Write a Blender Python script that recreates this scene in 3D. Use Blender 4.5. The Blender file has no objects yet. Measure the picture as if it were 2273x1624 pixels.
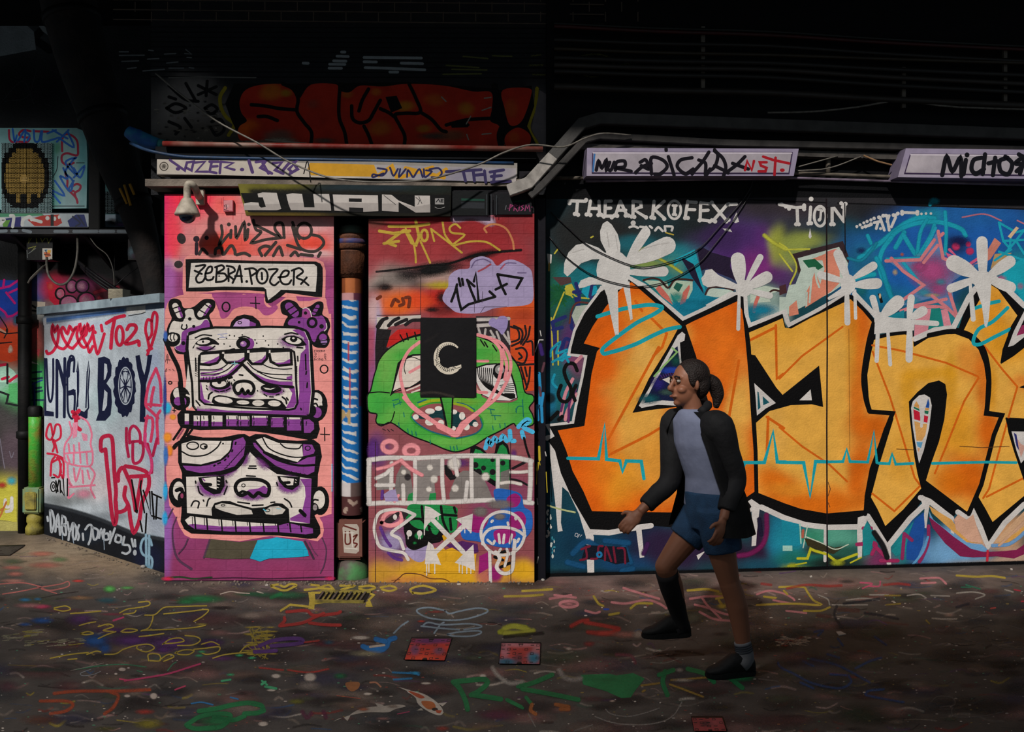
import bpy, bmesh, math, random
from mathutils import Vector, Matrix, noise
from mathutils.geometry import tessellate_polygon

# ------------------------------------------------------------ camera, world, light
SC = bpy.context.scene
COL = SC.collection
F, CX, CY = 2000.0, 1136.5, 812.0          # focal length and image centre in photo pixels
CAM = Vector((0, 0, 1.6))
cd = bpy.data.cameras.new('camera'); cd.sensor_width = 36.0; cd.lens = 36.0 * F / 2273.0
cam = bpy.data.objects.new('camera', cd); COL.objects.link(cam)
cam.location = CAM; cam.rotation_euler = (math.pi / 2, 0, 0)
SC.camera = cam
SC.view_settings.view_transform = 'Standard'; SC.view_settings.look = 'None'
SC.view_settings.gamma = 1.0; SC.view_settings.exposure = 0.0
SC.view_settings.use_curve_mapping = False
SC.cycles.max_bounces = 4; SC.cycles.diffuse_bounces = 3; SC.cycles.glossy_bounces = 2
SC.cycles.transparent_max_bounces = 24
wd = bpy.data.worlds.new('world'); SC.world = wd; wd.use_nodes = True
wd.node_tree.nodes['Background'].inputs[0].default_value = (0.75, 0.9, 1.0, 1)
wd.node_tree.nodes['Background'].inputs[1].default_value = 0.17
SLOPE = 0.84
sd = bpy.data.lights.new('daylight', 'SUN'); sd.energy = 3.45; sd.angle = math.radians(2.2); sd.color = (1.0, 0.955, 0.90)
sun = bpy.data.objects.new('daylight', sd); COL.objects.link(sun)
sun.rotation_euler = Vector((0.38, 1.0, -SLOPE)).to_track_quat('-Z', 'Y').to_euler()
def spot(loc, to, energy, ang, blend, col, rad=0.15):
    d = bpy.data.lights.new('lamp', 'SPOT'); d.energy = energy; d.spot_size = math.radians(ang); d.spot_blend = blend
    d.color = col; d.shadow_soft_size = rad
    o = bpy.data.objects.new('lamp', d); COL.objects.link(o); o.location = loc
    o.rotation_euler = (Vector(to) - Vector(loc)).to_track_quat('-Z', 'Y').to_euler(); return o
spot((-5.2, 4.6, 3.4), (-4.9, 8.7, 1.9), 330, 62, 0.9, (1.0, 0.97, 0.92))  # added unseen spot that brightens the far-left corner
spot((-2.0, 3.0, 4.6), (-1.5, 4.7, 0), 400, 86, 1.0, (1.0, 0.93, 0.86), 0.3)  # unseen spot added to lift the floor

# ------------------------------------------------------------ helpers
def lin(c):
    return c / 12.92 if c <= 0.04045 else ((c + 0.055) / 1.055) ** 2.4
_hc = {}
def hx(h):
    if not isinstance(h, str): return h
    if h not in _hc:
        s = h.lstrip('#'); _hc[h] = tuple(lin(int(s[i:i + 2], 16) / 255.0) for i in (0, 2, 4))
    return _hc[h]
def W(x, y, D):                            # photo pixel at a known distance -> point in the place
    return Vector(((x - CX) / F * D, D, 1.6 + (CY - y) / F * D))
def ND(nt, t, **k):
    n = nt.nodes.new(t)
    for a, b in k.items(): setattr(n, a, b)
    return n
def new_mat(name):
    m = bpy.data.materials.new(name); m.use_nodes = True
    return m, m.node_tree, m.node_tree.nodes['Principled BSDF']
def mat(name, col, rough=0.6, metal=0.0, dirt=0.35, scale=9.0, bump=0.15, dirtcol='#1c1815', spec=0.3, bscale=60):
    m, nt, b = new_mat(name); L = nt.links
    tc = ND(nt, 'ShaderNodeTexCoord')
    n1 = ND(nt, 'ShaderNodeTexNoise'); n1.inputs['Scale'].default_value = scale; n1.inputs['Detail'].default_value = 6
    L.new(tc.outputs['Object'], n1.inputs['Vector'])
    r = ND(nt, 'ShaderNodeValToRGB'); r.color_ramp.elements[0].position = 0.42; r.color_ramp.elements[1].position = 0.72
    r.color_ramp.elements[0].color = (0, 0, 0, 1); r.color_ramp.elements[1].color = (dirt, dirt, dirt, 1)
    L.new(n1.outputs['Fac'], r.inputs[0])
    mx = ND(nt, 'ShaderNodeMix', data_type='RGBA'); mx.inputs[6].default_value = (*hx(col), 1); mx.inputs[7].default_value = (*hx(dirtcol), 1)
    L.new(r.outputs[0], mx.inputs[0]); L.new(mx.outputs[2], b.inputs['Base Color'])
    b.inputs['Roughness'].default_value = rough; b.inputs['Metallic'].default_value = metal
    b.inputs['Specular IOR Level'].default_value = spec
    if bump:
        n2 = ND(nt, 'ShaderNodeTexNoise'); n2.inputs['Scale'].default_value = bscale; n2.inputs['Detail'].default_value = 4
        L.new(tc.outputs['Object'], n2.inputs['Vector'])
        bp = ND(nt, 'ShaderNodeBump'); bp.inputs['Strength'].default_value = bump; bp.inputs['Distance'].default_value = 0.01
        L.new(n2.outputs['Fac'], bp.inputs['Height']); L.new(bp.outputs[0], b.inputs['Normal'])
    return m
def paint_mats(name, brick=False, rough=0.6, bump=0.35, bscale=45, grain=0.12, spec=0.1, bw=0.23, bh=0.078):
    """Paint on masonry: an opaque coat and a sprayed coat, coloured per stroke."""
    out = []
    for soft in (0, 1):
        m, nt, b = new_mat(name + ('_spray' if soft else '_coat')); L = nt.links
        at = ND(nt, 'ShaderNodeAttribute', attribute_name='Col')
        tc = ND(nt, 'ShaderNodeTexCoord')
        n1 = ND(nt, 'ShaderNodeTexNoise'); n1.inputs['Scale'].default_value = 7; n1.inputs['Detail'].default_value = 8; n1.inputs['Roughness'].default_value = 0.7
        L.new(tc.outputs['Object'], n1.inputs['Vector'])
        mr = ND(nt, 'ShaderNodeMapRange'); mr.inputs[1].default_value = 0.3; mr.inputs[2].default_value = 0.7
        mr.inputs[3].default_value = 1 - grain * 1.6; mr.inputs[4].default_value = 1 + grain
        L.new(n1.outputs['Fac'], mr.inputs[0])
        sc = ND(nt, 'ShaderNodeVectorMath', operation='SCALE'); L.new(at.outputs['Color'], sc.inputs[0]); L.new(mr.outputs[0], sc.inputs['Scale'])
        colout = sc.outputs[0]
        n2 = ND(nt, 'ShaderNodeTexNoise'); n2.inputs['Scale'].default_value = bscale; n2.inputs['Detail'].default_value = 5
        L.new(tc.outputs['Object'], n2.inputs['Vector'])
        h = n2.outputs['Fac']
        if brick:
            br = ND(nt, 'ShaderNodeTexBrick'); br.inputs['Scale'].default_value = 1.0
            br.inputs['Brick Width'].default_value = bw; br.inputs['Row Height'].default_value = bh
            br.inputs['Mortar Size'].default_value = 0.004; br.inputs['Mortar Smooth'].default_value = 0.6
            L.new(tc.outputs['Object'], br.inputs['Vector'])
            ad = ND(nt, 'ShaderNodeMath', operation='MULTIPLY_ADD'); ad.inputs[1].default_value = -0.7
            L.new(br.outputs['Fac'], ad.inputs[0]); L.new(h, ad.inputs[2]); h = ad.outputs[0]
            dm = ND(nt, 'ShaderNodeMath', operation='MULTIPLY_ADD'); dm.inputs[1].default_value = -0.10; dm.inputs[2].default_value = 1.0
            L.new(br.outputs['Fac'], dm.inputs[0])
            s2 = ND(nt, 'ShaderNodeVectorMath', operation='SCALE'); L.new(colout, s2.inputs[0]); L.new(dm.outputs[0], s2.inputs['Scale']); colout = s2.outputs[0]
        L.new(colout, b.inputs['Base Color'])
        bp = ND(nt, 'ShaderNodeBump'); bp.inputs['Strength'].default_value = bump; bp.inputs['Distance'].default_value = 0.006
        L.new(h, bp.inputs['Height']); L.new(bp.outputs[0], b.inputs['Normal'])
        b.inputs['Roughness'].default_value = rough; b.inputs['Specular IOR Level'].default_value = spec
        if soft:
            n3 = ND(nt, 'ShaderNodeTexNoise'); n3.inputs['Scale'].default_value = 130; n3.inputs['Detail'].default_value = 3
            L.new(tc.outputs['Object'], n3.inputs['Vector'])
            a1 = ND(nt, 'ShaderNodeMath', operation='SUBTRACT'); a1.inputs[0].default_value = 1.0; L.new(at.outputs['Alpha'], a1.inputs[1])
            a2 = ND(nt, 'ShaderNodeMath', operation='MULTIPLY'); L.new(a1.outputs[0], a2.inputs[0]); L.new(at.outputs['Alpha'], a2.inputs[1])
            a3 = ND(nt, 'ShaderNodeMath', operation='SUBTRACT'); L.new(n3.outputs['Fac'], a3.inputs[0]); a3.inputs[1].default_value = 0.5
            a4 = ND(nt, 'ShaderNodeMath', operation='MULTIPLY'); L.new(a2.outputs[0], a4.inputs[0]); L.new(a3.outputs[0], a4.inputs[1])
            a5 = ND(nt, 'ShaderNodeMath', operation='MULTIPLY_ADD', use_clamp=True); a5.inputs[1].default_value = 5.0
            L.new(a4.outputs[0], a5.inputs[0]); L.new(at.outputs['Alpha'], a5.inputs[2])
            tr = ND(nt, 'ShaderNodeBsdfTransparent'); ms = ND(nt, 'ShaderNodeMixShader')
            L.new(a5.outputs[0], ms.inputs[0]); L.new(tr.outputs[0], ms.inputs[1]); L.new(b.outputs[0], ms.inputs[2])
            L.new(ms.outputs[0], nt.nodes['Material Output'].inputs['Surface'])
        out.append(m)
    return out

def tag(o, label=None, cat=None, group=None, kind=None):
    for k, v in (('label', label), ('category', cat), ('group', group), ('kind', kind)):
        if v: o[k] = v
    return o
def empty(name, loc, label=None, cat=None, group=None, rz=0):
    o = bpy.data.objects.new(name, None); COL.objects.link(o); o.location = loc; o.rotation_euler[2] = rz
    o.empty_display_size = 0.05
    return tag(o, label, cat, group)
def link(name, me, parent=None):
    o = bpy.data.objects.new(name, me); COL.objects.link(o)
    if parent: o.parent = parent
    return o
def bm_obj(name, bm, m, parent=None, smooth=False, bevel=0.0):
    """bmesh in the parent's space (or world space when there is no parent) -> one object"""
    if bevel:
        bmesh.ops.bevel(bm, geom=bm.edges[:], offset=bevel, segments=2, affect='EDGES', clamp_overlap=True)
    bmesh.ops.recalc_face_normals(bm, faces=bm.faces[:])
    me = bpy.data.meshes.new(name)
    if not parent:                         # put the origin at the base of the thing
        xs = [v.co for v in bm.verts]
        c = Vector(((min(p.x for p in xs) + max(p.x for p in xs)) / 2, (min(p.y for p in xs) + max(p.y for p in xs)) / 2, min(p.z for p in xs)))
        for v in bm.verts: v.co -= c
    bm.to_mesh(me); bm.free()
    if smooth:
        me.polygons.foreach_set('use_smooth', [True] * len(me.polygons))
    for mm in (m if isinstance(m, (list, tuple)) else [m]): me.materials.append(mm)
    o = link(name, me, parent)
    if not parent: o.location = c
    return o
def box(bm, x0, x1, y0, y1, z0, z1, mi=0):
    vs = [bm.verts.new((x, y, z)) for x in (x0, x1) for y in (y0, y1) for z in (z0, z1)]
    for f in ((0, 1, 3, 2), (4, 6, 7, 5), (0, 4, 5, 1), (2, 3, 7, 6), (0, 2, 6, 4), (1, 5, 7, 3)):
        bm.faces.new([vs[i] for i in f]).material_index = mi
    return vs
def prism(bm, pts, d, mi=0):
    """closed outline (list of 3D points) pushed along d"""
    d = Vector(d); a = [bm.verts.new(p) for p in pts]; b = [bm.verts.new(Vector(p) + d) for p in pts]
    bm.faces.new(a).material_index = mi; bm.faces.new(b[::-1]).material_index = mi
    n = len(a)
    for i in range(n): bm.faces.new((a[i], b[i], b[(i + 1) % n], a[(i + 1) % n])).material_index = mi
def crom(P, closed=False, n=5):
    P = [Vector(p) for p in P]; m = len(P)
    if m < 3: return P
    out = []
    for i in range(m if closed else m - 1):
        p1, p2 = P[i], P[(i + 1) % m]
        p0 = P[i - 1] if (i or closed) else p1 * 2 - p2
        p3 = P[(i + 2) % m] if (closed or i + 2 < m) else p2 * 2 - p1
        for k in range(n):
            t = k / n
            out.append(0.5 * ((2 * p1) + (p2 - p0) * t + (2 * p0 - 5 * p1 + 4 * p2 - p3) * t * t + (3 * p1 - p0 - 3 * p2 + p3) * t ** 3))
    if not closed: out.append(P[-1])
    return out
def tube(bm, P, r, seg=10, mi=0, smooth=4, caps=True):
    P = [Vector(p) for p in P]
    R = r if isinstance(r, (list, tuple)) else None
    if smooth and len(P) > 2:
        Q = crom(P, n=smooth)
        if R: R = [R[min(i // smooth, len(R) - 1)] + (R[min(i // smooth + 1, len(R) - 1)] - R[min(i // smooth, len(R) - 1)]) * (i % smooth) / smooth for i in range(len(Q))]
        P = Q
    rings = []; up = None
    for i, p in enumerate(P):
        t = (P[min(i + 1, len(P) - 1)] - P[max(i - 1, 0)]).normalized()
        if up is None: up = t.orthogonal().normalized()
        up = (up - t * up.dot(t)); up = up.normalized() if up.length > 1e-6 else t.orthogonal().normalized()
        s = t.cross(up); rr = R[i] if R else r
        rings.append([bm.verts.new(p + (up * math.cos(a) + s * math.sin(a)) * rr) for a in (2 * math.pi * k / seg for k in range(seg))])
    for a, b in zip(rings, rings[1:]):
        for k in range(seg):
            bm.faces.new((a[k], a[(k + 1) % seg], b[(k + 1) % seg], b[k])).material_index = mi
    if caps:
        bm.faces.new(rings[0][::-1]).material_index = mi; bm.faces.new(rings[-1]).material_index = mi
def lathe(bm, prof, c=(0, 0, 0), seg=28, mi=0, axis=None):
    """profile [(r, h)] about z (or about axis, a rotation matrix) through c"""
    c = Vector(c); rings = []
    for r, h in prof:
        ring = []
        for k in range(seg):
            a = 2 * math.pi * k / seg; v = Vector((r * math.cos(a), r * math.sin(a), h))
            ring.append(bm.verts.new(c + (axis @ v if axis else v)))
        rings.append(ring)
    for a, b in zip(rings, rings[1:]):
        for k in range(seg): bm.faces.new((a[k], a[(k + 1) % seg], b[(k + 1) % seg], b[k])).material_index = mi
    bm.faces.new(rings[0][::-1]).material_index = mi; bm.faces.new(rings[-1]).material_index = mi
def pp(s):
    """'x,y x,y' -> list of pairs"""
    if not isinstance(s, str): return list(s)
    return [tuple(float(v) for v in t.split(',')) for t in s.split()]

# ------------------------------------------------------------ painted surfaces
class Surf:
    """A flat face in the place (origin O, axes U, V, outward N) that takes coats of paint.
    Strokes are given where the photo shows them and are carried onto the face."""
    STEP = 4e-5
    def __init__(s, O, U, V):
        s.O, s.U, s.V = Vector(O), Vector(U).normalized(), Vector(V).normalized()
        s.N = s.U.cross(s.V).normalized()
        s.v, s.c, s.f, s.mi = [], [], [], []
        s.lev = {}; s.cell = 0.05; s.q = (0, 0, 1.0); s.base = 0.0
    def view(s, ox, oy, k=1.0): s.q = (ox, oy, k); return s
    def px(s, p): return (s.q[0] + p[0] / s.q[2], s.q[1] + p[1] / s.q[2])
    def loc(s, x, y):
        d = Vector(((x - CX) / F, 1.0, (CY - y) / F))
        t = (s.O - CAM).dot(s.N) / d.dot(s.N)
        r = CAM + d * t - s.O
        return r.dot(s.U), r.dot(s.V)
    def put(s, P, cols, tris, soft):
        """P in photo pixels"""
        Q = [s.loc(*p) for p in P]
        cells = set(); c = s.cell
        for t in tris:
            xs = [Q[i][0] for i in t]; ys = [Q[i][1] for i in t]
            for a in range(int(min(xs) // c), int(max(xs) // c) + 1):
                for b in range(int(min(ys) // c), int(max(ys) // c) + 1): cells.add((a, b))
        l = 1 + max((s.lev.get(k, 0) for k in cells), default=0)
        for k in cells: s.lev[k] = l
        n0 = len(s.v); z = s.base + l * s.STEP
        s.v += [(q[0], q[1], z) for q in Q]; s.c += cols
        for t in tris:
            a, b, d = (Q[i] for i in t)
            ar = (b[0] - a[0]) * (d[1] - a[1]) - (b[1] - a[1]) * (d[0] - a[0])
            if abs(ar) < 1e-12: continue
            s.f.append(tuple(n0 + i for i in (t if ar > 0 else (t[0], t[2], t[1])))); s.mi.append(1 if soft else 0)
    def fill(s, col, pts, sm=0, closed=True, sub=None, a=1.0):
        pts = pp(pts)
        if sm: pts = [(p[0], p[1]) for p in crom([Vector((x, y, 0)) for x, y in pts], True, 5)]
        P = [s.px(p) for p in pts]
        tris = [tuple(t) for t in tessellate_polygon([[Vector((x, y, 0)) for x, y in P]])]
        if callable(col):
            P = list(P); mid = {}; st = tris; tris = []
            while st:
                t = st.pop(); e = [((P[t[i]][0] - P[t[(i + 1) % 3]][0]) ** 2 + (P[t[i]][1] - P[t[(i + 1) % 3]][1]) ** 2, i) for i in range(3)]
                m, i = max(e)
                if m <= sub * sub: tris.append(t); continue
                A, B, C = t[i], t[(i + 1) % 3], t[(i + 2) % 3]
                k = (min(A, B), max(A, B))
                if k not in mid:
                    mid[k] = len(P); P.append(((P[A][0] + P[B][0]) / 2, (P[A][1] + P[B][1]) / 2))
                M = mid[k]; st += [(A, M, C), (M, B, C)]
            cols = [(*col(x, y), 1.0) for x, y in P]
        else: cols = [(*hx(col), a)] * len(P)
        s.put(P, cols, tris, a < 1.0); return s
    def line(s, col, w, pts, sm=1, soft=0.0, a=1.0, closed=False, taper=None, butt=False):
        pts = pp(pts)
        P = [Vector((*s.px(p), 0)) for p in pts]; hw = w / s.q[2] / 2
        if len(P) == 1: P = [P[0], P[0] + Vector((0.01, 0, 0))]
        if closed and not sm: P.append(P[0])
        if sm and len(P) > 2:
            P = crom(P, closed, 5)
            if closed: P.append(P[0])
        n = len(P); c3 = hx(col); V, Cc, T = [], [], []
        prof = [(-1, 0), (-(1 - soft), a), (1 - soft, a), (1, 0)] if soft else [(-1, a), (1, a)]
        m = len(prof); nor = []
        for i in range(n):
            d1 = (P[i] - P[i - 1]) if i else (P[1] - P[0]); d2 = (P[i + 1] - P[i]) if i < n - 1 else d1
            d1 = d1.normalized() if d1.length > 1e-9 else d2.normalized(); d2 = d2.normalized() if d2.length > 1e-9 else d1
            t = d1 + d2; t = t.normalized() if t.length > 1e-3 else d1
            k = min(1.0 / max(t.dot(d1), 0.25), 1.7)
            nor.append((Vector((-t.y, t.x, 0)), k, t))
        for i in range(n):
            h = hw * (1 if taper is None else taper[0] + (taper[1] - taper[0]) * i / (n - 1))
            for o, al in prof:
                q = P[i] + nor[i][0] * (o * h * nor[i][1]); V.append((q.x, q.y)); Cc.append((*c3, al))
        for i in range(n - 1):
            for j in range(m - 1):
                A = i * m + j; T += [(A, A + 1, A + m), (A + 1, A + m + 1, A + m)]
        if not closed and not butt:
            for i, sg in ((0, -1), (n - 1, 1)):
                h = hw * (1 if taper is None else taper[0 if i == 0 else 1])
                if h < 0.3: continue
                N_, _, t = nor[i]; c0 = len(V); V.append((P[i].x, P[i].y)); Cc.append((*c3, a)); K = 6
                rg = [1 - soft, 1] if soft else [1]
                for r in rg:
                    for k in range(K + 1):
                        an = math.pi * k / K; q = P[i] + (N_ * math.cos(an) + t * sg * math.sin(an)) * (h * r)
                        V.append((q.x, q.y)); Cc.append((*c3, 0.0 if (soft and r == 1) else a))
                for k in range(K): T.append((c0, c0 + 1 + k, c0 + 2 + k))
                if soft:
                    b = c0 + 1 + K + 1
                    for k in range(K): T += [(c0 + 1 + k, b + k, b + k + 1), (c0 + 1 + k, b + k + 1, c0 + 2 + k)]
        s.put(V, Cc, T, bool(soft) or a < 1.0); return s
    def blob(s, col, x, y, rx, ry=None, a=1.0, rot=0.0, core=0.25):
        """sprayed patch that fades to nothing"""
        ry = rx if ry is None else ry; n = 18; c3 = hx(col); V, Cc = [s.px((x, y))], [(*c3, a)]
        co, si = math.cos(math.radians(rot)), math.sin(math.radians(rot))
        rs = ((core, a), (core + (1 - core) * 0.45, a * 0.5), (1.0, 0.0))
        for r, al in rs:
            for k in range(n):
                an = 2 * math.pi * k / n; u, w_ = r * rx * math.cos(an), r * ry * math.sin(an)
                V.append(s.px((x + u * co - w_ * si, y + u * si + w_ * co))); Cc.append((*c3, al))
        T = [(0, 1 + k, 1 + (k + 1) % n) for k in range(n)]
        for g in range(2):
            for k in range(n):
                A, B = 1 + g * n + k, 1 + g * n + (k + 1) % n; T += [(A, A + n, B), (B, A + n, B + n)]
        s.put(V, Cc, T, True); return s
    def dot(s, col, x, y, rx, ry=None, rot=0.0, n=18):
        ry = rx if ry is None else ry; co, si = math.cos(math.radians(rot)), math.sin(math.radians(rot))
        return s.fill(col, [(x + rx * math.cos(t) * co - ry * math.sin(t) * si, y + rx * math.cos(t) * si + ry * math.sin(t) * co) for t in (2 * math.pi * k / n for k in range(n))])
    def ring(s, col, w, x, y, rx, ry=None, soft=0.0, a=1.0, n=16):
        ry = rx if ry is None else ry
        return s.line(col, w, [(x + rx * math.cos(2 * math.pi * k / n), y + ry * math.sin(2 * math.pi * k / n)) for k in range(n)], 1, soft, a, closed=True)
    def petal(s, col, x0, y0, x1, y1, w, b=0.35):
        """stroke that swells from a thin root to a round tip"""
        d = Vector((x1 - x0, y1 - y0, 0)); L = d.length; d /= L; n = Vector((-d.y, d.x, 0)); h = w / 2
        o = []
        for k in range(11):
            t = k / 10; r = h * (b + (1 - b) * math.sin(min(t / 0.8, 1) * math.pi / 2))
            o.append((t * (L - h), r))
        pts = [(x0 + d.x * t + n.x * r, y0 + d.y * t + n.y * r) for t, r in o]
        c = (x0 + d.x * (L - h), y0 + d.y * (L - h))
        pts += [(c[0] + h * (n.x * math.cos(a) + d.x * math.sin(a)), c[1] + h * (n.y * math.cos(a) + d.y * math.sin(a))) for a in (math.pi * k / 8 for k in range(1, 8))]
        pts += [(x0 + d.x * t - n.x * r, y0 + d.y * t - n.y * r) for t, r in o[::-1]]
        return s.fill(col, pts)
    def many(s, col, w, txt, sm=1, soft=0.0, a=1.0):
        for t in txt.split('|'): s.line(col, w, t.strip(), sm, soft, a)
        return s
    def solid(s, u0, u1, v0, v1, th, col):
        """the masonry behind the face, as a box"""
        n0 = len(s.v)
        s.v += [(u, v, z) for u in (u0, u1) for v in (v0, v1) for z in (-th, 0)]; s.c += [(*hx(col), 1.0)] * 8
        s.f += [tuple(n0 + i for i in f) for f in ((0, 1, 3, 2), (4, 6, 7, 5), (0, 4, 5, 1), (2, 3, 7, 6), (0, 2, 6, 4), (1, 5, 7, 3))]
        s.mi += [0] * 6; return s
    def build(s, name, mats, parent=None, kind=None):
        me = bpy.data.meshes.new(name); me.from_pydata(s.v, [], s.f); me.update()
        ca = me.color_attributes.new('Col', 'FLOAT_COLOR', 'POINT')
        ca.data.foreach_set('color', [x for c in s.c for x in c])
        for m in mats: me.materials.append(m)
        me.polygons.foreach_set('material_index', s.mi)
        o = link(name, me, parent)
        M = Matrix((s.U, s.V, s.N)).transposed().to_4x4(); M.translation = s.O
        o.matrix_world = M if not parent else parent.matrix_world.inverted() @ M
        if parent: o.matrix_basis = parent.matrix_basis.inverted() @ M
        if kind: o['kind'] = kind
        return o
def gradient(base, blobs, nz=0.0, ns=0.02):
    """colour of a sprayed ground: base colour with patches (x, y, rx, ry, colour, strength) laid over it in turn"""
    B = [(x, y, rx, ry, hx(c), a) for x, y, rx, ry, c, a in blobs]
    def f(x, y):
        c = hx(base) if not callable(base) else base(x, y)
        wx = noise.noise(Vector((x * 0.018, y * 0.018, 3.1))) * 1.0; wy = noise.noise(Vector((x * 0.018, y * 0.018, 9.7)))
        for bx, by, rx, ry, bc, a in B:
            d = ((x + wx * rx * 0.35 - bx) / rx) ** 2 + ((y + wy * ry * 0.35 - by) / ry) ** 2
            if d < 4:
                k = a * math.exp(-d * d * 0.9); c = tuple(p + (q - p) * k for p, q in zip(c, bc))
        if nz:
            g = 1 + nz * noise.noise(Vector((x * ns, y * ns, 1.0)))
            c = tuple(max(0, p * g) for p in c)
        return c
    return f
# ------------------------------------------------------------ the setting: shell
K = '#0b0a0b'; WH = '#cbc3bb'
M_SOOT_SHADE = mat('sooty_masonry', '#17181a', 0.9, dirt=0.5, dirtcol='#0a0a0b', scale=3, bump=0.5, bscale=25, spec=.1)
M_BLACK = mat('black_painted_metal', '#0a0a0b', 0.6, spec=.15, dirt=0.5, dirtcol='#1a1816', scale=12)
M_CABLE = mat('black_cable', '#16151a', 0.45, dirt=0.5, dirtcol='#37322c', scale=30, bump=0)
M_GREYCABLE = mat('grey_cable', '#6f6a62', 0.5, dirt=0.6, dirtcol='#2c2824', scale=30, bump=0)
M_STEEL = mat('dirty_steel', '#5e564c', 0.5, dirt=0.7, dirtcol='#211d19', scale=14)
def struct(name, bm, m):
    o = bm_obj(name, bm, m); o['kind'] = 'structure'; return o
bm = bmesh.new(); box(bm, -9, 9, -4, -0.85, 4.9, 5.1)      # unseen ceiling; its slot is shaped to aim daylight at the walls
prism(bm, [(-9, 4.75, 4.9), (-1.0, 4.75, 4.9), (9, 5.85, 4.9), (9, 10.5, 4.9), (-9, 10.5, 4.9)], (0, 0, .2))
struct('ceiling', bm, M_SOOT_SHADE)
bm = bmesh.new()                               # unseen blades, added ever wider apart, to fade the light across the floor
for k in range(15):
    y = -0.85 + k * 0.095; w = 0.093 * (1 - (k + .5) / 15); box(bm, -9, 9, y, y + w, 4.92, 4.94)
struct('trim_2', bm, M_SOOT_SHADE)
Z = (0, 0, 1)
D1, D2, DR, DA, DH = 6.70, 6.66, 7.15, 8.75, 6.86
PIER = paint_mats('pier_paint', brick=True, bump=0.45)
PLAIN = paint_mats('wall_paint', bump=0.5, bscale=70)
ROUGHP = paint_mats('render_paint', bump=0.9, bscale=50, grain=0.14)

# recess behind the drain pipe
bm = bmesh.new(); box(bm, -1.42, 0.4, DR, DR + 0.2, 0, 3.0); struct('wall_recess', bm, M_SOOT_SHADE)  # dark coat stands in for the shade inside the recess

# ------------------------------------------------------------ pier with the two-faced creature
x0 = W(365, 0, D1).x; x1 = W(741, 0, D1).x
S = Surf((x0, D1, 0), (1, 0, 0), Z); S.solid(0, x1 - x0, 0, 2.89, 0.42, '#1c1518')
base = gradient('#8c3c6c', [
    (560, 470, 330, 105, '#dd8a88', 1), (560, 545, 330, 30, '#d98682', .9),
    (375, 430, 120, 60, '#ea3c58', 1), (366, 470, 26, 130, '#e0206c', 1), (384, 520, 18, 70, '#e8404f', .9), (420, 435, 60, 22, '#ee3049', .9), (500, 455, 30, 22, '#ea5c56', .8),
    (480, 545, 40, 22, '#e2412f', .9), (520, 538, 45, 28, '#e0402e', .8), (690, 540, 50, 22, '#e04432', .95), (580, 560, 40, 16, '#df4a3a', .6), (640, 545, 35, 14, '#de5a48', .6),
    (610, 500, 70, 14, '#d89a98', .6), (690, 500, 50, 16, '#d4a5a6', .6), (700, 562, 40, 8, '#d8b5b5', .8), (380, 585, 22, 12, '#c9b0a6', .8), (400, 590, 30, 14, '#c98a90', .7),
    (372, 640, 18, 70, '#a05aa0', .9), (372, 750, 12, 90, '#b070a8', .4),
    (550, 1250, 260, 70, '#7f345c', 1), (420, 1270, 70, 40, '#84325a', .7), (640, 1275, 90, 22, '#842f58', .7), (370, 1180, 14, 90, '#8a5aa8', .8)], 0.06)  # magenta paint, darkened toward the foot to imitate the light falling off
S.view(0, 0); S.fill(base, '365,431 741,431 741,1287.5 365,1287.5', sub=9)
# salmon halo round the speech bubble and the faces
SAL = '#d98a84'
S.fill(SAL, '405,640 406,590 410,572 424,563 480,564 560,567 630,568 700,573 718,582 723,600 722,665 716,668 700,660 640,660 600,654 560,650 500,648 440,650 408,656')
S.fill(SAL, '366,690 372,672 380,662 400,655 430,650 470,652 486,690 494,704 504,704 508,682 520,664 540,652 590,660 596,676 604,681 614,676 640,655 670,655 700,662 722,660 735,690 737,800 737,960 736,1140 709,1148 716,1160 719,1176 716,1190 705,1201 680,1196 640,1193 600,1189 532,1201 470,1196 424,1194 410,1187 398,1168 391,1148 376,1122 370,1070 366,1000', )
S.fill('#9f477c', '471,654 507,655 548,653 582,652 587,673 597,682 613,677 616,685 603,697 586,699 571,685 544,680 519,686 505,703 490,705 484,676', sm=1)
S.fill('#9f477c', '657,657 714,661 686,668 661,668'); S.fill('#9f477c', '723,644 740,640 740,696 730,696 725,672')
# dark tags at the top
S.view(350, 400, 5.412); G = '#3b3330'
S.many(G, 36, '765,545 775,650 738,785 840,665 880,640|882,600 876,690|935,555 950,690 1040,505 1048,705 1075,690|1085,590 1075,690|1150,480 1180,590 1240,625 1125,750 1300,712 1490,690|1190,545 1300,600 1470,680 1410,590 1425,520 1500,525 1520,690|1620,505 1660,610 1700,700|1835,650 1950,680 1995,760 1900,850 1760,840 1680,760 1620,560')
S.dot(G, 855, 530, 24); S.dot(G, 1096, 530, 22); S.ring(G, 36, 1760, 605, 88, 92)
S.many(G, 38, '500,885 540,825 595,880|690,885 700,825 760,812 785,890|800,885 880,785 925,840 930,885|950,895 1040,875 1105,905|1250,905 1220,830 1290,790 1360,805|1290,900 1420,745|1390,905 1460,800 1500,900|1560,780 1720,830|1600,905 1650,860 1690,905|1930,915 1955,870|1720,890 1860,905')
S.dot('#332b2c', 285, 700, 52, 66, -20); S.dot('#332b2c', 250, 1010, 52, 46); S.dot('#2a1f28', 465, 705, 38); S.dot('#2a1f28', 588, 690, 26); S.line('#2a1f28', 44, '468,760 466,880')
S.many('#c0404c', 7, '510,330 510,470|620,220 620,330|770,220 770,300|905,300 905,470|790,200 790,250')
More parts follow.
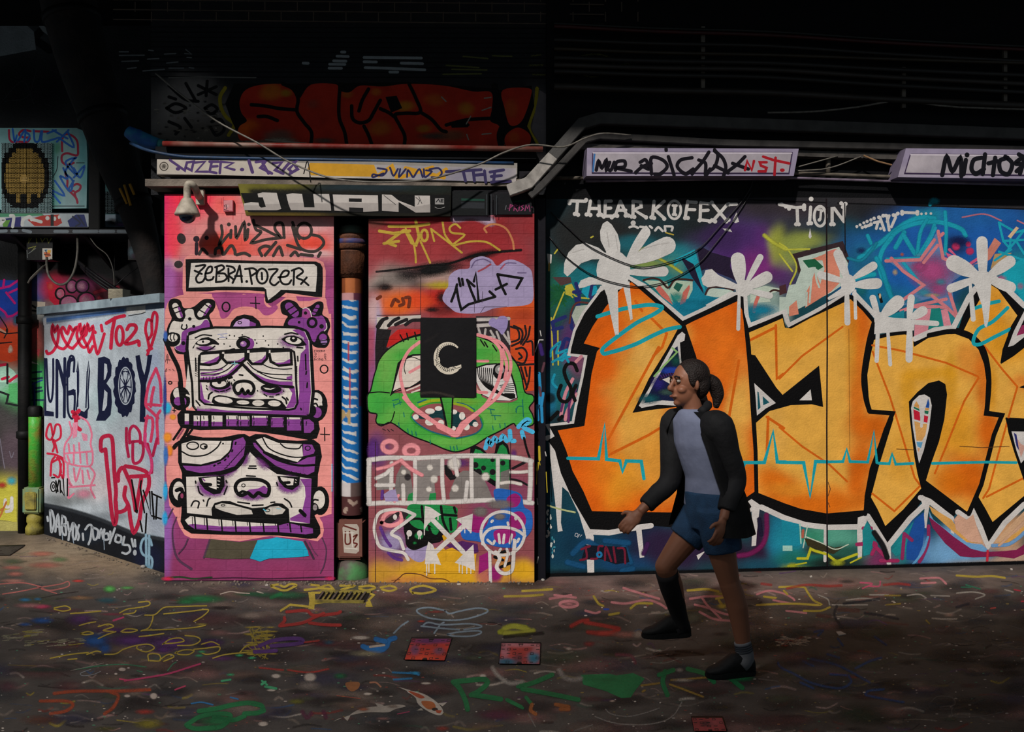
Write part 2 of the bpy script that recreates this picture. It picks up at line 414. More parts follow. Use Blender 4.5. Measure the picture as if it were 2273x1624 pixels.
# speech bubble
S.fill(K, '335,948 480,942 700,952 1200,966 1900,975 1955,1000 1982,1050 1985,1200 1975,1402 1900,1400 1700,1370 1540,1350 1480,1400 1360,1475 1310,1478 1292,1450 1285,1335 1100,1322 700,1322 600,1335 340,1335')
S.fill(WH, '402,992 700,986 1200,1000 1880,1008 1912,1035 1915,1120 1898,1340 1700,1322 1480,1316 1420,1370 1328,1440 1312,1380 1305,1312 1270,1284 800,1276 372,1290 390,1120')
S.many(K, 25, '460,1032 572,1020 490,1110|445,1085 530,1125|505,1110 462,1170 480,1225 540,1215 578,1150|580,1120 645,1100 650,1040 605,1050 572,1130 590,1195 650,1192 672,1160|712,1050 700,1220|690,1045 770,1020 795,1060 715,1115 800,1120 832,1170 785,1212 700,1222|850,1060 852,1210|830,1028 905,1045 925,1090 855,1135 910,1190|985,1025 945,1140 900,1232|985,1025 1000,1120 1012,1222|930,1150 1012,1150|1100,1060 1132,1245|1050,1065 1150,1058 1190,1100 1120,1150|1250,1110 1255,1190|1335,1070 1440,1070 1375,1150 1350,1220 1400,1262 1455,1220|1450,1165 1550,1150 1575,1095 1515,1090 1470,1170 1500,1240 1570,1245 1605,1200|1640,1070 1632,1255|1610,1085 1700,1055 1745,1100 1670,1165 1740,1200 1812,1260|1790,1168 1722,1245')
S.dot(K, 1070, 1215, 17); S.ring(K, 25, 1255, 1150, 66, 90); S.dot(K, 738, 1150, 10)
# ---- upper face
S.view(360, 640, 4.7775); PU = '#7c3a86'
S.many(K, 12, '935,155 1035,160|990,90 995,215', 0); S.ring(K, 16, 677, 195, 40, 48); S.ring(K, 14, 1717, 855, 40, 42); S.ring(K, 13, 85, 1000, 18, 14)
S.many(K, 12, '1680,1545 1775,1550|1722,1475 1725,1615|110,1290 145,1298|127,1275 127,1312', 0)
# small lettering on the pink
S.many('#3a2226', 6, '35,780 55,700 75,770|45,755 85,755|55,720 55,795|30,880 45,850 50,870 35,885|70,860 90,865|110,855 130,875')
S.many('#3a2226', 6, '1615,655 1612,675 1640,668 1635,655 1615,655|1690,670 1692,655 1705,668 1720,655 1722,672|1615,760 1617,742 1632,755 1645,742|1725,740 1735,745 1735,758')
for x, y in ((1655, 664), (1676, 664), (1627, 695), (1625, 722), (1727, 700), (1728, 726), (1668, 750), (1697, 752)): S.ring('#3a2226', 5, x, y, 9, 8, n=8)
# left creature
S.fill(K, '65,180 80,125 130,105 195,130 230,205 330,195 420,125 480,110 550,125 565,180 540,240 500,290 540,400 520,440 300,500 285,690 240,700 160,690 130,640 120,580 50,560 40,500 60,400 100,320 80,260', sm=1)
S.fill(WH, '118,345 160,350 225,345 245,235 325,222 345,290 390,335 480,325 488,418 300,455 272,500 258,665 150,650 130,590 185,560 190,500 150,470 75,470 85,400', sm=1)
S.fill(PU, '450,335 490,345 492,420 300,455 268,500 258,668 165,655 140,620 195,590 205,490 225,450 300,415 400,390', sm=1)
S.line(K, 122, '130,175 188,285'); S.line(WH, 64, '138,185 186,285'); S.line(PU, 24, '178,205 208,295'); S.many(K, 13, '105,215 180,190|125,265 205,235')
S.line(K, 128, '488,178 405,270'); S.line(WH, 66, '486,186 405,272'); S.line(PU, 26, '510,185 450,275'); S.many(K, 13, '450,165 520,215|390,225 460,265')
S.dot(K, 110, 540, 82, 78); S.dot(WH, 112, 522, 52, 42); S.many(K, 12, '95,480 85,520 100,555|130,480 122,520 132,550')
S.dot(K, 293, 323, 19); S.dot(K, 335, 402, 17); S.dot(K, 225, 580, 22); S.line(K, 15, '212,385 205,420 235,435 262,415 258,385')
# right creature
S.fill(K, '1255,210 1262,150 1330,118 1420,145 1475,205 1570,185 1640,140 1700,145 1712,200 1700,275 1760,320 1782,400 1755,480 1778,550 1745,620 1690,630 1600,605 1500,450 1300,420 1305,340 1330,295 1275,270', sm=1)
S.fill(PU, '1345,340 1400,310 1480,300 1490,225 1560,208 1580,290 1650,295 1700,290 1742,370 1735,440 1680,460 1640,520 1620,565 1590,550 1545,450 1430,400 1340,385', sm=1)
S.fill('#94407e', '1480,300 1490,225 1560,208 1580,290 1620,300 1560,330')
S.line(PU, 86, '1345,190 1408,262'); S.many(K, 14, '1320,235 1400,185|1365,280 1445,225'); S.line(PU, 40, '1650,190 1608,262'); S.many(K, 12, '1605,205 1660,215|1590,245 1640,255')
S.many(WH, 10, '1490,215 1530,205 1570,240 1585,300|1740,370 1745,420 1720,450')
S.ring(K, 28, 1590, 362, 44, 46); S.dot(K, 1520, 260, 18); S.dot(K, 1452, 358, 15); S.dot(K, 1690, 402, 24)
S.dot(K, 1705, 545, 72, 78); S.dot(PU, 1705, 520, 42, 40); S.dot('#8d6aa0', 1715, 565, 35, 30); S.many(K, 10, '1660,560 1750,545|1665,585 1740,580')
# bump
S.fill(K, '715,412 735,350 790,295 870,275 960,290 1030,345 1055,415', sm=0); S.fill('#b48fc0', '752,402 785,350 860,316 920,330 945,370 935,405'); S.fill(PU, '930,345 995,372 990,405 925,405'); S.ring(K, 9, 822, 362, 18, 14)
# body sides
S.line(K, 46, '30,540 95,690 165,830 195,960 205,1150 225,1300'); S.line(K, 44, '250,690 265,860 280,980 300,1080'); S.fill(WH, '275,800 300,850 335,1000 330,1240 280,1280 270,1100 225,1070 250,1040')
# ears
S.dot(K, 190, 1165, 108, 128); S.dot(WH, 165, 1110, 48, 58); S.dot(PU, 170, 1195, 46, 46); S.dot(K, 245, 1195, 52, 70); S.dot(PU, 235, 1200, 22, 40); S.line(WH, 20, '260,1130 300,1150 312,1210')
S.line(K, 50, '190,1000 215,1200 235,1330')
S.dot(K, 1640, 1242, 115, 168); S.dot(WH, 1628, 1180, 70, 78); S.fill(WH, '1545,1110 1600,1100 1690,1180 1700,1240 1640,1240 1560,1180'); S.dot(PU, 1640, 1315, 52, 58); S.dot(K, 1582, 1295, 52, 66); S.line(K, 20, '1545,1230 1560,1200 1610,1170 1645,1178'); S.line(K, 18, '1580,1235 1630,1220 1650,1250')
# head block
S.line(K, 50, '285,500 420,447 560,425 860,428 1100,418 1400,425 1515,458 1565,560 1580,800 1595,1100 1570,1330 1000,1315 380,1290 340,1240 330,1000 300,800 270,640', 0, closed=True)
S.fill(WH, '285,500 420,447 560,425 860,428 1100,418 1400,425 1515,458 1560,560 1570,800 1585,1100 1560,1325 1000,1310 380,1290 340,1240 330,1000 300,800 280,640')
S.fill(PU, '1380,440 1440,430 1510,460 1552,560 1562,800 1578,1100 1555,1335 1300,1325 1180,1312 1380,1290 1440,1230 1455,1100 1450,850 1470,690 1520,640 1500,520', sm=0)
S.fill(PU, '370,1250 700,1295 1100,1298 1440,1270 1540,1345 800,1318 370,1296'); S.blob(WH, 450, 1262, 120, 26, .8)
S.many(K, 16, '1437,720 1440,770|1425,830 1420,1000|1520,700 1525,860|1530,880 1525,910|1540,1000 1535,1050|1470,1270 1475,1285|355,740 358,870|360,1190 400,1240')
for k in range(16): S.line(K, 6, [(1405, 830 + k * 19), (1432, 826 + k * 19)])
for k in range(7): S.line(K, 6, [(352, 790 + k * 22), (375, 800 + k * 22)])
# screen
R = '425,690 560,682 700,668 1000,652 1340,652 1390,680 1402,800 1410,1000 1425,1210 1400,1262 1340,1275 900,1258 460,1215 405,1170 400,900 400,740'
S.line(K, 44, R, 0, closed=True); S.fill(WH, R)
S.fill(PU, '405,950 430,1090 445,1170 530,1210 450,1215 405,1170'); S.fill(PU, '1340,1050 1405,1040 1425,1210 1395,1262 1310,1270 1360,1180 1380,1110')
for ps, sh in (('412,705 606,692 604,735 575,775 500,795 408,788', '430,790 520,760 604,715 604,740 575,778 500,796'), ('660,694 872,682 872,745 835,775 690,772 655,735', '690,772 800,765 872,725 872,748 835,777'), ('928,682 1102,672 1098,735 1050,785 960,785 926,745', '970,785 1060,745 1098,700 1098,738 1052,787'), ('1150,682 1352,672 1358,790 1240,802 1165,765', '1190,790 1290,782 1357,745 1358,792 1240,804')):
    S.line(K, 58, ps, 0, closed=True); S.fill(WH, ps); S.fill(PU, sh)
S.fill(PU, '405,945 560,940 690,905 790,810 838,800 800,880 700,960 560,985 405,985', sm=0)
S.many(K, 12, '405,862 560,862 640,840 705,790|410,905 580,905 690,862 765,795'); S.many(PU, 12, '415,895 540,885 640,855|415,920 520,925 600,910')
S.line(K, 30, '400,980 560,975 700,930 790,860 845,805')
for x in (440, 470, 505, 540, 580, 615, 640): S.line(K, 8, [(x, 940 + (x - 440) * -0.03), (x - 4, 975)])
S.fill(PU, '880,800 960,890 1100,955 1240,985 1385,985 1385,1035 1240,1030 1080,990 950,900')
S.line(K, 32, '850,800 940,890 1060,985 1200,1030 1385,1045'); S.many(K, 12, '905,785 985,860 1130,905 1375,915|1060,800 1150,840 1280,855 1375,850|1010,880 1160,945 1375,970')
S.fill(PU, '1320,940 1380,920 1380,960 1320,965')
# eyes on the screen
S.blob(PU, 620, 1050, 150, 70, .9, core=.6); S.dot(K, 615, 1010, 112, 62); S.dot(WH, 605, 1008, 76, 38); S.dot(K, 607, 985, 24, 28); S.line(K, 28, '480,985 640,970 735,940'); S.many(WH, 8, '680,970 690,1000|695,960 703,985')
S.blob(PU, 1170, 1085, 150, 65, .9, core=.6); S.dot(K, 1155, 1062, 112, 48, 6); S.fill(WH, '1070,1048 1140,1060 1205,1052 1150,1075 1100,1070'); S.dot(K, 1150, 1052, 16, 10); S.many(K, 14, '560,1082 600,1095|620,1092 660,1085|680,1080 720,1060|735,1000 742,1025|1080,1120 1110,1140|1140,1148 1180,1150|1210,1130 1240,1120')
# nose and mouth
S.blob(PU, 880, 1110, 120, 70, .9, core=.6)
nz = '790,1112 762,1060 775,1010 830,985 905,985 955,1010 975,1062 955,1110 925,1110 912,1085 890,1112 870,1112 850,1068 825,1108'
S.fill(WH, nz, sm=1); S.line(K, 34, nz, 1, closed=True)
S.fill(K, '525,1205 540,1150 600,1128 680,1140 780,1162 1000,1176 1190,1168 1265,1190 1320,1262 1300,1285 1100,1262 800,1245 560,1232', sm=0)
S.dot(WH, 652, 1183, 98, 34, 8); S.dot(WH, 858, 1207, 68, 22, 3); S.dot(WH, 1020, 1214, 64, 32); S.dot(WH, 1190, 1218, 68, 32, 4)
S.many(K, 18, '490,1170 500,1125 530,1100|1275,1150 1310,1180 1320,1220|1320,1160 1335,1180|820,915 855,920')
S.many(K, 13, '470,1055 485,1075|470,1030 474,1036|760,968 770,975|1010,1082 1014,1086|1285,1085 1290,1090|735,935 745,945')
# forehead
S.dot(PU, 925, 585, 52, 62); S.dot(K, 860, 582, 76, 64); S.dot('#8a5a98', 862, 588, 34, 30); S.dot('#c9a5ba', 850, 578, 16, 14); S.line(K, 14, '815,522 870,508 925,526')
S.blob(PU, 460, 635, 120, 35, .9, core=.5); S.fill(K, '318,635 360,570 420,525 490,515 560,545 606,585 600,600 540,590 470,612 400,608 350,590 335,635'); S.dot(WH, 440, 568, 70, 24, -6); S.dot(K, 434, 564, 12, 14); S.many(K, 14, '350,525 430,492 525,500|370,630 450,660 520,640 560,610')
S.blob(PU, 1380, 560, 175, 90, .85, core=.4); S.fill(K, '1262,535 1320,505 1400,498 1480,530 1535,600 1440,615 1340,590 1290,560'); S.dot(WH, 1392, 552, 86, 36, 8); S.dot(K, 1395, 535, 40, 34); S.dot(WH, 1392, 528, 14, 10); S.many(K, 16, '1300,485 1370,470 1440,485|1430,625 1490,630')
for x, y in ((595, 533), (683, 530), (715, 497), (766, 503), (850, 492), (985, 545), (1003, 580), (1072, 505), (1097, 555), (1128, 600), (1225, 588), (720, 612), (657, 588), (1285, 625)): S.dot(K, x, y, 8)
S.line(K, 14, '690,660 760,640 800,655 1000,640 1060,630 1150,640', 1); S.many('#5a6ab0', 4, '590,485 690,480|620,500 650,505|605,520 690,515', 1)
S.line('#6aa0a8', 12, '740,795 800,795'); S.line('#6aa0a8', 12, '768,775 770,812')
# tube under the head
S.fill(K, '160,1340 205,1288 400,1300 1000,1325 1560,1350 1655,1395 1672,1490 1640,1585 1560,1605 1250,1550 1000,1515 700,1492 400,1500 200,1475 168,1420', sm=0)
def tubeseg(xa, xb, yt, yb, f):
    S.fill(WH, [(xa, yt), (xb, yt + 2), (xb, yb), (xa, yb)]); S.fill(PU, [(xa, yt + (yb - yt) * f), (xb, yt + (yb - yt) * f), (xb, yb), (xa, yb)])
for xa, xb, yt, yb, f in ((240, 285, 1325, 1440, .7), (335, 400, 1345, 1455, .55), (415, 490, 1345, 1460, .5), (525, 640, 1345, 1460, .6), (680, 800, 1345, 1460, .35), (812, 925, 1352, 1460, .35), (955, 1120, 1348, 1455, .2), (1155, 1290, 1365, 1470, .05), (1325, 1475, 1365, 1505, .15)): tubeseg(xa, xb, yt, yb, f)
S.fill(PU, '1500,1390 1560,1385 1610,1425 1612,1490 1570,1530 1505,1530', sm=0)
for x in (372, 440, 490, 545, 650, 700, 790, 830, 910, 970, 1110, 1160, 1280, 1340, 1465, 1525): S.many(K, 9, '%d,1355 %d,1385|%d,1410 %d,1450' % (x, x + 4, x + 6, x + 3))
S.many(K, 22, '205,1475 120,1600|320,1490 270,1560'); S.line('#9a4a60', 16, '225,1490 160,1590')
# ---- lower face
S.view(360, 950, 4.64)
S.line(K, 40, '290,90 160,160 120,200'); S.line(K, 30, '270,0 235,70 200,120')
S.fill(K, '165,140 290,70 420,95 620,95 780,62 850,58 900,85 960,60 1070,62 1200,115 1400,130 1560,115 1625,165 1645,290 1605,430 1600,620 1570,900 1625,1010 1630,1080 1590,1130 1500,1135 1200,1100 700,1095 300,1080 230,1040 190,960 200,860 205,600 205,460 165,350', sm=0)
S.dot(K, 165, 662, 98, 152); S.dot(WH, 172, 645, 60, 98); S.line(K, 40, '150,640 195,625 215,670'); S.dot(K, 200, 720, 40, 62); S.dot('#8a3a5a', 205, 695, 16, 26)
S.dot(K, 1628, 745, 92, 148); S.dot(WH, 1618, 735, 60, 95); S.line(K, 18, '1545,760 1570,735 1605,740'); S.dot(K, 1565, 830, 48, 62); S.dot('#8d8284', 1575, 815, 22, 32)
S.fill(WH, '248,500 640,490 760,440 860,330 905,245 960,300 1060,390 1180,470 1540,520 1520,980 900,960 500,905 258,880')
S.fill(PU, '1420,520 1540,520 1522,980 1320,950 1318,925 1440,865 1478,700 1470,600')
S.blob(PU, 700, 450, 130, 60, .7, rot=-35); S.blob(PU, 860, 330, 50, 90, .8, rot=25); S.blob(PU, 1030, 370, 50, 110, .7, rot=-50)
# brows
lb = '185,150 300,110 600,115 780,80 860,85 890,140 870,280 800,400 640,475 400,480 240,450 185,340'
S.fill(K, lb, sm=1); S.fill(WH, '200,160 320,125 600,132 715,130 700,230 600,320 400,372 205,355'); S.fill(PU, '725,130 835,92 862,140 842,280 750,390 600,440 400,462 250,430 212,385 400,392 600,340 710,240')
S.many(K, 15, '200,238 300,285 450,275 560,205 605,140'); S.line(K, 16, '205,372 400,382 600,330 700,235 728,130'); S.ring(K, 14, 316, 180, 60, 38); S.ring(K, 13, 430, 187, 34, 26); S.dot(K, 445, 190, 14)
S.many(K, 18, '760,145 755,165|725,225 720,240|685,285 680,295|655,320 645,330|600,355 575,365|545,380 535,388'); S.dot(K, 628, 158, 9)
for k in range(9): S.line(K, 8, [(850 - k * 22, 190 + k * 26), (835 - k * 24, 215 + k * 25)])
rb = '915,130 960,70 1060,72 1200,125 1400,142 1560,128 1620,190 1630,320 1595,490 1530,505 1350,465 1180,430 1060,340 940,225'
S.fill(K, rb, sm=1); S.fill(WH, '965,120 1050,92 1200,152 1440,162 1452,290 1395,348 1220,300 1060,235'); S.fill(PU, '1452,162 1545,168 1575,230 1560,262 1452,290'); S.fill(PU, '935,150 960,150 1060,265 1200,335 1380,362 1500,300 1580,290 1568,445 1500,480 1300,440 1170,385 1050,290 950,190')
S.many(K, 14, '1030,90 1100,205 1250,275 1400,300 1575,275|1220,160 1280,203 1400,210 1435,175'); S.line(K, 24, '1050,250 1200,330 1400,382 1580,378'); S.ring(K, 10, 1500, 205, 26, 22)
for k in range(8): S.line(K, 7, [(1200 + k * 45, 420 + k * 8), (1210 + k * 45, 445 + k * 8)])
# eyes, nose, mouth
S.blob(PU, 520, 600, 190, 130, .9, core=.6); S.fill(K, '372,505 640,488 645,590 600,672 530,682 440,630 390,565', sm=0); S.fill(WH, '408,515 560,500 562,630 500,612 430,560'); S.line(K, 34, '430,575 500,580'); S.line(PU, 14, '420,520 440,540'); S.many(WH, 8, '578,505 600,510|572,540 595,545|570,575 590,580|565,605 580,612')
S.blob(PU, 1310, 580, 150, 110, .9, core=.6); S.fill(K, '1185,490 1420,502 1412,585 1340,638 1265,615 1205,550', sm=0); S.fill(WH, '1218,500 1358,520 1350,585 1290,588 1228,530'); S.line(K, 30, '1255,562 1310,558'); S.many(WH, 8, '1375,530 1385,535|1370,555 1380,560')
S.blob(PU, 930, 690, 200, 70, .8, core=.5)
nz = '770,660 755,600 790,545 860,525 1000,530 1085,570 1105,630 1085,690 1040,690 990,665 940,705 885,665 850,680 810,690'
S.fill(WH, nz, sm=1); S.fill(PU, '850,660 900,630 990,620 1050,590 1090,620 1085,680 990,665 940,700 885,665'); S.line(K, 38, nz, 1, closed=True); S.line(K, 26, '800,665 830,650 880,665 935,700 1000,660'); S.ring(K, 9, 838, 588, 18, 16, n=8)
S.fill(K, '508,830 540,770 620,748 700,750 790,785 930,822 1060,812 1160,770 1240,775 1305,830 1315,965 900,965 515,910', sm=0)
S.fill('#bdb6ae', '545,795 610,772 700,782 920,842 935,885 770,892 620,850 550,820'); S.fill('#bdb6ae', '1050,850 1110,808 1200,800 1272,838 1240,880 1150,893 1070,885'); S.ring(K, 8, 628, 792, 20, 9, n=8); S.ring(K, 8, 1085, 845, 25, 14, n=8); S.line('#4aa0b8', 12, '1045,835 1070,850'); S.line('#7ab0c0', 10, '1180,825 1220,830')
S.many(K, 16, '345,545 348,565|370,600 385,660 420,690|660,540 668,560|670,600 640,680|460,800 475,740 495,720|300,800 330,750 380,760 370,820|1260,725 1310,760 1335,810|1415,840 1450,860 1475,910|1180,560 1190,590|870,490 960,495|900,390 965,390|890,412 970,415|780,760 900,775|930,795 1040,790|1120,765 1160,760|425,740 430,750')
S.line(K, 40, '1425,850 1470,895')
# lower tube
S.fill(K, '195,905 260,872 520,900 900,962 1300,962 1545,990 1622,1040 1605,1115 1530,1135 1200,1102 700,1096 300,1082 225,1035', sm=0)
S.fill(WH, '236,945 290,905 520,932 880,968 1190,985 1200,1005 880,1012 600,1012 320,990 268,992'); S.fill(PU, '268,992 320,985 600,1010 900,1010 1200,1000 1300,975 1552,1030 1556,1080 1480,1092 1200,1068 700,1064 335,1036')
for x in (342, 465, 615, 757, 905, 1045, 1195, 1320, 1432): S.line(K, 16, [(x - 6, 905 + (x - 340) * 0.075), (x + 6, 1065)]); S.line(K, 8, [(x - 30, 915 + (x - 340) * 0.075), (x - 26, 1000)])
# ground below the faces
S.fill('#4b4537', '500,1140 600,1150 800,1170 985,1150 905,1340 640,1345 425,1330 470,1225'); S.fill('#1b9bbb', '985,1150 1090,1140 1180,1122 1300,1140 1450,1165 1500,1260 1512,1315 1400,1325 1250,1335 1100,1340 1010,1372 905,1338')
S.line('#4a3446', 26, '490,1150 460,1240 430,1330', 1, .6); S.line('#4c3048', 26, '150,915 108,1040 118,1210 165,1350 300,1450', 1, .5, taper=(.6, 1.3)); S.line('#4c3048', 18, '265,1140 230,1220 170,1290', 1, .5); S.line('#3a2c3c', 26, '1470,1165 1520,1260 1560,1340', 1, .5); S.line('#5a3450', 14, '1515,1170 1560,1260 1600,1310', 1, .6); S.line('#4c3048', 16, '1650,1130 1690,1250 1670,1400 1630,1490', 1, .5); S.line('#4c3048', 22, '110,830 60,930', 1, .6)
S.view(0, 0)
for c, x, y, rx, ry in (('#2a9ad0', 367, 1090, 7, 26), ('#2a9ad0', 366, 1150, 8, 20), ('#e08a2a', 372, 970, 12, 14), ('#e0802a', 376, 1000, 10, 16), ('#2aa8d0', 370, 905, 14, 18), ('#3a6ab0', 368, 1010, 7, 30), ('#3a62b0', 367, 745, 6, 14), ('#e09030', 384, 925, 9, 8), ('#2e3a80', 366, 880, 5, 60)): S.blob(c, x, y, rx, ry, .95, core=.5)
S.line('#243a24', 5, '372,1282 400,1280 430,1284 470,1281', 1, .5); S.line('#3c1c30', 4, '440,1285 520,1282 600,1284 735,1280', 1, .6); S.blob('#d82a50', 372, 1284, 16, 6, .8); S.blob('#c42a58', 732, 1283, 14, 6, .7)
S.line('#54b6d8', 2.5, '737,1030 737,1090', 1, .5)
S.build('wall_pier_left', PIER, kind='structure')
# ------------------------------------------------------------ pier with the green monster face
x0 = W(818, 0, D2).x; x1 = W(1186, 0, D2).x
S = Surf((x0, D2, 0), (1, 0, 0), Z); S.solid(0, x1 - x0, 0, 3.0, 0.5, '#1a1416')
base = gradient('#82454b', [
    (1000, 500, 260, 80, '#8c2428', 1), (900, 560, 110, 60, '#97363a', .8), (880, 610, 110, 30, '#a84a52', .8), (1110, 570, 70, 40, '#a02a30', .7), (1060, 470, 60, 14, '#b98a9a', .8), (835, 490, 30, 20, '#5a3a30', .7),
    (870, 630, 60, 40, '#8a7f78', 1), (900, 615, 45, 30, '#6b605c', .8), (850, 640, 22, 16, '#3a3233', .8), (970, 612, 40, 26, '#a89c90', .7), (925, 640, 16, 22, '#3c3334', .6),
    (985, 670, 60, 42, '#b5231a', 1), (985, 632, 45, 8, '#a8991c', .9), (890, 672, 62, 28, '#dd611c', 1), (925, 670, 28, 24, '#c8321c', .7), (1150, 690, 45, 40, '#dd5a20', 1), (1160, 760, 40, 70, '#b8401c', .9), (1130, 700, 60, 16, '#7a2a1c', .5), (980, 690, 30, 14, '#2a1a1c', .7), (1000, 680, 16, 12, '#241a20', .8),
    (828, 760, 14, 90, '#a04a64', .9), (830, 690, 16, 30, '#c8b0b0', .7), (826, 850, 10, 60, '#7a4a80', .7), (840, 760, 8, 80, '#5a80b8', .6),
    (1000, 1000, 200, 40, '#864a50', 1), (840, 1000, 28, 40, '#4e2c6a', .8), (1120, 990, 60, 40, '#8a4a4e', .8),
    (1110, 1120, 80, 80, '#7a3468', .5), (900, 1200, 60, 60, '#6a4a80', .5), (1000, 1270, 170, 32, '#c8961c', 1), (840, 1270, 30, 26, '#b5862a', .9), (1160, 1270, 30, 24, '#c9971c', 1), (920, 1285, 60, 10, '#b06a3a', .6), (1080, 1270, 26, 30, '#9a3a5a', .7)], 0.08)
S.view(0, 0); S.fill(base, '818,470 1186,470 1186,1297 818,1297', sub=9); S.fill('#18161a', '818,380 1186,380 1186,474 818,486')
S.line('#a890a4', 26, '1010,484 1050,478 1090,492', 1, .7)
S.view(730, 400, 4.457)
S.line(K, 70, '470,905 700,880 950,850 1200,820 1450,740 1640,712 1900,690', 1, .6, taper=(.35, .5)); S.blob(K, 1040, 880, 330, 90, 1, rot=-9, core=.35); S.blob(K, 1500, 740, 240, 60, .9, rot=-12); S.blob('#1b1517', 780, 930, 150, 90, .6); S.blob('#1b1517', 560, 1060, 90, 45, .8); S.blob('#1b1517', 1120, 1160, 80, 90, .8); S.blob('#1b1517', 1020, 1280, 90, 30, .8)
S.line('#2a2024', 6, '910,905 908,1330 475,1335', 0); S.line('#3a2a2c', 5, '470,905 905,905', 0)
S.many('#6a2c18', 34, '480,1170 510,1150|620,1240 650,1180 690,1200|700,1240 740,1220 730,1170|760,1160 800,1165 790,1250')
Y = '#b89a3a'
S.many(Y, 30, '500,502 640,525 800,500|740,495 580,610|545,625 690,602|580,618 660,648|595,455 840,455 990,432|860,405 892,560 862,640 820,620 770,520', 0)
S.many(Y, 20, '760,480 830,600 855,720 860,812|905,600 960,720 1002,815|1125,415 1150,540 1225,640|1010,480 1042,600|1010,480 1180,610 1315,715|1300,470 1250,432 1195,470 1220,520 1342,540 1230,640 1400,605 1560,612 1690,690')
S.ring(Y, 26, 945, 545, 32, 55); S.line('#b8754a', 20, '1560,515 1540,470 1630,432 1750,475 1815,590 1830,680')
CL = '#9d8fb2'
S.fill(CL, '1125,1180 1150,1090 1180,1050 1190,950 1270,885 1385,870 1400,800 1450,765 1525,752 1610,785 1665,845 1740,795 1820,785 1900,815 1950,845 2005,900 2022,1050 2020,1180 1960,1232 1800,1250 1640,1265 1500,1312 1290,1312 1200,1262', sm=1)
S.many('#6a5a80', 16, '1410,860 1450,800 1530,780 1600,810|1700,870 1760,820 1850,820|1870,915 1950,915', 1, .6); S.line('#a0404c', 22, '1480,900 1540,870 1600,830', 1, .6); S.line('#b04a5a', 14, '1700,880 1740,830', 1, .6)
S.many(K, 26, '1268,1030 1250,1100 1212,1198|1262,1060 1285,1190 1310,1280 1380,1228 1490,1195 1645,1152|1645,1150 1590,1100|1368,985 1410,1100 1450,1195|1368,985 1440,1048|1435,1000 1455,915 1482,1200|1285,970 1302,1045|1318,975 1328,1035|1668,930 1700,1030 1748,1125|1668,930 1912,970 1858,1068|1650,1080 1760,1025', 0)
S.many('#3a2a3a', 5, '1440,1210 1440,1305|1500,1310 1540,1250 1760,1250|1520,1100 1515,1210', 0)
# right hand orange with black curls, upper band
S.view(730, 680, 4.457)
S.fill('#b9b0a8', '475,105 910,85 910,140 600,200 500,300 475,300', sm=0); S.fill('#1b1719', '475,180 520,120 570,110 500,220 620,230 570,400 600,420 500,540 460,680 458,400')
S.many('#1b1719', 34, '480,200 520,140 575,115|590,190 640,140 690,115|660,180 720,150 770,130|760,180 820,140 900,135')
S.fill('#b31f1c', '568,405 600,300 680,230 760,218 905,225 905,270 760,310 660,370')
S.fill('#2b2428', '1455,95 1790,100 1795,500 1700,420 1590,340 1455,300'); S.many('#b3aaa6', 40, '1460,130 1780,120|1460,190 1600,180', 1, .3)
S.many('#a9a09c', 22, '1480,215 1500,280|1550,225 1540,300|1600,240 1640,310|1660,250 1690,330|1720,260 1780,350|1480,270 1560,300 1640,300|1770,250 1790,370')
S.fill(gradient('#c4481c', [(1180, 790, 14, 30, '#e02a1c', .8)]), '1795,170 2030,180 2030,830 1930,840 1880,700 1850,560 1800,480', sub=40)
S.many('#1c1518', 20, '1800,200 1870,230 1880,320 1810,350|1830,190 1910,240 1900,340 1810,390|1940,190 1950,280 1900,370|1990,200 1970,300 1920,380|1850,420 1920,410 1960,470 1930,560 1860,550|1880,460 1910,500 1880,520|1960,350 2010,350 2020,480|1900,600 1930,700 1960,800|1990,600 1980,720 1950,820|1860,580 2030,570|1940,600 1960,690')
# green face
GR = '#409a3a'
hd = '388,880 420,830 450,700 475,620 505,530 590,430 740,335 910,280 1100,255 1300,265 1500,312 1640,375 1760,455 1850,560 1900,690 1935,850 2010,880 2022,930 1975,1000 2012,1080 2012,1165 1870,1182 1822,1150 1700,1220 1560,1290 1430,1372 1280,1428 1170,1412 1000,1340 800,1262 620,1142 520,1172 472,1135 480,1060 400,1035 385,940'
S.line(K, 26, hd, 1, closed=True)
S.fill(gradient(GR, [(855, 790, 22, 60, '#6aa048', .9), (900, 760, 50, 20, '#78ab58', .6), (870, 830, 16, 40, '#579c42', .8), (1120, 800, 26, 50, '#6aa446', .8), (1080, 760, 40, 14, '#6aa84c', .6), (1100, 920, 50, 30, '#6aa448', .7), (880, 920, 40, 24, '#62a244', .7), (1010, 980, 60, 14, '#6aab48', .7), (1000, 890, 60, 10, '#7aa02a', .7), (960, 885, 40, 8, '#2a8a38', .5), (840, 900, 18, 24, '#2f8f38', .6), (1140, 880, 20, 20, '#338f3a', .5)], 0.07), [(p.x, p.y) for p in crom([(x, y, 0) for x, y in pp(hd)], True, 4)], sub=38)
S.many(K, 11, '400,855 500,845 600,855|480,1160 560,1165 620,1130 650,1040|610,880 625,850|1800,500 1860,570 1920,720')
S.many(K, 14, '705,280 740,345|770,265 785,330|850,255 865,325|1500,330 1540,390|1620,380 1660,440|1540,350 1570,400|910,282 800,310 700,350')
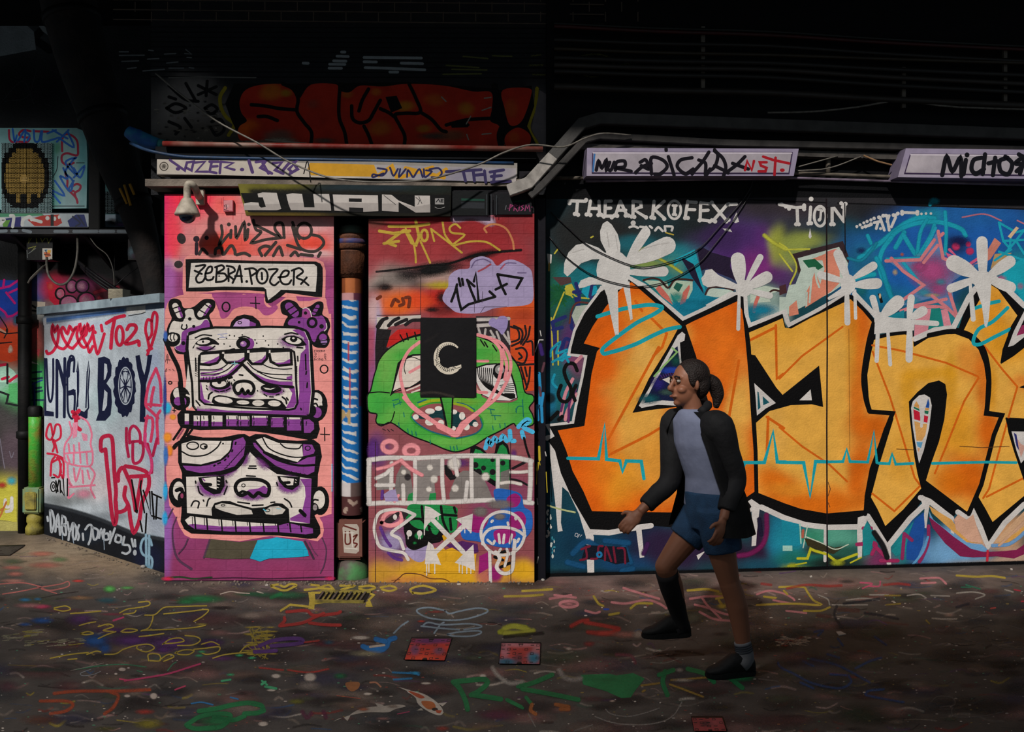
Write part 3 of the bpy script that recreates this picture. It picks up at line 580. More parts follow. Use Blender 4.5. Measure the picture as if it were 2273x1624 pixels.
# eyes
S.fill(K, '605,885 630,800 650,700 680,560 740,500 830,472 910,470 910,845 760,840 640,860'); S.fill('#cbbeb3', '635,835 665,720 700,600 770,520 830,490 910,484 910,730 860,760 800,795 700,805')
S.fill('#8a4c50', '630,850 700,812 800,808 910,760 910,835 790,862'); S.many('#cbbeb3', 14, '770,830 850,800 905,775|820,850 905,820'); S.many(K, 8, '770,500 745,600 758,665|630,850 800,800 910,730|780,510 830,500 905,530')
S.fill(K, '1450,600 1560,565 1660,560 1745,590 1810,660 1850,780 1870,905 1790,945 1640,940 1510,880 1450,760'); S.fill('#c9c4c0', '1458,612 1560,580 1660,572 1740,605 1800,680 1835,790 1860,900 1790,930 1640,925 1520,870 1458,740')
for k in range(9): S.line(K, 9, [(1470 + k * 20, 600 + k * 2), (1485 + k * 17, 700 + k * 10), (1560 + k * 20, 800 + k * 8), (1680 + k * 14, 860 + k * 6), (1840, 870 + k * 4)], 1)
for k in range(8): S.line(K, 8, [(1690 + k * 10, 780 + k * 16), (1830, 760 + k * 20)], 1)
S.dot(K, 1690, 640, 68, 82); S.dot('#8a8684', 1690, 625, 46, 46); S.dot('#c9c4c0', 1690, 622, 20); S.many('#8a4c50', 16, '1520,885 1640,935 1790,940 1860,915|1455,760 1500,840')
# mouth
mo = '818,1085 860,1030 930,990 1040,960 1220,968 1330,990 1420,1030 1500,1105 1515,1170 1480,1230 1370,1275 1230,1295 1060,1255 920,1190 850,1140'
S.line('#2f8a2c', 34, mo, 1, closed=True); S.fill('#884a4c', mo, sm=1); S.many('#1a5a6a', 14, '820,1090 870,1150 1000,1230 1200,1290|1500,1110 1515,1190 1440,1260 1260,1305|1270,950 1350,970 1440,1020|880,950 960,920')
S.line('#8aa01e', 30, '900,970 1000,935 1090,925', 1); S.line('#8aa01e', 24, '1240,960 1350,985 1420,1030', 1)
S.fill('#0f3438', '880,1070 960,1090 1010,1060 1100,1010 1230,1020 1310,1060 1360,1110 1310,1130 1290,1180 1215,1205 1170,1150 1090,1100 1000,1110 900,1110', sm=1); S.dot('#0f3438', 1425, 1150, 45, 35)
for x, y, rx, ry in ((1000, 1035, 48, 28), (1085, 1008, 36, 24), (860, 1092, 30, 26), (998, 1142, 46, 36), (1108, 1152, 32, 32), (1240, 1042, 30, 24), (1318, 1082, 30, 38), (1362, 1190, 32, 34), (1450, 1165, 28, 25), (1235, 1205, 22, 22)): S.dot('#d2ccc4', x, y, rx, ry)
S.fill(K, '1095,890 1112,890 1140,1010 1175,1195 1155,1190 1120,1010'); S.fill('#3f8f36', '1112,890 1222,890 1212,1000 1208,1200 1180,1200 1140,1010'); S.fill(K, '1218,890 1234,890 1222,1205 1206,1205')
for x, y in ((780, 1210), (820, 1230), (860, 1240), (1000, 1320), (1200, 1380), (1235, 1385), (1265, 1375), (1620, 1180), (1690, 1160), (1740, 1155), (640, 960), (700, 930), (1600, 1020), (1640, 1080), (1850, 1010), (740, 1050), (690, 1150)): S.line('#17685a', 10, [(x, y), (x + 6, y + 40)])
S.many('#17685a', 10, '630,930 690,915|640,980 720,945|1570,1010 1640,1022|1610,1075 1700,1080|1850,1040 1870,990 1920,985|1915,920 1925,1090')
# pink heart
PK = '#d8868a'
S.many(PK, 32, '900,350 800,430 735,540 708,650 720,760 760,890 850,1000 1060,1150 1180,1230 1265,1265|1262,1260 1330,1150 1450,1060 1560,960 1650,800 1700,650 1712,520 1690,410 1600,320 1470,280|1580,310 1700,360 1780,470 1800,600 1760,740 1660,900 1520,1020 1380,1140 1262,1270|740,900 850,1020 1000,1120 1110,1190|1440,760 1470,840 1560,850|1720,430 1760,580 1740,720')
S.line(PK, 60, '1090,1180 1180,1225 1262,1262 1320,1170', 1); S.line(PK, 28, '800,650 905,590'); S.line(PK, 26, '1460,540 1575,540')
S.fill('#8f80ae', '1590,185 1585,140 1620,112 1660,125 1690,98 1740,95 1770,130 1765,200 1740,250 1712,278 1670,230', sm=1)
S.many('#48aad4', 44, '1550,1400 1575,1320 1605,1365 1640,1300 1680,1345 1720,1280 1760,1330|1790,1230 1800,1320 1835,1330|1875,1190 1950,1120 1985,1135 1925,1190 2015,1240|1910,1240 1925,1295')
S.many('#2a1a20', 8, '530,1210 560,1225|580,1215 600,1235|615,1215 640,1230|1930,1300 1960,1420 2010,1540'); S.line(K, 22, '1930,1300 1960,1420 2010,1560')
S.ring('#d8888e', 60, 600, 1385, 68, 55, .45); S.ring('#d8888e', 60, 815, 1425, 68, 52, .45)
# ---- lower part: tags
S.view(730, 980, 4.457)
S.blob('#552a72', 440, 90, 70, 150, .9, core=.5); S.blob('#552a72', 1280, 210, 160, 60, .7); S.blob('#5a2a72', 1830, 120, 40, 60, .7)
S.fill(K, '1395,140 1400,60 1440,30 1520,70 1570,120 1640,110 1655,20 1720,-10 1770,30 1795,130 1795,420 1640,440 1430,300'); S.fill('#1a7a3c', '1430,120 1450,70 1500,85 1560,135 1660,120 1690,40 1720,25 1755,60 1780,150 1790,400 1650,390 1430,260', sm=0)
for x, y, r in ((1450, 230, 30), (1530, 260, 25), (1480, 300, 34), (1620, 300, 30), (1720, 210, 26), (1620, 180, 22)): S.dot('#151316', x, y, r)
GY = '#716a67'
S.fill(GY, '640,560 670,330 720,230 800,260 840,560'); S.fill('#7c7572', '860,190 1100,175 1110,330 1040,350 1060,580 870,590'); S.fill(GY, '1190,520 1260,330 1330,285 1440,290 1520,340 1570,440 1625,570 1200,580'); S.fill('#77706d', '480,340 600,270 640,300 600,470 470,480'); S.fill('#6a6461', '1700,300 1790,270 1780,540 1690,580')
S.fill('#1d7a3e', '770,590 790,520 830,500 850,590'); S.fill('#1d7a3e', '985,590 1000,510 1060,505 1060,580'); S.fill('#161316', '1140,230 1190,230 1230,330 1300,290 1250,370 1200,380 1150,320')
for x, y, r, c in ((740, 300, 24, WH), (1000, 255, 28, WH), (1040, 370, 36, WH), (990, 470, 26, WH), (1250, 460, 34, WH), (1550, 345, 38, WH), (1240, 215, 60, WH), (780, 350, 30, '#2a2528')): S.blob(c, x, y, r * 1.3, r * 1.3, .95, core=.6)
S.fill('#181417', '1800,260 1950,180 1950,210 1820,275'); S.line('#181417', 20, '1800,370 1880,385 1970,430'); S.many(WH, 40, '1800,300 1900,300 2000,290|1700,410 1800,400 1900,420', 1, .5)
W2 = '#c3bcb8'
S.many(W2, 58, '395,180 600,158 850,162 1100,150 1420,138 1780,150 2005,190|395,612 600,602 850,608 1100,598 1300,590 1700,575 2010,605|400,190 395,400 400,600|1995,190 1995,380 1985,570', 1, .45)
S.many(W2, 48, '852,170 855,380 850,600|622,210 618,400 612,580|1122,170 1122,380 1140,590|1412,150 1410,300 1416,585|1672,150 1672,380 1668,580|735,430 740,590|1370,400 1350,580|1240,160 1270,330', 1, .4)
S.many(W2, 50, '470,360 560,320 600,280|470,430 570,430 640,430', 1, .5); S.line('#d8888e', 50, '720,190 800,260 920,330', 1, .5); S.line('#d8888e', 44, '480,270 600,240 720,180', 1, .6); S.line('#d8888e', 34, '650,590 690,530', 1, .4)
# cats, eye and magenta blue band
S.blob('#9385aa', 620, 990, 150, 130, .9, core=.5); S.fill('#9385aa', '600,480 660,470 690,590 560,590 540,520'); S.fill('#9385aa', '760,1050 960,1000 950,1160 880,1190 790,1130', sm=1)
S.many('#57307a', 36, '530,490 525,560|510,850 560,960 610,1030|590,1100 650,1150 720,1170', 1, .3); S.blob('#57307a', 690, 1110, 90, 60, .8)
S.fill('#1b7a3e', '780,640 940,620 1240,640 1270,720 1250,880 1100,900 800,860', sm=1); S.fill(K, '740,860 760,780 900,750 1000,830 1100,900 1110,980 1000,1010 930,1040 840,1070 770,1030 755,940', sm=1); S.fill('#1b7a3e', '800,790 900,775 960,830 1080,870 1060,920 980,880 860,850', sm=1)
S.many(K, 26, '920,640 930,760|1110,640 1130,780 1180,900|1240,650 1255,700|1200,760 1210,870|1120,720 1260,730|990,850 1040,980|1080,820 1130,960'); S.blob('#1b7a3e', 890, 930, 50, 40, .9, core=.6); S.blob('#1b7a3e', 850, 1000, 24, 18, .9)
S.fill('#8c1b66', '1300,790 1420,720 1560,780 1500,900 1400,940 1290,900', sm=1); S.fill('#2158a6', '1320,860 1480,900 1560,820 1600,740 1700,680 1640,560 1640,470 1760,470 1900,520 1930,640 2005,700 2010,860 1940,960 1880,1040 1680,1040 1500,990 1330,960', sm=1)
S.fill('#8c1b66', '1760,560 1840,510 1900,560 1860,640 1780,640', sm=1); S.fill('#8c1b66', '1800,720 1900,690 1950,760 1920,850 1800,860', sm=1); S.fill('#8c1b66', '1640,880 1800,860 1850,930 1740,1010 1650,980', sm=1); S.fill('#8c1b66', '1490,1130 1600,1080 1580,1250 1480,1310'); S.blob('#8c1b66', 1650, 1300, 90, 110, .9, core=.5); S.blob('#e08a2a', 1700, 1130, 80, 70, .9, core=.5)
S.blob(GY, 1690, 620, 160, 60, .8, core=.5); S.blob(GY, 1500, 690, 90, 60, .8, core=.5); S.blob(GY, 1690, 740, 70, 40, .9, core=.5)
S.fill('#4a2058', '1150,1020 1320,980 1470,1010 1480,1090 1340,1120 1220,1060'); S.fill('#c9961e', '1120,930 1160,900 1180,1000 1140,990'); S.fill('#c9961e', '960,1210 1000,1020 1040,1050 1130,1040 1150,1070 1220,1045 1330,1110 1460,1110 1440,1300 960,1300')
S.many(K, 30, '1640,1140 1720,1170|1690,1100 1760,1080|1700,1240 1790,1200'); S.many('#d8888e', 52, '520,800 600,830 700,800 720,730 640,690 560,720 520,800', 1, .4); S.fill('#2a2226', '550,790 600,740 690,690 690,740 620,800', sm=1); S.fill('#2a2226', '720,690 760,680 790,720 740,770'); S.dot(W2, 655, 745, 20, 28)
S.many(W2, 34, '850,720 740,675 640,668 540,685 480,730 450,850 470,960 510,1040 620,1075 740,1100 785,1165|850,725 740,810 620,905 700,960 740,1060|', 1, .12) if False else S.many(W2, 34, '850,720 740,675 640,668 540,685 480,730 450,850 470,960 510,1040 620,1075 740,1100 785,1165|850,725 740,810 620,905 700,960 740,1060', 1, .12)
S.many(W2, 50, '1030,775 1180,930 1330,1090|1055,1090 1200,960 1330,835', 0, .12)
for t in ('950,632 1010,650 1112,720 1060,745 985,810 940,880', '1255,765 1340,740 1425,710 1412,905 1380,880 1330,825', '985,985 1030,1020 1112,1220 1050,1205 950,1210 960,1080', '1430,1015 1448,1275 1350,1230 1245,1195 1330,1110'): S.fill(W2, t)
for x, y, l in ((968, 1200, 120), (990, 1200, 90), (1048, 1200, 100), (1290, 1200, 90), (1320, 1210, 90), (1365, 1220, 80), (1405, 1240, 60), (945, 830, 90), (1345, 840, 60), (1080, 730, 40), (1400, 860, 40)): S.line(W2, 11, [(x, y), (x, y + l)])
S.dot(W2, 796, 905, 28, 32); S.dot(W2, 898, 905, 26, 30); S.many(W2, 10, '785,910 785,960|900,920 905,960|890,920 888,960')
S.ring(W2, 32, 1720, 905, 215, 215, .15); S.line(W2, 32, '1520,1010 1530,930 1600,860 1740,845 1860,875 1940,930', 1, .15); S.line(W2, 36, '1590,1080 1595,1240 1600,1390', 1, .3); S.line(W2, 40, '1840,980 1830,1080 1810,1270 1720,1300 1660,1240 1690,1150 1650,1090', 1, .15)
S.many(W2, 26, '1680,915 1690,1000|1735,920 1725,1000|1810,920 1790,1000|1570,970 1620,1010 1640,980|1830,970 1860,990 1880,960|1610,790 1620,780|1770,800 1775,820|1845,755 1850,765|1760,1060 1770,1110 1740,1230|1680,1090 1700,1060', 1)
S.line('#3a2024', 6, '460,0 462,1385', 0); S.line('#2a1a20', 6, '1797,0 1800,1400', 0); S.line('#5a3424', 7, '640,1390 700,1340 760,1300 900,1310 1000,1350 1130,1355 1190,1380', 1)
S.many('#6a3a1c', 5, '940,1290 1010,1300|700,1360 620,1370', 1, .3)
S.build('wall_pier_middle', PIER, kind='structure')
# ------------------------------------------------------------ long wall with the orange letters
EA = W(1213, 0, 6.84); EB = W(2273, 0, 7.27)
EU = Vector((EB.x - EA.x, EB.y - EA.y, 0)).normalized()
EO = Vector((EA.x, EA.y, 0))
S = Surf(EO, EU, Z); S.solid(0, 5.2, 0, 4.9, 0.3, '#0c0c0e')
bg = gradient('#17414a', [
    (1700, 450, 620, 40, '#262526', 1), (1330, 520, 150, 70, '#232424', 1), (1560, 500, 80, 40, '#1e2426', 1), (1740, 500, 110, 60, '#3a3038', .7), (1560, 560, 60, 40, '#2a3438', .8), (2000, 470, 120, 26, '#242428', 1),
    (1235, 640, 30, 70, '#1f4a38', .8), (1262, 640, 40, 50, '#17705c', .6), (1300, 610, 50, 30, '#1a7480', .8), (1410, 540, 50, 20, '#186a78', .7), (1430, 600, 90, 40, '#1f7078', .9), (1430, 585, 70, 10, '#8f9a2a', .7), (1500, 590, 20, 26, '#7f962c', .5), (1450, 560, 40, 12, '#6f8a30', .6), (1520, 570, 50, 30, '#1c808c', .8), (1530, 660, 90, 50, '#157a94', 1), (1480, 640, 40, 30, '#2a8a7c', .6),
    (1640, 560, 90, 70, '#4c2a6a', 1), (1690, 590, 50, 40, '#7a2a72', .9), (1600, 530, 60, 30, '#35224a', .7), (1700, 540, 26, 40, '#5c2a70', .7), (1725, 545, 22, 40, '#a6ac3a', .8), (1740, 580, 24, 20, '#8f9c3c', .7), (1740, 615, 30, 40, '#5a2a68', .7), (1660, 690, 60, 30, '#156f86', 1), (1690, 660, 50, 26, '#9fb4a8', .8), (1720, 700, 30, 20, '#b8c4b8', .8),
    (1800, 535, 60, 18, '#8c9440', .9), (1765, 560, 26, 40, '#8f9a4a', .7), (1850, 560, 40, 30, '#1f4a56', .8), (1840, 520, 30, 20, '#26343a', .7),
    (1960, 600, 120, 90, '#1f5a9a', 1), (2050, 570, 120, 100, '#1a5aa4', 1), (2180, 520, 150, 80, '#1c56a0', 1), (2273, 650, 70, 70, '#159aac', 1), (2130, 480, 100, 30, '#1f5c9c', .9), (2060, 480, 30, 20, '#1a7f98', .9), (1920, 590, 40, 50, '#1d6680', .7), (1960, 660, 60, 30, '#14728e', .7), (2230, 690, 40, 22, '#2a6aa0', .7), (2120, 545, 26, 20, '#1c2c58', .9),
    (2080, 700, 60, 30, '#2c8c96', .8),
    (1225, 780, 20, 60, '#36245c', 1), (1240, 850, 30, 60, '#186068', 1), (1222, 890, 12, 50, '#1a7098', .6), (1270, 760, 26, 60, '#5c2a66', .8), (1280, 800, 22, 40, '#8a4a68', .7), (1236, 930, 26, 20, '#16262c', .9),
    (1240, 1120, 40, 90, '#103846', 1), (1228, 1040, 14, 60, '#16262e', .9), (1330, 1210, 120, 60, '#0f3a54', 1), (1280, 1200, 50, 60, '#0e3349', 1), (1430, 1200, 60, 50, '#182440', .9), (1390, 1170, 60, 12, '#151a26', .9), (1400, 1250, 60, 20, '#123c62', .9), (1510, 1220, 90, 50, '#2a1a36', 1), (1620, 1230, 60, 30, '#2a142c', 1), (1690, 1190, 26, 60, '#2c1530', 1),  # teal and blue ground darkened here for the weaker light near the foot
    (1730, 1190, 30, 60, '#1a6c88', 1), (1690, 1252, 60, 16, '#18465a', .9), (1760, 1200, 40, 50, '#1c7f94', 1), (1780, 1240, 60, 22, '#1c6a5c', .9), (1765, 1262, 30, 10, '#7f8f2c', .9), (1845, 1190, 60, 24, '#5aa48c', .9), (1800, 1190, 40, 16, '#2a7f60', .8), (1880, 1230, 60, 26, '#2a5a48', .7), (1850, 1250, 70, 16, '#1a1c18', .9), (1810, 1215, 30, 14, '#2c2618', .9), (1930, 1190, 26, 40, '#1c7a84', .9), (1960, 1240, 40, 20, '#7a2456', .8), (2000, 1200, 30, 50, '#1a8088', .9), (2040, 1200, 26, 60, '#1a4a90', 1),
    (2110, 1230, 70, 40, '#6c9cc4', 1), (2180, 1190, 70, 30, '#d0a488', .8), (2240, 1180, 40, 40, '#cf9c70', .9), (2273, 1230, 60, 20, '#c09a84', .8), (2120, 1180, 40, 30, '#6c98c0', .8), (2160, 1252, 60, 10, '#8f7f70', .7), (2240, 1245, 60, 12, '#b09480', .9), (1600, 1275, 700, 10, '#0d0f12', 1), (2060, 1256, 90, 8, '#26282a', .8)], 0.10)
S.view(0, 0)
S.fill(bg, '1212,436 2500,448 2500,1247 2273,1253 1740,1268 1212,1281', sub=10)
S.fill('#2b292c', '1740,436 2500,446 2500,468 2273,463 1835,450 1640,440'); S.fill('#0c0c0e', '1212,430 2500,434 2500,447 2273,441 1740,438 1212,442'); S.line('#0e0d10', 3, '1640,442 1840,450 2273,464 2500,470', 0)
# sprayed ground: purple wedges, green grass tags, teal wings
S.view(1200, 420, 4.209)
S.fill('#241a30', '1460,560 1520,545 1600,590 1780,640 1770,720 1830,860 1780,830 1650,780 1560,740 1500,760'); S.fill('#1e1a30', '1310,640 1360,650 1430,700 1500,880 1525,980 1470,900 1420,830'); S.fill('#1f9aac', '1440,560 1500,760 1540,960 1500,900 1430,700 1330,640 1250,720 1240,660', sm=0)
S.line('#a8a83a', 34, '880,690 960,650 1080,640 1200,700 1320,780', 1, .7); S.line('#9aa02a', 40, '830,640 920,580 1000,540', 1, .8); S.line('#b4b440', 50, '2090,430 2180,500 2290,560', 1, .7)
S.fill('#a9bba6', '950,840 1010,850 1180,860 1240,1060 1120,960 1000,880'); S.fill('#a9bba6', '1200,950 1250,850 1420,860 1420,940 1380,1020 1290,1060'); S.fill('#1d5a4c', '1240,920 1270,870 1330,890 1290,960'); S.line('#3a2420', 22, '960,850 1040,830 1120,850 1190,920 1250,850 1330,840 1420,850', 1, .3)
S.fill('#c4685c', '1075,930 1110,890 1200,1000 1235,1080 1130,1000'); S.fill('#c4685c', '1330,960 1390,890 1395,920 1350,1060 1300,1080'); S.blob('#2a8a80', 1270, 1010, 80, 60, .8); S.blob('#147a96', 1400, 1090, 180, 80, .9)
S.fill('#b4c2b6', '1540,990 1580,920 1800,940 1790,1000 1640,1010'); S.line('#3a2424', 22, '1540,980 1580,920 1700,915 1800,940', 1, .3); S.fill('#b8c4b4', '1960,940 2100,900 2250,930 2200,960 2120,980 2150,1050 1960,1060'); S.line('#3a2420', 20, '2130,970 2180,940 2260,960', 1, .3); S.line('#c4685c', 36, '2050,960 2010,1060 1995,1140', 1, .2); S.blob('#157a96', 2060, 1130, 200, 70, .9); S.blob('#157a96', 1640, 1060, 160, 60, .9)
S.many('#1d5c34', 16, '80,900 200,980 270,920|90,1040 180,960 280,900|100,960 240,1050|150,900 260,1010|180,890 170,1080|90,1100 230,960|120,890 230,1090|200,900 300,980', 0, .2); S.blob('#1d5c38', 160, 990, 110, 110, .8)
S.many('#b8ac3a', 14, '115,1220 170,1080 220,960|280,920 330,1000 450,1020|100,1200 115,1640|160,1300 165,1640|230,930 300,1010|130,600 160,560|470,450 490,440', 1)
S.fill('#b6aa3c', '230,900 290,880 330,960 280,1000 230,980')
S.many('#232a66', 34, '330,880 360,1000 345,1120|310,960 380,960|330,1020 350,1110|110,1240 230,1190|110,1240 135,1390|115,1310 200,1290|300,1170 290,1290 330,1310|360,1180 400,1180|200,1490 230,1400 280,1420 250,1500|500,880 470,1010', 1)
S.many('#1c92ac', 24, '90,1560 100,1500 180,1430 150,1530 250,1500 180,1590 270,1560|200,1600 240,1550|360,880 450,900 520,960', 1); S.fill('#1a94ac', '400,900 520,900 540,960 440,1020 380,960'); S.line('#2c2a5a', 30, '480,890 460,1000')
S.fill('#a8b0a2', '290,1180 330,1090 440,1080 380,1180 330,1290'); S.line('#5c302c', 20, '270,1250 290,1130 340,1060 440,1060', 1, .3)
S.fill(WH, '60,600 105,610 100,690 70,700'); S.line('#c8a048', 14, '80,690 78,760'); S.fill('#4e3838', '110,820 280,820 290,870 190,900')
S.view(1730, 420, 4.186)
# block letters behind the palms
S.fill('#35262a', '120,600 590,480 650,640 640,700 560,780 420,800 180,790'); S.fill('#b3c0b4', '170,640 555,535 640,690 600,880 480,960 60,1170 0,1150 0,1000 60,1000 90,890 150,880 200,750'); S.fill('#cf8068', '270,660 500,570 560,680 560,870 480,950 240,1100 245,960 290,880 330,760 380,880 420,740 400,660'); S.fill('#1d5a3c', '215,660 330,645 410,720 360,750 320,720 270,730'); S.fill('#cf8068', '90,1090 160,1030 180,1160 90,1180'); S.many('#b3c0b4', 18, '330,730 345,840 370,910|300,800 280,1050|255,960 250,1080', 1); S.line('#d27a6c', 22, '440,590 540,570 570,680', 1); S.fill('#45292c', '0,900 60,880 70,960 0,985'); S.many('#b6b440', 20, '0,500 80,560 160,720 100,880|0,600 60,680 120,760|60,560 280,555', 1, .4)
# big teal wreath, star and stickers
T1 = '#1a96ac'
S.many(T1, 60, '740,640 850,560 960,480 1080,380 1200,300 1320,260 1440,270', 1, .5); S.many(T1, 52, '1000,500 1080,400 1220,330 1400,300 1560,320 1690,370 1730,430|1040,450 960,560 930,680 950,800 1010,900 1030,980|1160,400 1080,540|1150,420 1260,600', 1, .4)
S.many(T1, 44, '1370,280 1310,400 1280,600|1440,330 1400,440 1290,620|1540,210 1550,400 1540,600|1430,100 1400,140|820,430 850,500', 1, .5); S.line('#1a7c96', 40, '640,640 760,660 860,560 900,500', 1, .7); S.line('#178ca4', 60, '900,640 960,760 1000,900 1040,1000', 1, .6)
S.blob('#178a9c', 1440, 110, 60, 40, .9, core=.4); S.blob('#1c2a5a', 760, 570, 60, 40, .7); S.blob('#1a6a70', 760, 940, 80, 90, .7); S.line('#1a9aac', 60, '700,830 800,800 880,790', 1, .5)
S.fill('#5a7aa8', '1470,380 1540,640 1800,730 1600,860 1630,1160 1410,1010 1150,1080 1320,890 1000,660 1320,655'); S.blob('#a8487c', 1420, 760, 260, 200, .9); S.blob('#a8487c', 1300, 720, 90, 60, .8); S.blob('#a8487c', 1480, 930, 120, 90, .7); S.blob('#3c8aa0', 1340, 960, 80, 50, .8); S.blob('#3c8aa0', 1500, 860, 60, 40, .6); S.blob('#b0a070', 1420, 985, 90, 24, .7); S.blob('#3c8aa0', 1240, 1040, 90, 60, .8)
S.many('#2396b0', 40, '1000,650 1300,640|1450,360 1330,610|1150,680 1310,880', 1, .4)
PS = '#c9787f'
S.many(PS, 34, '990,665 1310,655 1440,470|1475,390 1520,640 1700,710|1040,640 1150,760 1340,890 1130,1040|1470,520 1340,680|1130,1130 1270,1080 1550,1020|1420,990 1560,1100 1640,1180|1580,960 1640,1150|1500,430 1520,410|1230,1090 1440,1090 1560,1100', 0, .2)
S.many('#c4567a', 30, '1580,560 1660,640 1560,600 1640,740|1760,700 1880,620', 0, .2); S.blob('#b8305e', 1640, 530, 44, 44, .95, core=.6); S.blob('#b8305e', 1770, 575, 44, 40, .95, core=.6); S.blob('#b8305e', 1755, 510, 30, 30, .95, core=.6); S.blob('#1a2050', 1680, 480, 120, 60, .8)
S.fill('#c07868', '1900,620 2000,450 2060,500 1960,650 1840,720'); S.fill('#b08c5c', '2000,600 2160,590 2060,680 1960,740'); S.blob('#b4a080', 1075, 770, 30, 36, .8); S.blob('#b05a44', 1140, 605, 22, 20, .9)
S.many('#1a9ab0', 22, '2040,310 2080,480 2150,560 2000,660|2040,310 2200,400 2273,380|2080,480 2273,470|2150,420 2140,560|2273,380 2180,500 2100,590|2200,480 2273,600|2040,580 2273,660', 0); S.fill('#d0b08c', '2120,440 2200,345 2225,360 2150,455'); S.many('#b06a7c', 18, '1700,260 1900,230 2060,290|1780,720 1850,680|2210,290 2273,320', 1, .5)
S.fill('#179aac', '2060,830 2110,720 2273,640 2273,1080 2150,960', sm=0); S.blob('#1c6aa4', 2170, 1000, 70, 60, .9); S.fill('#2a6aa0', '1800,700 1900,680 1830,740'); S.blob('#b85a86', 2060, 830, 60, 40, .7); S.blob('#b86a90', 2240, 900, 40, 40, .5)
S.fill('#1a7c74', '1380,1300 1410,1110 1490,1100 1520,1280'); S.fill('#cf8490', '1250,1370 1260,1200 1330,1110 1410,1110 1380,1310'); S.fill('#cf8490', '1500,1120 1560,1110 1600,1280 1530,1290'); S.fill('#1a7c8c', '990,1190 1080,1150 1160,1120 1160,1210'); S.fill('#13100f', '915,970 940,965 965,1050 940,1060'); S.dot('#c8a880', 935, 990, 10, 24)
S.many('#c08a70', 12, '500,1060 480,1140|400,1140 480,1110', 1, .5)
# ------ the bone lettering along the top edge
S.view(1200, 420, 4.209); BW = '#c4bfbb'
S.many(BW, 30, '270,108 420,112|345,115 335,230|465,110 445,235|545,112 550,238|455,178 545,180|605,110 600,250|605,112 660,110|605,178 655,175|602,250 665,250|745,112 700,240|745,112 805,240|715,195 795,195|865,112 862,250|862,112 935,120 940,165 870,190 985,262|1060,112 1045,260|1155,112 1065,190 1155,270|1255,155 1248,232|1375,112 1350,265|1375,118 1455,122|1368,188 1440,190|1495,125 1490,285|1495,128 1575,135|1495,200 1565,195|1490,285 1575,295|1600,130 1740,295|1745,140 1615,290|1780,140 1830,138', 0)
for x, y in ((270, 112), (425, 100), (270, 130), (320, 230), (350, 238), (430, 235), (465, 240), (540, 240), (565, 238), (590, 255), (665, 262), (690, 245), (715, 248), (795, 245), (820, 245), (850, 255), (875, 258), (985, 262), (1035, 262), (1060, 268), (1155, 275), (1350, 268), (1375, 268), (1485, 290), (1580, 300), (1600, 290), (1630, 300), (1735, 300), (1755, 285), (1760, 140), (1600, 125)): S.dot(BW, x, y, 20)
S.ring(BW, 24, 1250, 192, 60, 84); S.dot(BW, 1240, 150, 16); S.dot(BW, 1265, 152, 16); S.dot(BW, 1240, 235, 15); S.dot(BW, 1262, 238, 15)
S.fill(BW, '1790,300 1830,215 1855,305 1820,315'); S.dot(BW, 865, 315, 24); S.many(BW, 22, '830,355 870,345 910,360|930,350 970,355|985,350 1010,380|1020,345 1040,360|1070,385 1100,355 1140,390|1160,345 1165,390|1170,345 1230,350 1225,385', 1); S.fill(BW, '1700,365 1770,370 1790,400 1720,385'); S.line('#b8a040', 12, '1170,405 1240,425')
S.view(1730, 420, 4.186)
S.many(BW, 30, '0,140 90,160 150,170 235,165|165,175 170,320|290,165 280,310|490,135 490,310|490,150 600,300|605,140 598,290', 0)
for x, y in ((20, 140), (90, 180), (230, 150), (230, 185), (155, 325), (180, 325), (295, 90), (270, 318), (295, 315), (480, 325), (505, 325), (480, 135), (575, 130), (615, 135), (590, 165), (60, 160)): S.dot(BW, x, y, 19)
S.ring(BW, 26, 378, 250, 55, 92); S.line(BW, 22, '360,190 385,195 380,280'); S.dot(BW, 370, 285, 16); S.dot(BW, 395, 200, 14); S.fill(BW, '270,440 285,360 300,440 285,460'); S.dot('#d0cbc6', 295, 90, 22)
for x, y, r in ((720, 345, 14), (750, 330, 14), (785, 312, 14), (815, 298, 15), (850, 285, 15), (880, 270, 16), (770, 355, 15), (940, 365, 14), (720, 352, 10), (1320, 228, 12), (1362, 225, 12), (1408, 225, 12)): S.dot(BW, x, y, r)
S.many(BW, 26, '800,345 850,330|880,310 930,300|900,365 915,310|935,260 975,380|960,250 990,240|1000,250 1020,380|1020,245 1000,300|1060,245 1100,230|1080,260 1040,350|1140,215 1280,220', 0)
for x, y in ((800, 345), (850, 325), (925, 260), (965, 245), (1000, 250), (1060, 240), (1100, 225), (1140, 208), (1140, 228), (1282, 210), (1282, 228)): S.dot(BW, x, y, 18)
# ------ letters, in the photo's own pixels
S.view(0, 0)
HW = '#c6c0bc'; OR, YE, OD = '#d85f0e', '#e0a646', '#c85c10'
def outl(w, p): S.line(HW, w, p, 0)
blk1 = '1388,612 1402,620 1428,636 1470,672 1515,712 1575,684 1635,654 1650,658 1652,700 1660,728 1700,712 1737,696 1741,714 1745,729 1770,716 1820,690 1880,652 1892,655 1930,695 1946,716 1942,745 1985,736 2027,733 2030,752 2075,732 2110,727 2128,728 2140,690 2160,640 2195,604 2230,640 2273,686 2400,740 2400,1130 2273,1119 2230,1160 2193,1212 2176,1170 2159,1132 2146,1150 2126,1134 2112,1152 2063,1112 2048,1108 2020,1150 1970,1214 1948,1180 1926,1145 1907,1167 1837,1168 1787,1162 1739,1147 1687,1126 1672,1124 1635,1160 1570,1172 1500,1170 1440,1166 1404,1168 1352,1176 1309,1176 1297,1152 1269,1104 1245,1055 1222,1000 1217,976 1231,968 1219,946 1274,940 1281,902 1295,838 1304,788 1266,784 1268,772 1278,734 1297,696 1333,648'
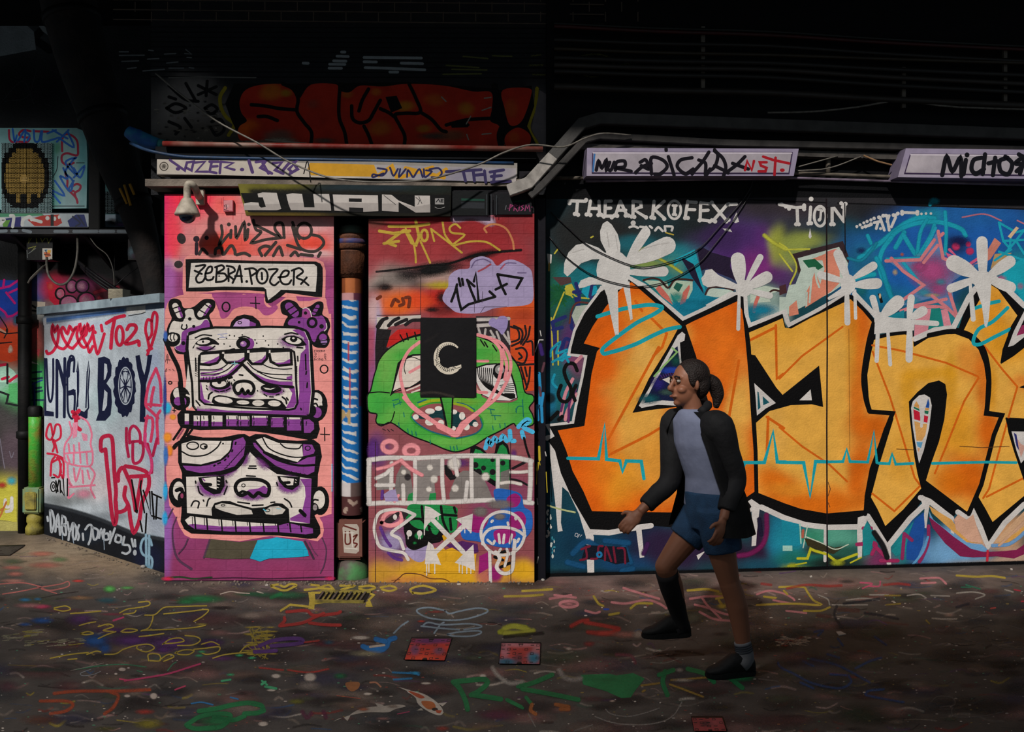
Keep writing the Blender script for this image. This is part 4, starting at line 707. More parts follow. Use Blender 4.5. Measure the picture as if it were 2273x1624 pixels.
for p in (' 1390,608 1333,648 1297,696 1278,734 1268,772 1266,784 1304,788 1295,838 1281,902 1274,940 1219,946 1231,968 1215,972', '1395,616 1430,634 1470,668 1517,708 1575,681 1640,650', '1654,660 1656,700 1664,722 1700,708 1742,692 1748,714 1752,721 1800,697 1884,650', '1896,652 1930,686 1952,712'): S.line(HW, 12 if '1333' in p else 10, p, 0)
S.fill(K, blk1)
S.many(HW, 12, '2030,752 2075,732 2116,727 2150,660 2165,640|2200,610 2240,646 2273,678|2112,1150 2063,1112 2043,1104|2126,1136 2146,1150 2159,1134 2176,1170 2193,1212 2230,1160 2273,1119|1969,1214 2020,1150 2052,1120|1926,1145 1948,1180 1969,1214|1690,1125 1739,1148 1787,1164 1837,1170 1907,1169|1309,1180 1352,1182 1404,1172 1445,1166', 0)
S.fill(HW, '1218,980 1232,1000 1245,1050 1269,1104 1297,1152 1312,1178 1318,1190 1319,1272 1304,1272 1300,1190 1285,1140 1262,1092 1248,1080 1245,1160 1249,1178 1238,1180 1234,1130 1226,1060')
S.fill(HW, '1660,1112 1668,1107 1690,1122 1686,1130 1680,1180 1678,1210 1668,1212 1670,1170 1668,1134 1640,1164 1636,1162 1668,1124')
S.fill(HW, '1904,1148 1926,1141 1924,1156 1914,1200 1913,1238 1904,1240 1902,1180'); S.fill(HW, '2041,1102 2048,1098 2064,1116 2060,1140 2056,1172 2048,1170 2052,1130'); S.fill(HW, '1965,1214 1977,1214 1978,1256 1970,1260 1966,1240'); S.many(HW, 7, '1752,1154 1755,1208|1832,1170 1831,1244|2113,1152 2114,1192|2147,1152 2148,1202', 0); S.fill(HW, '1412,1176 1424,1174 1430,1236 1420,1238'); S.fill(HW, '1596,1222 1606,1222 1602,1264 1597,1262'); S.fill(HW, '1546,1232 1566,1222 1550,1242')
# letter fills
def of(x, y):
    return None
o1 = gradient(OR, [(1440, 830, 62, 120, '#dca044', 1), (1430, 800, 30, 70, '#e2ae58', .7), (1420, 690, 40, 40, '#e08a28', .7), (1470, 740, 60, 40, '#d9a040', .8), (1410, 930, 62, 100, '#e0a448', 1), (1380, 1060, 60, 60, '#dc9224', .9), (1480, 1020, 90, 80, '#d89638', .9), (1642, 900, 30, 90, '#e2a84c', 1), (1600, 1000, 60, 60, '#d89a34', .9), (1600, 770, 60, 80, '#e0701a', .9), (1560, 860, 40, 60, '#d0601a', .8), (1400, 860, 40, 60, '#d89434', .7), (1330, 1040, 40, 60, '#e06a14', .6), (1490, 690, 40, 20, '#e0a244', .6)], 0.06)
S.fill(o1, '1388,630 1404,626 1445,662 1512,716 1510,724 1404,915 1440,910 1500,903 1540,910 1562,924 1576,940 1572,890 1560,850 1540,790 1521,722 1575,694 1637,666 1648,690 1655,760 1663,850 1668,930 1674,1010 1676,1090 1625,1124 1560,1138 1440,1136 1314,1134 1295,1090 1271,1045 1257,1000 1238,955 1297,945 1305,890 1313,830 1325,780 1332,772 1296,762 1315,725 1345,680', sub=12)
S.fill(gradient(YE, [(1780, 690, 80, 20, '#dc962c', .8), (1730, 730, 60, 40, '#dc9c30', .6), (1830, 720, 50, 40, '#d8982c', .5), (1905, 720, 34, 60, '#d06418', 1), (1905, 850, 22, 120, '#d46a14', .9), (1940, 950, 60, 40, '#cf6410', 1), (1910, 1050, 34, 80, '#cf6210', 1), (1860, 780, 34, 60, '#dfa648', .8), (1890, 760, 14, 80, '#c88a20', .5), (1800, 1120, 140, 40, '#d86c12', 1), (1720, 1075, 50, 40, '#dc7014', 1), (1760, 1085, 70, 16, '#d88a28', .7), (1720, 960, 30, 60, '#dfa850', .6), (1750, 700, 26, 20, '#d89030', .6)], 0.06),
       '1662,738 1700,722 1737,706 1742,727 1756,729 1800,705 1888,664 1915,690 1938,718 1930,750 1926,765 1914,832 1917,880 1926,914 1976,920 1962,950 1952,980 1930,1040 1919,1100 1917,1132 1835,1139 1778,1129 1740,1116 1682,1093 1680,974 1678,938 1708,912 1755,899 1802,897 1827,903 1818,811 1737,876 1723,860 1666,788', sub=12)
S.fill(gradient(YE, [(2160, 800, 36, 40, '#d8802c', .7), (2185, 850, 22, 80, '#d46a18', .9), (2060, 830, 60, 16, '#d0900e', .7), (2015, 870, 18, 60, '#cf8f14', .7), (2110, 850, 16, 60, '#cf8f14', .7), (2120, 960, 50, 60, '#d8901c', .8), (2195, 960, 30, 50, '#cf6210', 1), (2150, 1060, 60, 60, '#d2640f', 1), (2100, 1070, 40, 30, '#d4700f', .8), (2000, 1020, 30, 60, '#d8962c', .5), (1945, 860, 16, 60, '#dfa444', .5)], 0.06),
       '1940,754 1975,746 2008,742 2026,748 2028,770 2060,750 2090,742 2120,741 2150,752 2172,776 2184,808 2189,844 2186,900 2183,922 2217,926 2203,963 2186,1035 2172,1099 2146,1135 2100,1100 2055,1066 2066,1030 2084,975 2096,930 2101,880 2099,855 2084,845 2060,850 2036,870 2017,891 2019,927 2029,1011 2036,1050 2045,1083 2005,1130 1965,1167 1948,1130 1933,1103 1952,1030 1983,930 1982,913 1933,909 1928,880 1925,832 1932,790', sub=12)
S.fill(gradient(YE, [(2200, 700, 40, 60, '#d68a1c', .9), (2240, 760, 60, 40, '#d8901c', .9), (2200, 860, 14, 60, '#cf8a1a', .8), (2265, 850, 20, 20, '#d8742a', .8), (2250, 870, 30, 24, '#dca044', .6)], 0.06), '2199,632 2215,642 2258,700 2240,730 2228,780 2221,808 2250,790 2273,772 2300,765 2300,855 2262,860 2300,866 2300,930 2232,926 2238,960 2250,1000 2273,1065 2300,1120 2273,1100 2203,1158 2188,1130 2172,1103 2186,1050 2200,1000 2210,965 2225,920 2192,914 2194,860 2192,820 2184,785 2165,755 2138,735 2160,690 2180,655', sub=12)
# thin orange construction lines
OL = '#cf6012'
S.many(OL, 6, '1450,790 1470,770 1480,740 1440,700|1410,668 1425,690|1462,770 1350,975|1350,1010 1440,965 1500,928 1506,930 1504,965|1640,800 1612,960|1722,722 1724,840 1738,830|1662,756 1722,726|1705,925 1702,1005|1702,925 1740,950|1630,1108 1670,1080', 0)
S.many(OL, 4.5, '1730,840 1780,790 1870,725|1730,948 1780,990 1840,1030 1880,1068|1936,766 2000,778 2100,805 2170,835|1937,780 1950,815 1975,880 2000,960 2030,1060 2045,1080|2172,838 2140,890 2100,990 2075,1050|1936,1095 1985,1134 2040,1080|2258,858 2240,920 2215,1010 2195,1085 2182,1105|2190,1102 2273,1060|2185,768 2225,820 2258,858', 0)
# black lines between the letters
S.many(K, 9, '1516,718 1640,662|1652,690 1662,770 1670,900 1677,1000 1679,1095|1512,716 1404,622', 0)
S.many(K, 11, '2062,744 2112,735 2150,742 2178,768 2190,800 2195,850 2190,914|1940,716 1928,760 1917,832 1921,880 1930,912', 1); S.many(K, 10, '2190,916 2224,921 2206,965 2178,1075 2150,1140|1930,913 1981,917 1962,965 1938,1050 1920,1140', 0)
# counters: triangle with the eye
S.fill(K, '1512,716 1522,722 1545,790 1560,850 1572,905 1578,945 1560,925 1530,907 1500,903 1440,910 1404,916 1440,840 1480,775')
S.fill(HW, '1504,744 1514,736 1521,742 1519,756 1509,760 1512,800 1522,850 1530,900 1520,901 1460,898 1424,905 1418,900 1440,862 1470,806 1493,765'); S.fill('#131b3a', '1498,772 1504,768 1509,810 1518,860 1520,892 1470,888 1430,894 1450,855 1475,812')
S.blob('#16505a', 1440, 885, 30, 14, .9); S.blob('#174c44', 1500, 800, 14, 16, .8); S.blob('#213c9a', 1490, 822, 30, 10, .95, core=.5); S.blob('#2a2272', 1462, 850, 22, 22, .8); S.blob('#39514a', 1480, 870, 22, 9, .8); S.line('#241a30', 5, '1465,842 1480,832 1496,830 1512,838', 1); S.blob('#223ea0', 1512, 868, 10, 8, .9)
S.fill('#cfc6bc', '1470,842 1486,836 1512,838 1514,856 1500,856 1484,850'); S.dot('#211a16', 1500, 845, 14, 12); S.dot('#8a7a62', 1500, 845, 11, 10); S.dot('#17120f', 1500, 845, 4, 5); S.dot('#d8d0c4', 1495, 840, 3, 3); S.dot('#d8d0c4', 1504, 846, 3, 4); S.line('#86b06a', 4, '1492,772 1503,781 1470,815 1452,835', 0)
for k in range(9): S.line('#4a2a7a', 1.6, [(1466 + k * 5.5, 832 - 4 * math.sin(k / 8 * 3.1)), (1470 + k * 5, 838 - 4 * math.sin(k / 8 * 3.1))])
# halo squiggle, heart trace
S.view(1200, 420, 4.209); CY_ = '#1a9aa6'
S.line(CY_, 38, '530,1188 650,1150 800,1110 1000,1080 1110,1090 1130,1115 1050,1170 900,1245 750,1350 620,1450 575,1500 590,1535 640,1525 750,1495 900,1440 1050,1365 1180,1310 1300,1285')
S.view(1200, 760, 4.209)
S.many(CY_, 32, '255,1080 540,1085 598,765 615,1090 740,1105 765,1205 800,1105 940,1110 965,1270|1230,960 1260,830 1280,950|1810,1120 1845,1130 1870,1250 1905,1120 2090,1120 2172,830 2210,1115 2290,1115', 0)
S.view(1730, 760, 4.186)
S.many(CY_, 32, '0,1112 225,1115 285,1430 335,1105 450,1108', 0); S.many(CY_, 26, '440,1108 590,1105 625,992 655,1105 820,1110 878,825 905,1115|920,1120 1020,1125 1046,1035 1080,1130 1240,1122|1420,1122 1700,1115 1920,1110 2200,1115', 0)
S.view(1730, 420, 4.186); S.many(CY_, 34, '1800,1110 1950,1060 2040,1040|2120,1100 1980,1230 1850,1300 1800,1420 1860,1440 2000,1370 2140,1300', 1); S.line(CY_, 30, '2220,1290 2273,1270')
# counter of the second letter, drop of the third, wedges of the fourth
S.view(0, 0)
S.fill(K, '1664,786 1676,788 1723,860 1737,876 1818,811 1827,903 1802,897 1754,897 1735,900 1708,912 1676,938 1668,860')
S.fill(HW, '1674,850 1722,894 1700,906 1680,922 1677,880'); S.fill('#18525e', '1681,868 1708,893 1692,900 1682,910'); S.fill(HW, '1684,872 1692,868 1694,900 1688,904'); S.fill('#cfc9c4', '1774,888 1799,864 1802,888')
S.fill(K, '2055,1066 2045,1085 2036,1050 2029,1011 2019,927 2017,891 2036,870 2060,850 2084,844 2098,852 2102,875 2096,930 2084,980 2066,1030')
S.fill(HW, '2022,905 2026,890 2040,877 2052,875 2064,882 2068,900 2062,950 2050,1000 2040,1028 2036,1010 2026,950')
for c, p in (('#c89050', '2029,898 2034,890 2040,900 2040,906 2029,902'), ('#1f6a4c', '2028,902 2040,907 2041,912 2028,906'), ('#c01f36', '2027,908 2041,914 2043,934 2029,930'), ('#1f4a94', '2060,884 2063,896 2062,905 2054,904'), ('#c89050', '2053,905 2062,905 2061,911 2053,910'), ('#1f6a4c', '2052,911 2061,912 2060,919 2052,917'), ('#c01f36', '2051,921 2060,924 2058,938 2050,936'), ('#cf9a58', '2029,934 2042,938 2045,950 2049,940 2058,940 2054,965 2046,978 2034,978'), ('#5a96bc', '2034,980 2048,981 2044,994 2036,990'), ('#cf9a70', '2036,994 2042,994 2039,1004')): S.fill(c, p)
S.line(HW, 6, '2046,900 2045,946', 0)
S.fill(K, '2220,806 2225,775 2240,735 2258,700 2273,690 2300,680 2300,760 2273,768 2250,786'); S.fill(HW, '2237,770 2250,735 2273,690 2273,708 2256,745 2273,735 2273,748 2250,766'); S.fill('#8c2a52', '2256,745 2268,722 2290,715 2290,735')
S.fill(K, '2262,859 2280,852 2300,850 2300,868'); S.fill(K, '2231,927 2273,932 2300,934 2300,1110 2273,1068 2250,1000 2240,960'); S.fill(HW, '2245,957 2290,958 2290,1000 2266,1028 2256,1000'); S.fill('#c89a8c', '2252,965 2258,985 2266,1015 2276,990 2266,985'); S.fill('#2a2c6a', '2250,960 2256,964 2262,1000 2256,990')
# palms
def palm(v, cen, petals, extra=()):
    S.view(*v); S.dot(PW, *cen)
    for p in petals: S.petal(PW, *p)
    for e in extra: S.fill(PW, e)
PW = '#c9c5c1'
palm((1200, 420, 4.209), (680, 760, 160, 190), [(800, 680, 1005, 365, 95, .3), (820, 690, 1255, 490, 165, .3), (830, 775, 1195, 765, 95, .5)],
     ['640,640 560,480 555,390 580,320 622,295 665,330 720,420 745,520 740,660', '660,640 540,545 420,500 330,520 260,590 220,690 215,780 250,815 300,770 380,690 480,655 600,650', '570,830 450,820 375,850 350,900 360,925 410,915 480,890 580,890', '590,920 720,900 730,1355 695,1360 655,1180 620,1000', '760,860 830,860 860,1210 838,1225 810,1080', '800,800 900,850 960,900 920,910 820,840', '560,900 620,900 560,960 520,960'])
S.many('#b3aeaa', 10, '620,400 640,540|700,430 720,560|940,560 1080,520 1200,500|300,590 400,560', 1, .6)
palm((1200, 420, 4.209), (1900, 925, 80, 78), [(1870, 900, 1835, 590, 135, .35), (1915, 890, 2065, 608, 62, .4), (1920, 920, 2160, 795, 110, .4), (1930, 945, 2170, 1000, 60, .6), (1855, 960, 1845, 1322, 36, .7)],
     ['1840,890 1660,800 1600,745 1540,755 1525,800 1500,830 1515,890 1560,915 1640,905 1820,935', '1840,960 1700,1030 1560,1100 1540,1080 1760,960', '1900,960 1925,990 1955,1280 1940,1285 1900,1150'])
palm((1730, 420, 4.186), (640, 880, 70, 90), [(640, 860, 530, 560, 90, .5), (680, 830, 905, 690, 80, .35), (680, 890, 955, 870, 100, .35), (620, 860, 350, 785, 70, .5), (625, 920, 632, 1265, 56, .6), (700, 930, 708, 1212, 30, .9)],
     ['590,900 560,930 440,1010 460,1030 620,960', '690,930 900,1150 890,1190 760,1050'])
palm((1730, 420, 4.186), (930, 1210, 50, 70), [(920, 1190, 858, 980, 62, .5), (940, 1190, 1145, 1005, 125, .3), (1180, 1230, 1485, 1248, 50, .7), (1200, 1220, 1228, 975, 66, .5), (1220, 1200, 1370, 1105, 90, .4), (1220, 1250, 950, 1205, 60, .6), (915, 1290, 902, 1612, 40, .9), (1005, 1290, 1030, 1645, 36, .8), (1210, 1270, 1203, 1610, 66, .7)],
     ['890,1160 1000,1190 1180,1200 1255,1220 1250,1310 1120,1320 880,1345'])
palm((1730, 420, 4.186), (1880, 830, 105, 75), [(1890, 810, 1880, 435, 105, .6), (1860, 810, 1555, 650, 150, .3), (1920, 820, 2185, 640, 110, .3), (1930, 830, 2195, 930, 105, .35), (1830, 830, 1555, 935, 80, .6), (1770, 850, 1802, 1230, 46, .5)],
     ['1800,850 1970,850 1960,1020 1945,1200 1925,1285 1905,1270 1880,1080'])
# bottom band: drips, wings and small tags
S.view(1730, 1000, 4.186)
S.fill('#6a9ac4', '1390,560 1430,640 1530,720 1660,800 1780,860 1880,870 1950,930 1700,950 1560,860 1400,650', sm=0); S.fill('#cf9a52', '1390,510 1500,580 1600,640 1690,770 1860,810 1890,860 1740,850 1600,740 1420,580'); S.fill('#c99c84', '1620,640 1660,590 1740,640 1800,590 1880,860 1760,840 1640,730'); S.fill('#7a1f48', '1385,610 1500,700 1620,800 1780,910 1900,940 2100,930 2200,920 2273,870 2273,960 2180,1000 2020,980 1800,990 1680,980 1540,860 1420,710')
S.fill('#c9a07c', '1990,850 2273,560 2273,760 2160,850 2040,870'); S.fill('#cf9a50', '2020,860 2140,850 2273,740 2273,700 2200,760 2100,820'); S.line('#6a94c0', 40, '1980,880 2120,870 2220,810 2273,760', 1, .4); S.line('#c9a083', 30, '2040,880 2273,660', 1, .5)
S.fill('#1d4c96', '1180,1010 1180,860 1260,640 1340,570 1350,700 1330,880 1270,1020', sm=0); S.fill('#1c8288', '1040,930 1110,850 1250,650 1200,780 1170,940 1080,980'); S.many('#8c2a58', 36, '1385,700 1380,850 1330,980 1300,1030|1160,770 1140,1000|1160,770 1230,830', 1, .2); S.line('#5c98c4', 24, '1380,800 1330,940 1220,1080', 1, .2)
S.many('#9a2a58', 40, '780,720 850,720|720,870 890,860 860,960|880,880 1000,1000|940,1020 1100,1020', 1, .3); S.fill('#1c7f84', '770,740 810,660 850,720 880,800 840,960 780,980'); S.line('#17181a', 60, '880,760 960,880 1000,990', 1, .4)
S.many('#b8b428', 30, '170,1000 260,1000 290,910 330,930 440,960 530,1030 640,990 720,960', 0, .4); S.many('#b8b428', 18, '80,1070 250,1040|660,1040 760,990', 0, .5); S.blob('#a0a42a', 120, 1080, 60, 50, .9); S.blob('#a0a42a', 540, 1040, 80, 40, .8)
S.fill('#1a8398', '20,640 180,680 190,880 30,900'); S.fill('#9cc4b8', '30,880 120,880 120,930 30,930'); S.line('#a85a48', 30, '220,740 215,800', 1, .3); S.line('#b0c0b0', 12, '260,700 220,900', 1, .2); S.line('#9cc8b8', 14, '190,680 200,860', 1, .3)
S.fill('#35301e', '230,810 320,830 510,900 620,880 500,960 400,930 260,880'); S.line('#b8c4b0', 12, '250,800 400,860 520,915 640,870', 1, .3); S.line('#c22a3c', 30, '1935,930 1930,1020', 1, .6)
S.line('#c2c6c8', 26, '-190,1110 -120,1100 -40,1110', 1, .4) if False else None
S.view(1200, 1000, 4.209)
S.many('#a9b07c', 16, '65,510 180,545 320,575', 1); S.line('#b9bfc2', 30, '2140,1125 2200,1110 2250,1115', 1, .2)
S.many('#14466c', 70, '300,960 420,850 540,900|250,1040 400,1080|760,1120 860,1100|780,900 840,1040|820,860 600,840', 1, .5); S.fill('#10141f', '420,880 800,900 830,1040 700,1060 560,1010 380,1020'); S.many('#6a1a2e', 20, '370,1020 430,1000 420,900|470,1010 530,1000 540,900 580,890|600,1020 610,900 660,1030|680,900 700,1040|720,910 780,920 790,1050|380,920 460,890', 1)
S.ring('#1d6a9a', 20, 548, 970, 20, 22); S.many('#a8aab0', 6, '320,790 330,770 350,780 340,800 320,795|345,810 365,780|370,800 385,785', 1)
S.line('#6a1a4c', 60, '2110,600 2110,760 2070,880 1960,960 1850,980', 1, .6); S.line('#1d1830', 50, '2040,640 2060,780', 1, .5); S.line('#3a1a48', 60, '1000,870 960,960', 1, .6)
S.line('#0c0c0f', 6, '2013,60 2013,60') if False else None
# chipped paint along the left jamb
random.seed(4)
for k in range(26): S.dot(random.choice(['#b8bcb8', '#3a8a9a', '#c8c4bc']), 70 + random.uniform(-14, 30) + (40 if k > 14 else 0), 560 + k * 17, random.uniform(4, 12), random.uniform(8, 20))
# curly black tags and pink ribbons beside the letters
S.view(1200, 760, 4.209)
S.many('#c9828e', 34, '300,340 230,480 190,680|330,480 250,640 230,720|380,130 330,180', 1, .2); S.many('#5a2a5c', 26, '330,440 270,560 260,740|210,560 190,640', 1, .3); S.many(K, 34, '340,260 310,200 250,200 220,260 240,340 280,420 280,500 240,550 190,540 165,480 190,400|90,720 160,650|170,720 200,690|330,400 300,470 320,540', 1); S.blob('#142830', 90, 520, 60, 60, .9, core=.5); S.many('#1c8ea8', 26, '130,300 110,370 150,420|110,180 220,130 260,180', 1, .2)
# panel joint
S.view(0, 0); S.line('#1a1216', 3.2, '1834,442 1835,560 1836,760 1835,950 1836,1262', 0); S.line('#8a5a20', 1.2, '1884,730 1885,860 1886,1000', 0); S.line('#151518', 2.5, '1875,452 1876,560', 0); S.many('#4a2c18', 1.5, '1838,1070 1843,1085 1838,1100|1838,1115 1842,1125|1990,996 2030,998|2130,990 2180,993 2240,990', 0)
S.fill('#2c2b2f', '1836,440 1858,440 1858,458 1836,460')
S.many('#4a4a22', 5, '1290,124 1320,120 1350,126 1360,140 1345,160 1320,170 1295,166 1282,150|1400,140 1360,150 1390,165|1180,124 1200,122|1176,145 1205,144|1182,165 1210,166', 1, .6, .8)
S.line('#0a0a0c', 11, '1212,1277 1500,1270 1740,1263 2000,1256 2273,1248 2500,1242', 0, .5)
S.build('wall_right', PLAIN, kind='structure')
# ------------------------------------------------------------ helpers for things set against the walls
def panel(xa, xb, ya, yb, D, th, col):
    O = W(xa, yb, D); S = Surf(O, (1, 0, 0), Z); k = D / F
    S.solid(0, (xb - xa) * k, 0, (yb - ya) * k, th, col); return S
def pbox(bm, xa, xb, ya, yb, D0, D1, mi=0):
    a, b = W(xa, yb, D0), W(xb, ya, D0); return box(bm, a.x, b.x, D0, D1, a.z, b.z, mi)
def cable(name, pts, r, m, label, cat='cable', group=None, seg=8, smooth=5):
    """pts: (x, y, distance) seen in the photo"""
    bm = bmesh.new(); tube(bm, [W(*p) for p in pts], r, seg, smooth=smooth)
    return tag(bm_obj(name, bm, m, smooth=True), label, cat, group)
THINGP = paint_mats('metal_paint', bump=0.15, bscale=30, rough=0.45)

# ------------------------------------------------------------ rear wall, far left
a = W(-500, 0, DA).x; b = W(520, 0, DA).x
S = Surf((a, DA, 0), (1, 0, 0), Z); S.solid(0, b - a, 0, 4.9, 0.25, '#1a1b1d')
S.view(0, 270, 4.2737)
S.view(0, 0)
S.fill(gradient('#2b2c2e', [(60, 60, 100, 70, '#3c4042', .8), (60, 200, 100, 60, '#141518', .9), (20, 700, 40, 60, '#204a90', 1), (20, 760, 40, 50, '#c84a24', 1), (20, 850, 40, 40, '#8ab0a0', .8), (30, 880, 30, 30, '#4aa05c', .8), (10, 960, 40, 60, '#3c3838', 1), (30, 1000, 30, 60, '#4e4048', .9), (10, 1100, 60, 50, '#b0a83c', 1), (20, 1180, 60, 30, '#97904c', 1), (85, 640, 22, 30, '#2a5fa0', 1), (84, 690, 18, 20, '#a8a8a4', .9), (82, 760, 16, 40, '#b85a50', .8), (84, 850, 22, 50, '#3fa05a', 1), (84, 945, 24, 22, '#0e0c0d', 1), (130, 640, 50, 30, '#d42a48', 1), (180, 640, 60, 26, '#7a2c56', .9), (240, 650, 40, 24, '#4a1420', .9), (110, 680, 20, 14, '#9a8484', .8), (300, 640, 60, 40, '#1c1516', .8), (200, 540, 260, 66, '#08080a', 1), (200, 590, 260, 26, '#0a0a0b', .9), (250, 430, 90, 70, '#0c0c0e', .9), (330, 560, 60, 60, '#08080a', 1)], .2), '-60,0 420,0 420,1192 -60,1192', sub=12)  # near-black patches under the shelf are shade painted into the wall
S.fill('#8b9496', '0,0 90,0 135,12 70,15 0,12'); S.many('#0d0e10', 20, '0,30 40,50 80,90 110,110|60,100 90,70', 0, .3); S.fill('#848c8e', '70,35 148,32 157,66 120,75 112,82 95,70'); S.fill('#767e82', '0,22 30,30 75,70 80,110 0,125')
S.many('#26282b', 4, '10,225 60,215 80,160|0,230 50,180 75,230|100,230 140,245', 1, .4)
S.view(0, 600, 4.2737)
S.fill('#1b3fa0', '0,90 180,95 180,380 100,440 0,360'); S.many('#c41c78', 24, '0,170 90,150 180,90|40,90 30,160|90,210 180,170|60,210 140,310|0,360 50,400 70,440 120,430 180,390', 0, .2)
S.fill('#cf4422', '0,540 90,560 165,600 165,850 100,870 0,850', sm=0); S.many('#d89a80', 30, '0,560 60,600|100,720 90,770', 1, .3); S.many('#201a1c', 12, '0,580 60,600 60,560|0,690 110,680|0,440 70,560 40,640|60,600 170,590', 1); S.blob('#d4c4b0', 100, 750, 30, 40, .8); S.blob('#2a6a80', 150, 480, 40, 60, .8)
S.fill('#9cc4b0', '0,890 60,900 130,950 165,1000 120,1060 0,1060'); S.many('#b01c3a', 30, '0,900 60,890|20,1030 80,1010|90,1050 160,1000', 0, .2); S.fill('#4a9a5c', '80,1080 165,1060 165,1260 90,1240'); S.many('#1a1c1e', 22, '0,1150 80,1180 60,1260 160,1280|70,890 70,1070', 0, .2)
S.fill('#c8b8a8', '300,290 430,300 420,420 300,410'); S.many('#2a2426', 22, '310,380 400,390|300,330 420,400', 1, .3); S.fill('#c0504c', '300,560 360,520 360,640 320,700'); S.fill('#b8484c', '320,760 380,740 370,820'); S.fill('#c9bfb4', '300,860 370,890 300,880'); S.fill('#43a25c', '300,940 400,950 410,1300 300,1290'); S.many('#1f3a4a', 20, '300,970 390,960|310,1030 400,1020|310,1060 320,1280|300,1120 390,1110|300,1160 400,1140|300,1230 410,1230', 0); S.fill('#5a3a44', '290,1420 410,1410 410,1470 290,1480'); S.many('#2a3c8a', 14, '300,1080 400,1040|330,1060 330,1310', 0)
S.fill('#d02440', '440,110 560,120 560,380 520,330 470,280'); S.blob('#e05a50', 480, 150, 40, 50, .8)
for x, y, rx, ry, c in ((570, 220, 52, 60, '#c8607c'), (680, 150, 60, 70, '#93406c'), (780, 150, 70, 70, '#6a2c58'), (650, 310, 90, 80, '#b8648a'), (820, 280, 90, 80, '#a02c60')): S.dot('#140f12', x, y, rx, ry); S.dot(c, x + 4, y, rx - 16, ry - 16); S.blob('#d89ab0', x - 8, y, (rx - 20), (ry - 20), .6)
S.many('#7a1a2c', 50, '900,210 1000,180 1120,160|940,260 1000,300', 1, .6)
S.view(0, 950, 4.2737); S.many('#c4c0bc', 34, '40,690 60,740 100,730 110,680 100,800 60,850', 1, .2); S.fill('#b6ae40', '0,640 20,600 150,560 160,900 100,880 0,870'); S.fill('#a49c58', '0,880 160,890 160,960 100,1000 0,1000'); S.many('#c4c0bc', 34, '50,680 50,740 100,740 112,660|112,660 110,770 60,790', 1, .2); S.many('#b06a34', 20, '0,840 60,700|0,780 30,760', 1, .3); S.blob('#a03028', 20, 540, 60, 40, .9); S.blob('#3a98a8', 110, 500, 60, 50, .9)
S.many('#6a6470', 10, '0,100 30,300 45,380|90,220 110,280 130,230', 1, .3)
S.build('wall_rear', ROUGHP, kind='structure')

# ------------------------------------------------------------ angled low wall with the big navy letters
PA, PB = W(98, 0, 8.58), W(368, 0, 6.95); dU = Vector((PB.x - PA.x, PB.y - PA.y, 0)); LW = dU.length
S = Surf((PA.x, PA.y, 0), dU, Z); S.solid(0, LW, 0, 2.09, 0.2, '#3a3c44')
S.view(0, 0)
S.fill(gradient('#a9b2ba', [(130, 730, 60, 40, '#b6b2b4', .6), (200, 1080, 100, 30, '#c2b8bb', .7), (130, 1100, 40, 20, '#8e9698', .6), (345, 900, 20, 160, '#8c9ab8', .7), (350, 1150, 30, 60, '#8a92a4', .6), (230, 900, 40, 60, '#8fb0b0', .4), (280, 1060, 60, 40, '#b8a4ac', .5), (110, 1000, 16, 60, '#999fa0', .6), (140, 1110, 50, 14, '#5c6264', .7), (230, 1145, 60, 10, '#5a626c', .6), (320, 1200, 40, 14, '#6c8494', .7), (220, 720, 120, 10, '#93a0b4', .5)], .1), '98,700 368,655 368,1273 98,1186', sub=8)
S.fill(gradient('#15181e', [(330, 1240, 40, 30, '#141a34', .8), (200, 1190, 40, 16, '#1a2634', .6)], .1), '98,1121 110,1122 160,1133 230,1155 300,1183 368,1196 368,1274 98,1187', sub=10)
S.line('#2a2e34', 12, '98,1120 160,1133 230,1156 300,1184 368,1198', 1, .7)
S.view(0, 600, 4.2737)
S.line('#6a7a90', 90, '440,470 760,430 1180,370 1540,320', 0, .5); S.fill('#3d5a88', '440,455 760,420 1180,360 1180,400 760,450 440,490')
RD = '#b8203c'
S.many(RD, 30, '440,765 455,790 500,770 540,700 555,600 545,530 520,580 500,520 492,590 510,660 545,720 580,740 610,740 650,690 690,600 720,540 690,570 660,530 640,600 600,540 580,570 600,640 650,720 690,740|690,740 740,680 790,600 800,530 770,600 760,510 740,560 730,620 760,700 800,730 840,690 880,600 880,530 850,570 830,510 820,600 790,640 830,720 850,775 880,720|880,600 900,700 925,790 955,720 990,600|900,580 905,590|960,520 970,575', 1, .12)
S.many(RD, 36, '1010,500 1100,450 1180,430|1090,450 1065,580 1052,735|1205,560 1230,520 1280,520 1290,560 1250,620 1190,690 1250,690 1310,670 1320,710', 1, .12); S.ring(RD, 32, 1135, 620, 34, 90, .12)
S.many(RD, 30, '1440,480 1400,470 1380,560 1400,650 1420,740 1440,700 1480,560 1490,430 1460,400 1440,480 1440,600 1410,650|1420,730 1400,800|1400,760 1440,740', 1, .15)
NV = '#161a34'
S.fill(NV, '417,830 432,830 440,1330 510,1340 512,1385 420,1380'); S.line(NV, 20, '440,840 455,1150 475,1245 495,1200 505,1050 505,840'); S.line(NV, 14, '440,840 450,1100')
S.many(NV, 28, '540,850 540,1390|615,835 610,1390', 0); S.fill(NV, '530,850 560,850 630,1080 610,1180 560,960'); S.line(NV, 20, '700,960 705,850 685,810 660,830 640,950 640,1200 645,1330 665,1390 690,1400 705,1330 705,1140 640,1180', 1); S.fill(NV, '635,1140 718,1130 715,1200 690,1180 640,1190'); S.line(NV, 38, '690,840 655,870 645,1000', 1)
S.many(NV, 13, '730,960 740,860 745,960 745,1150 725,1320 760,1380|830,960 840,860 848,960 835,1150 840,1300 800,1390|735,960 738,1290|828,960 815,1300', 0); S.fill(NV, '740,1380 770,1330 800,1340 835,1300 830,1400 790,1420'); 
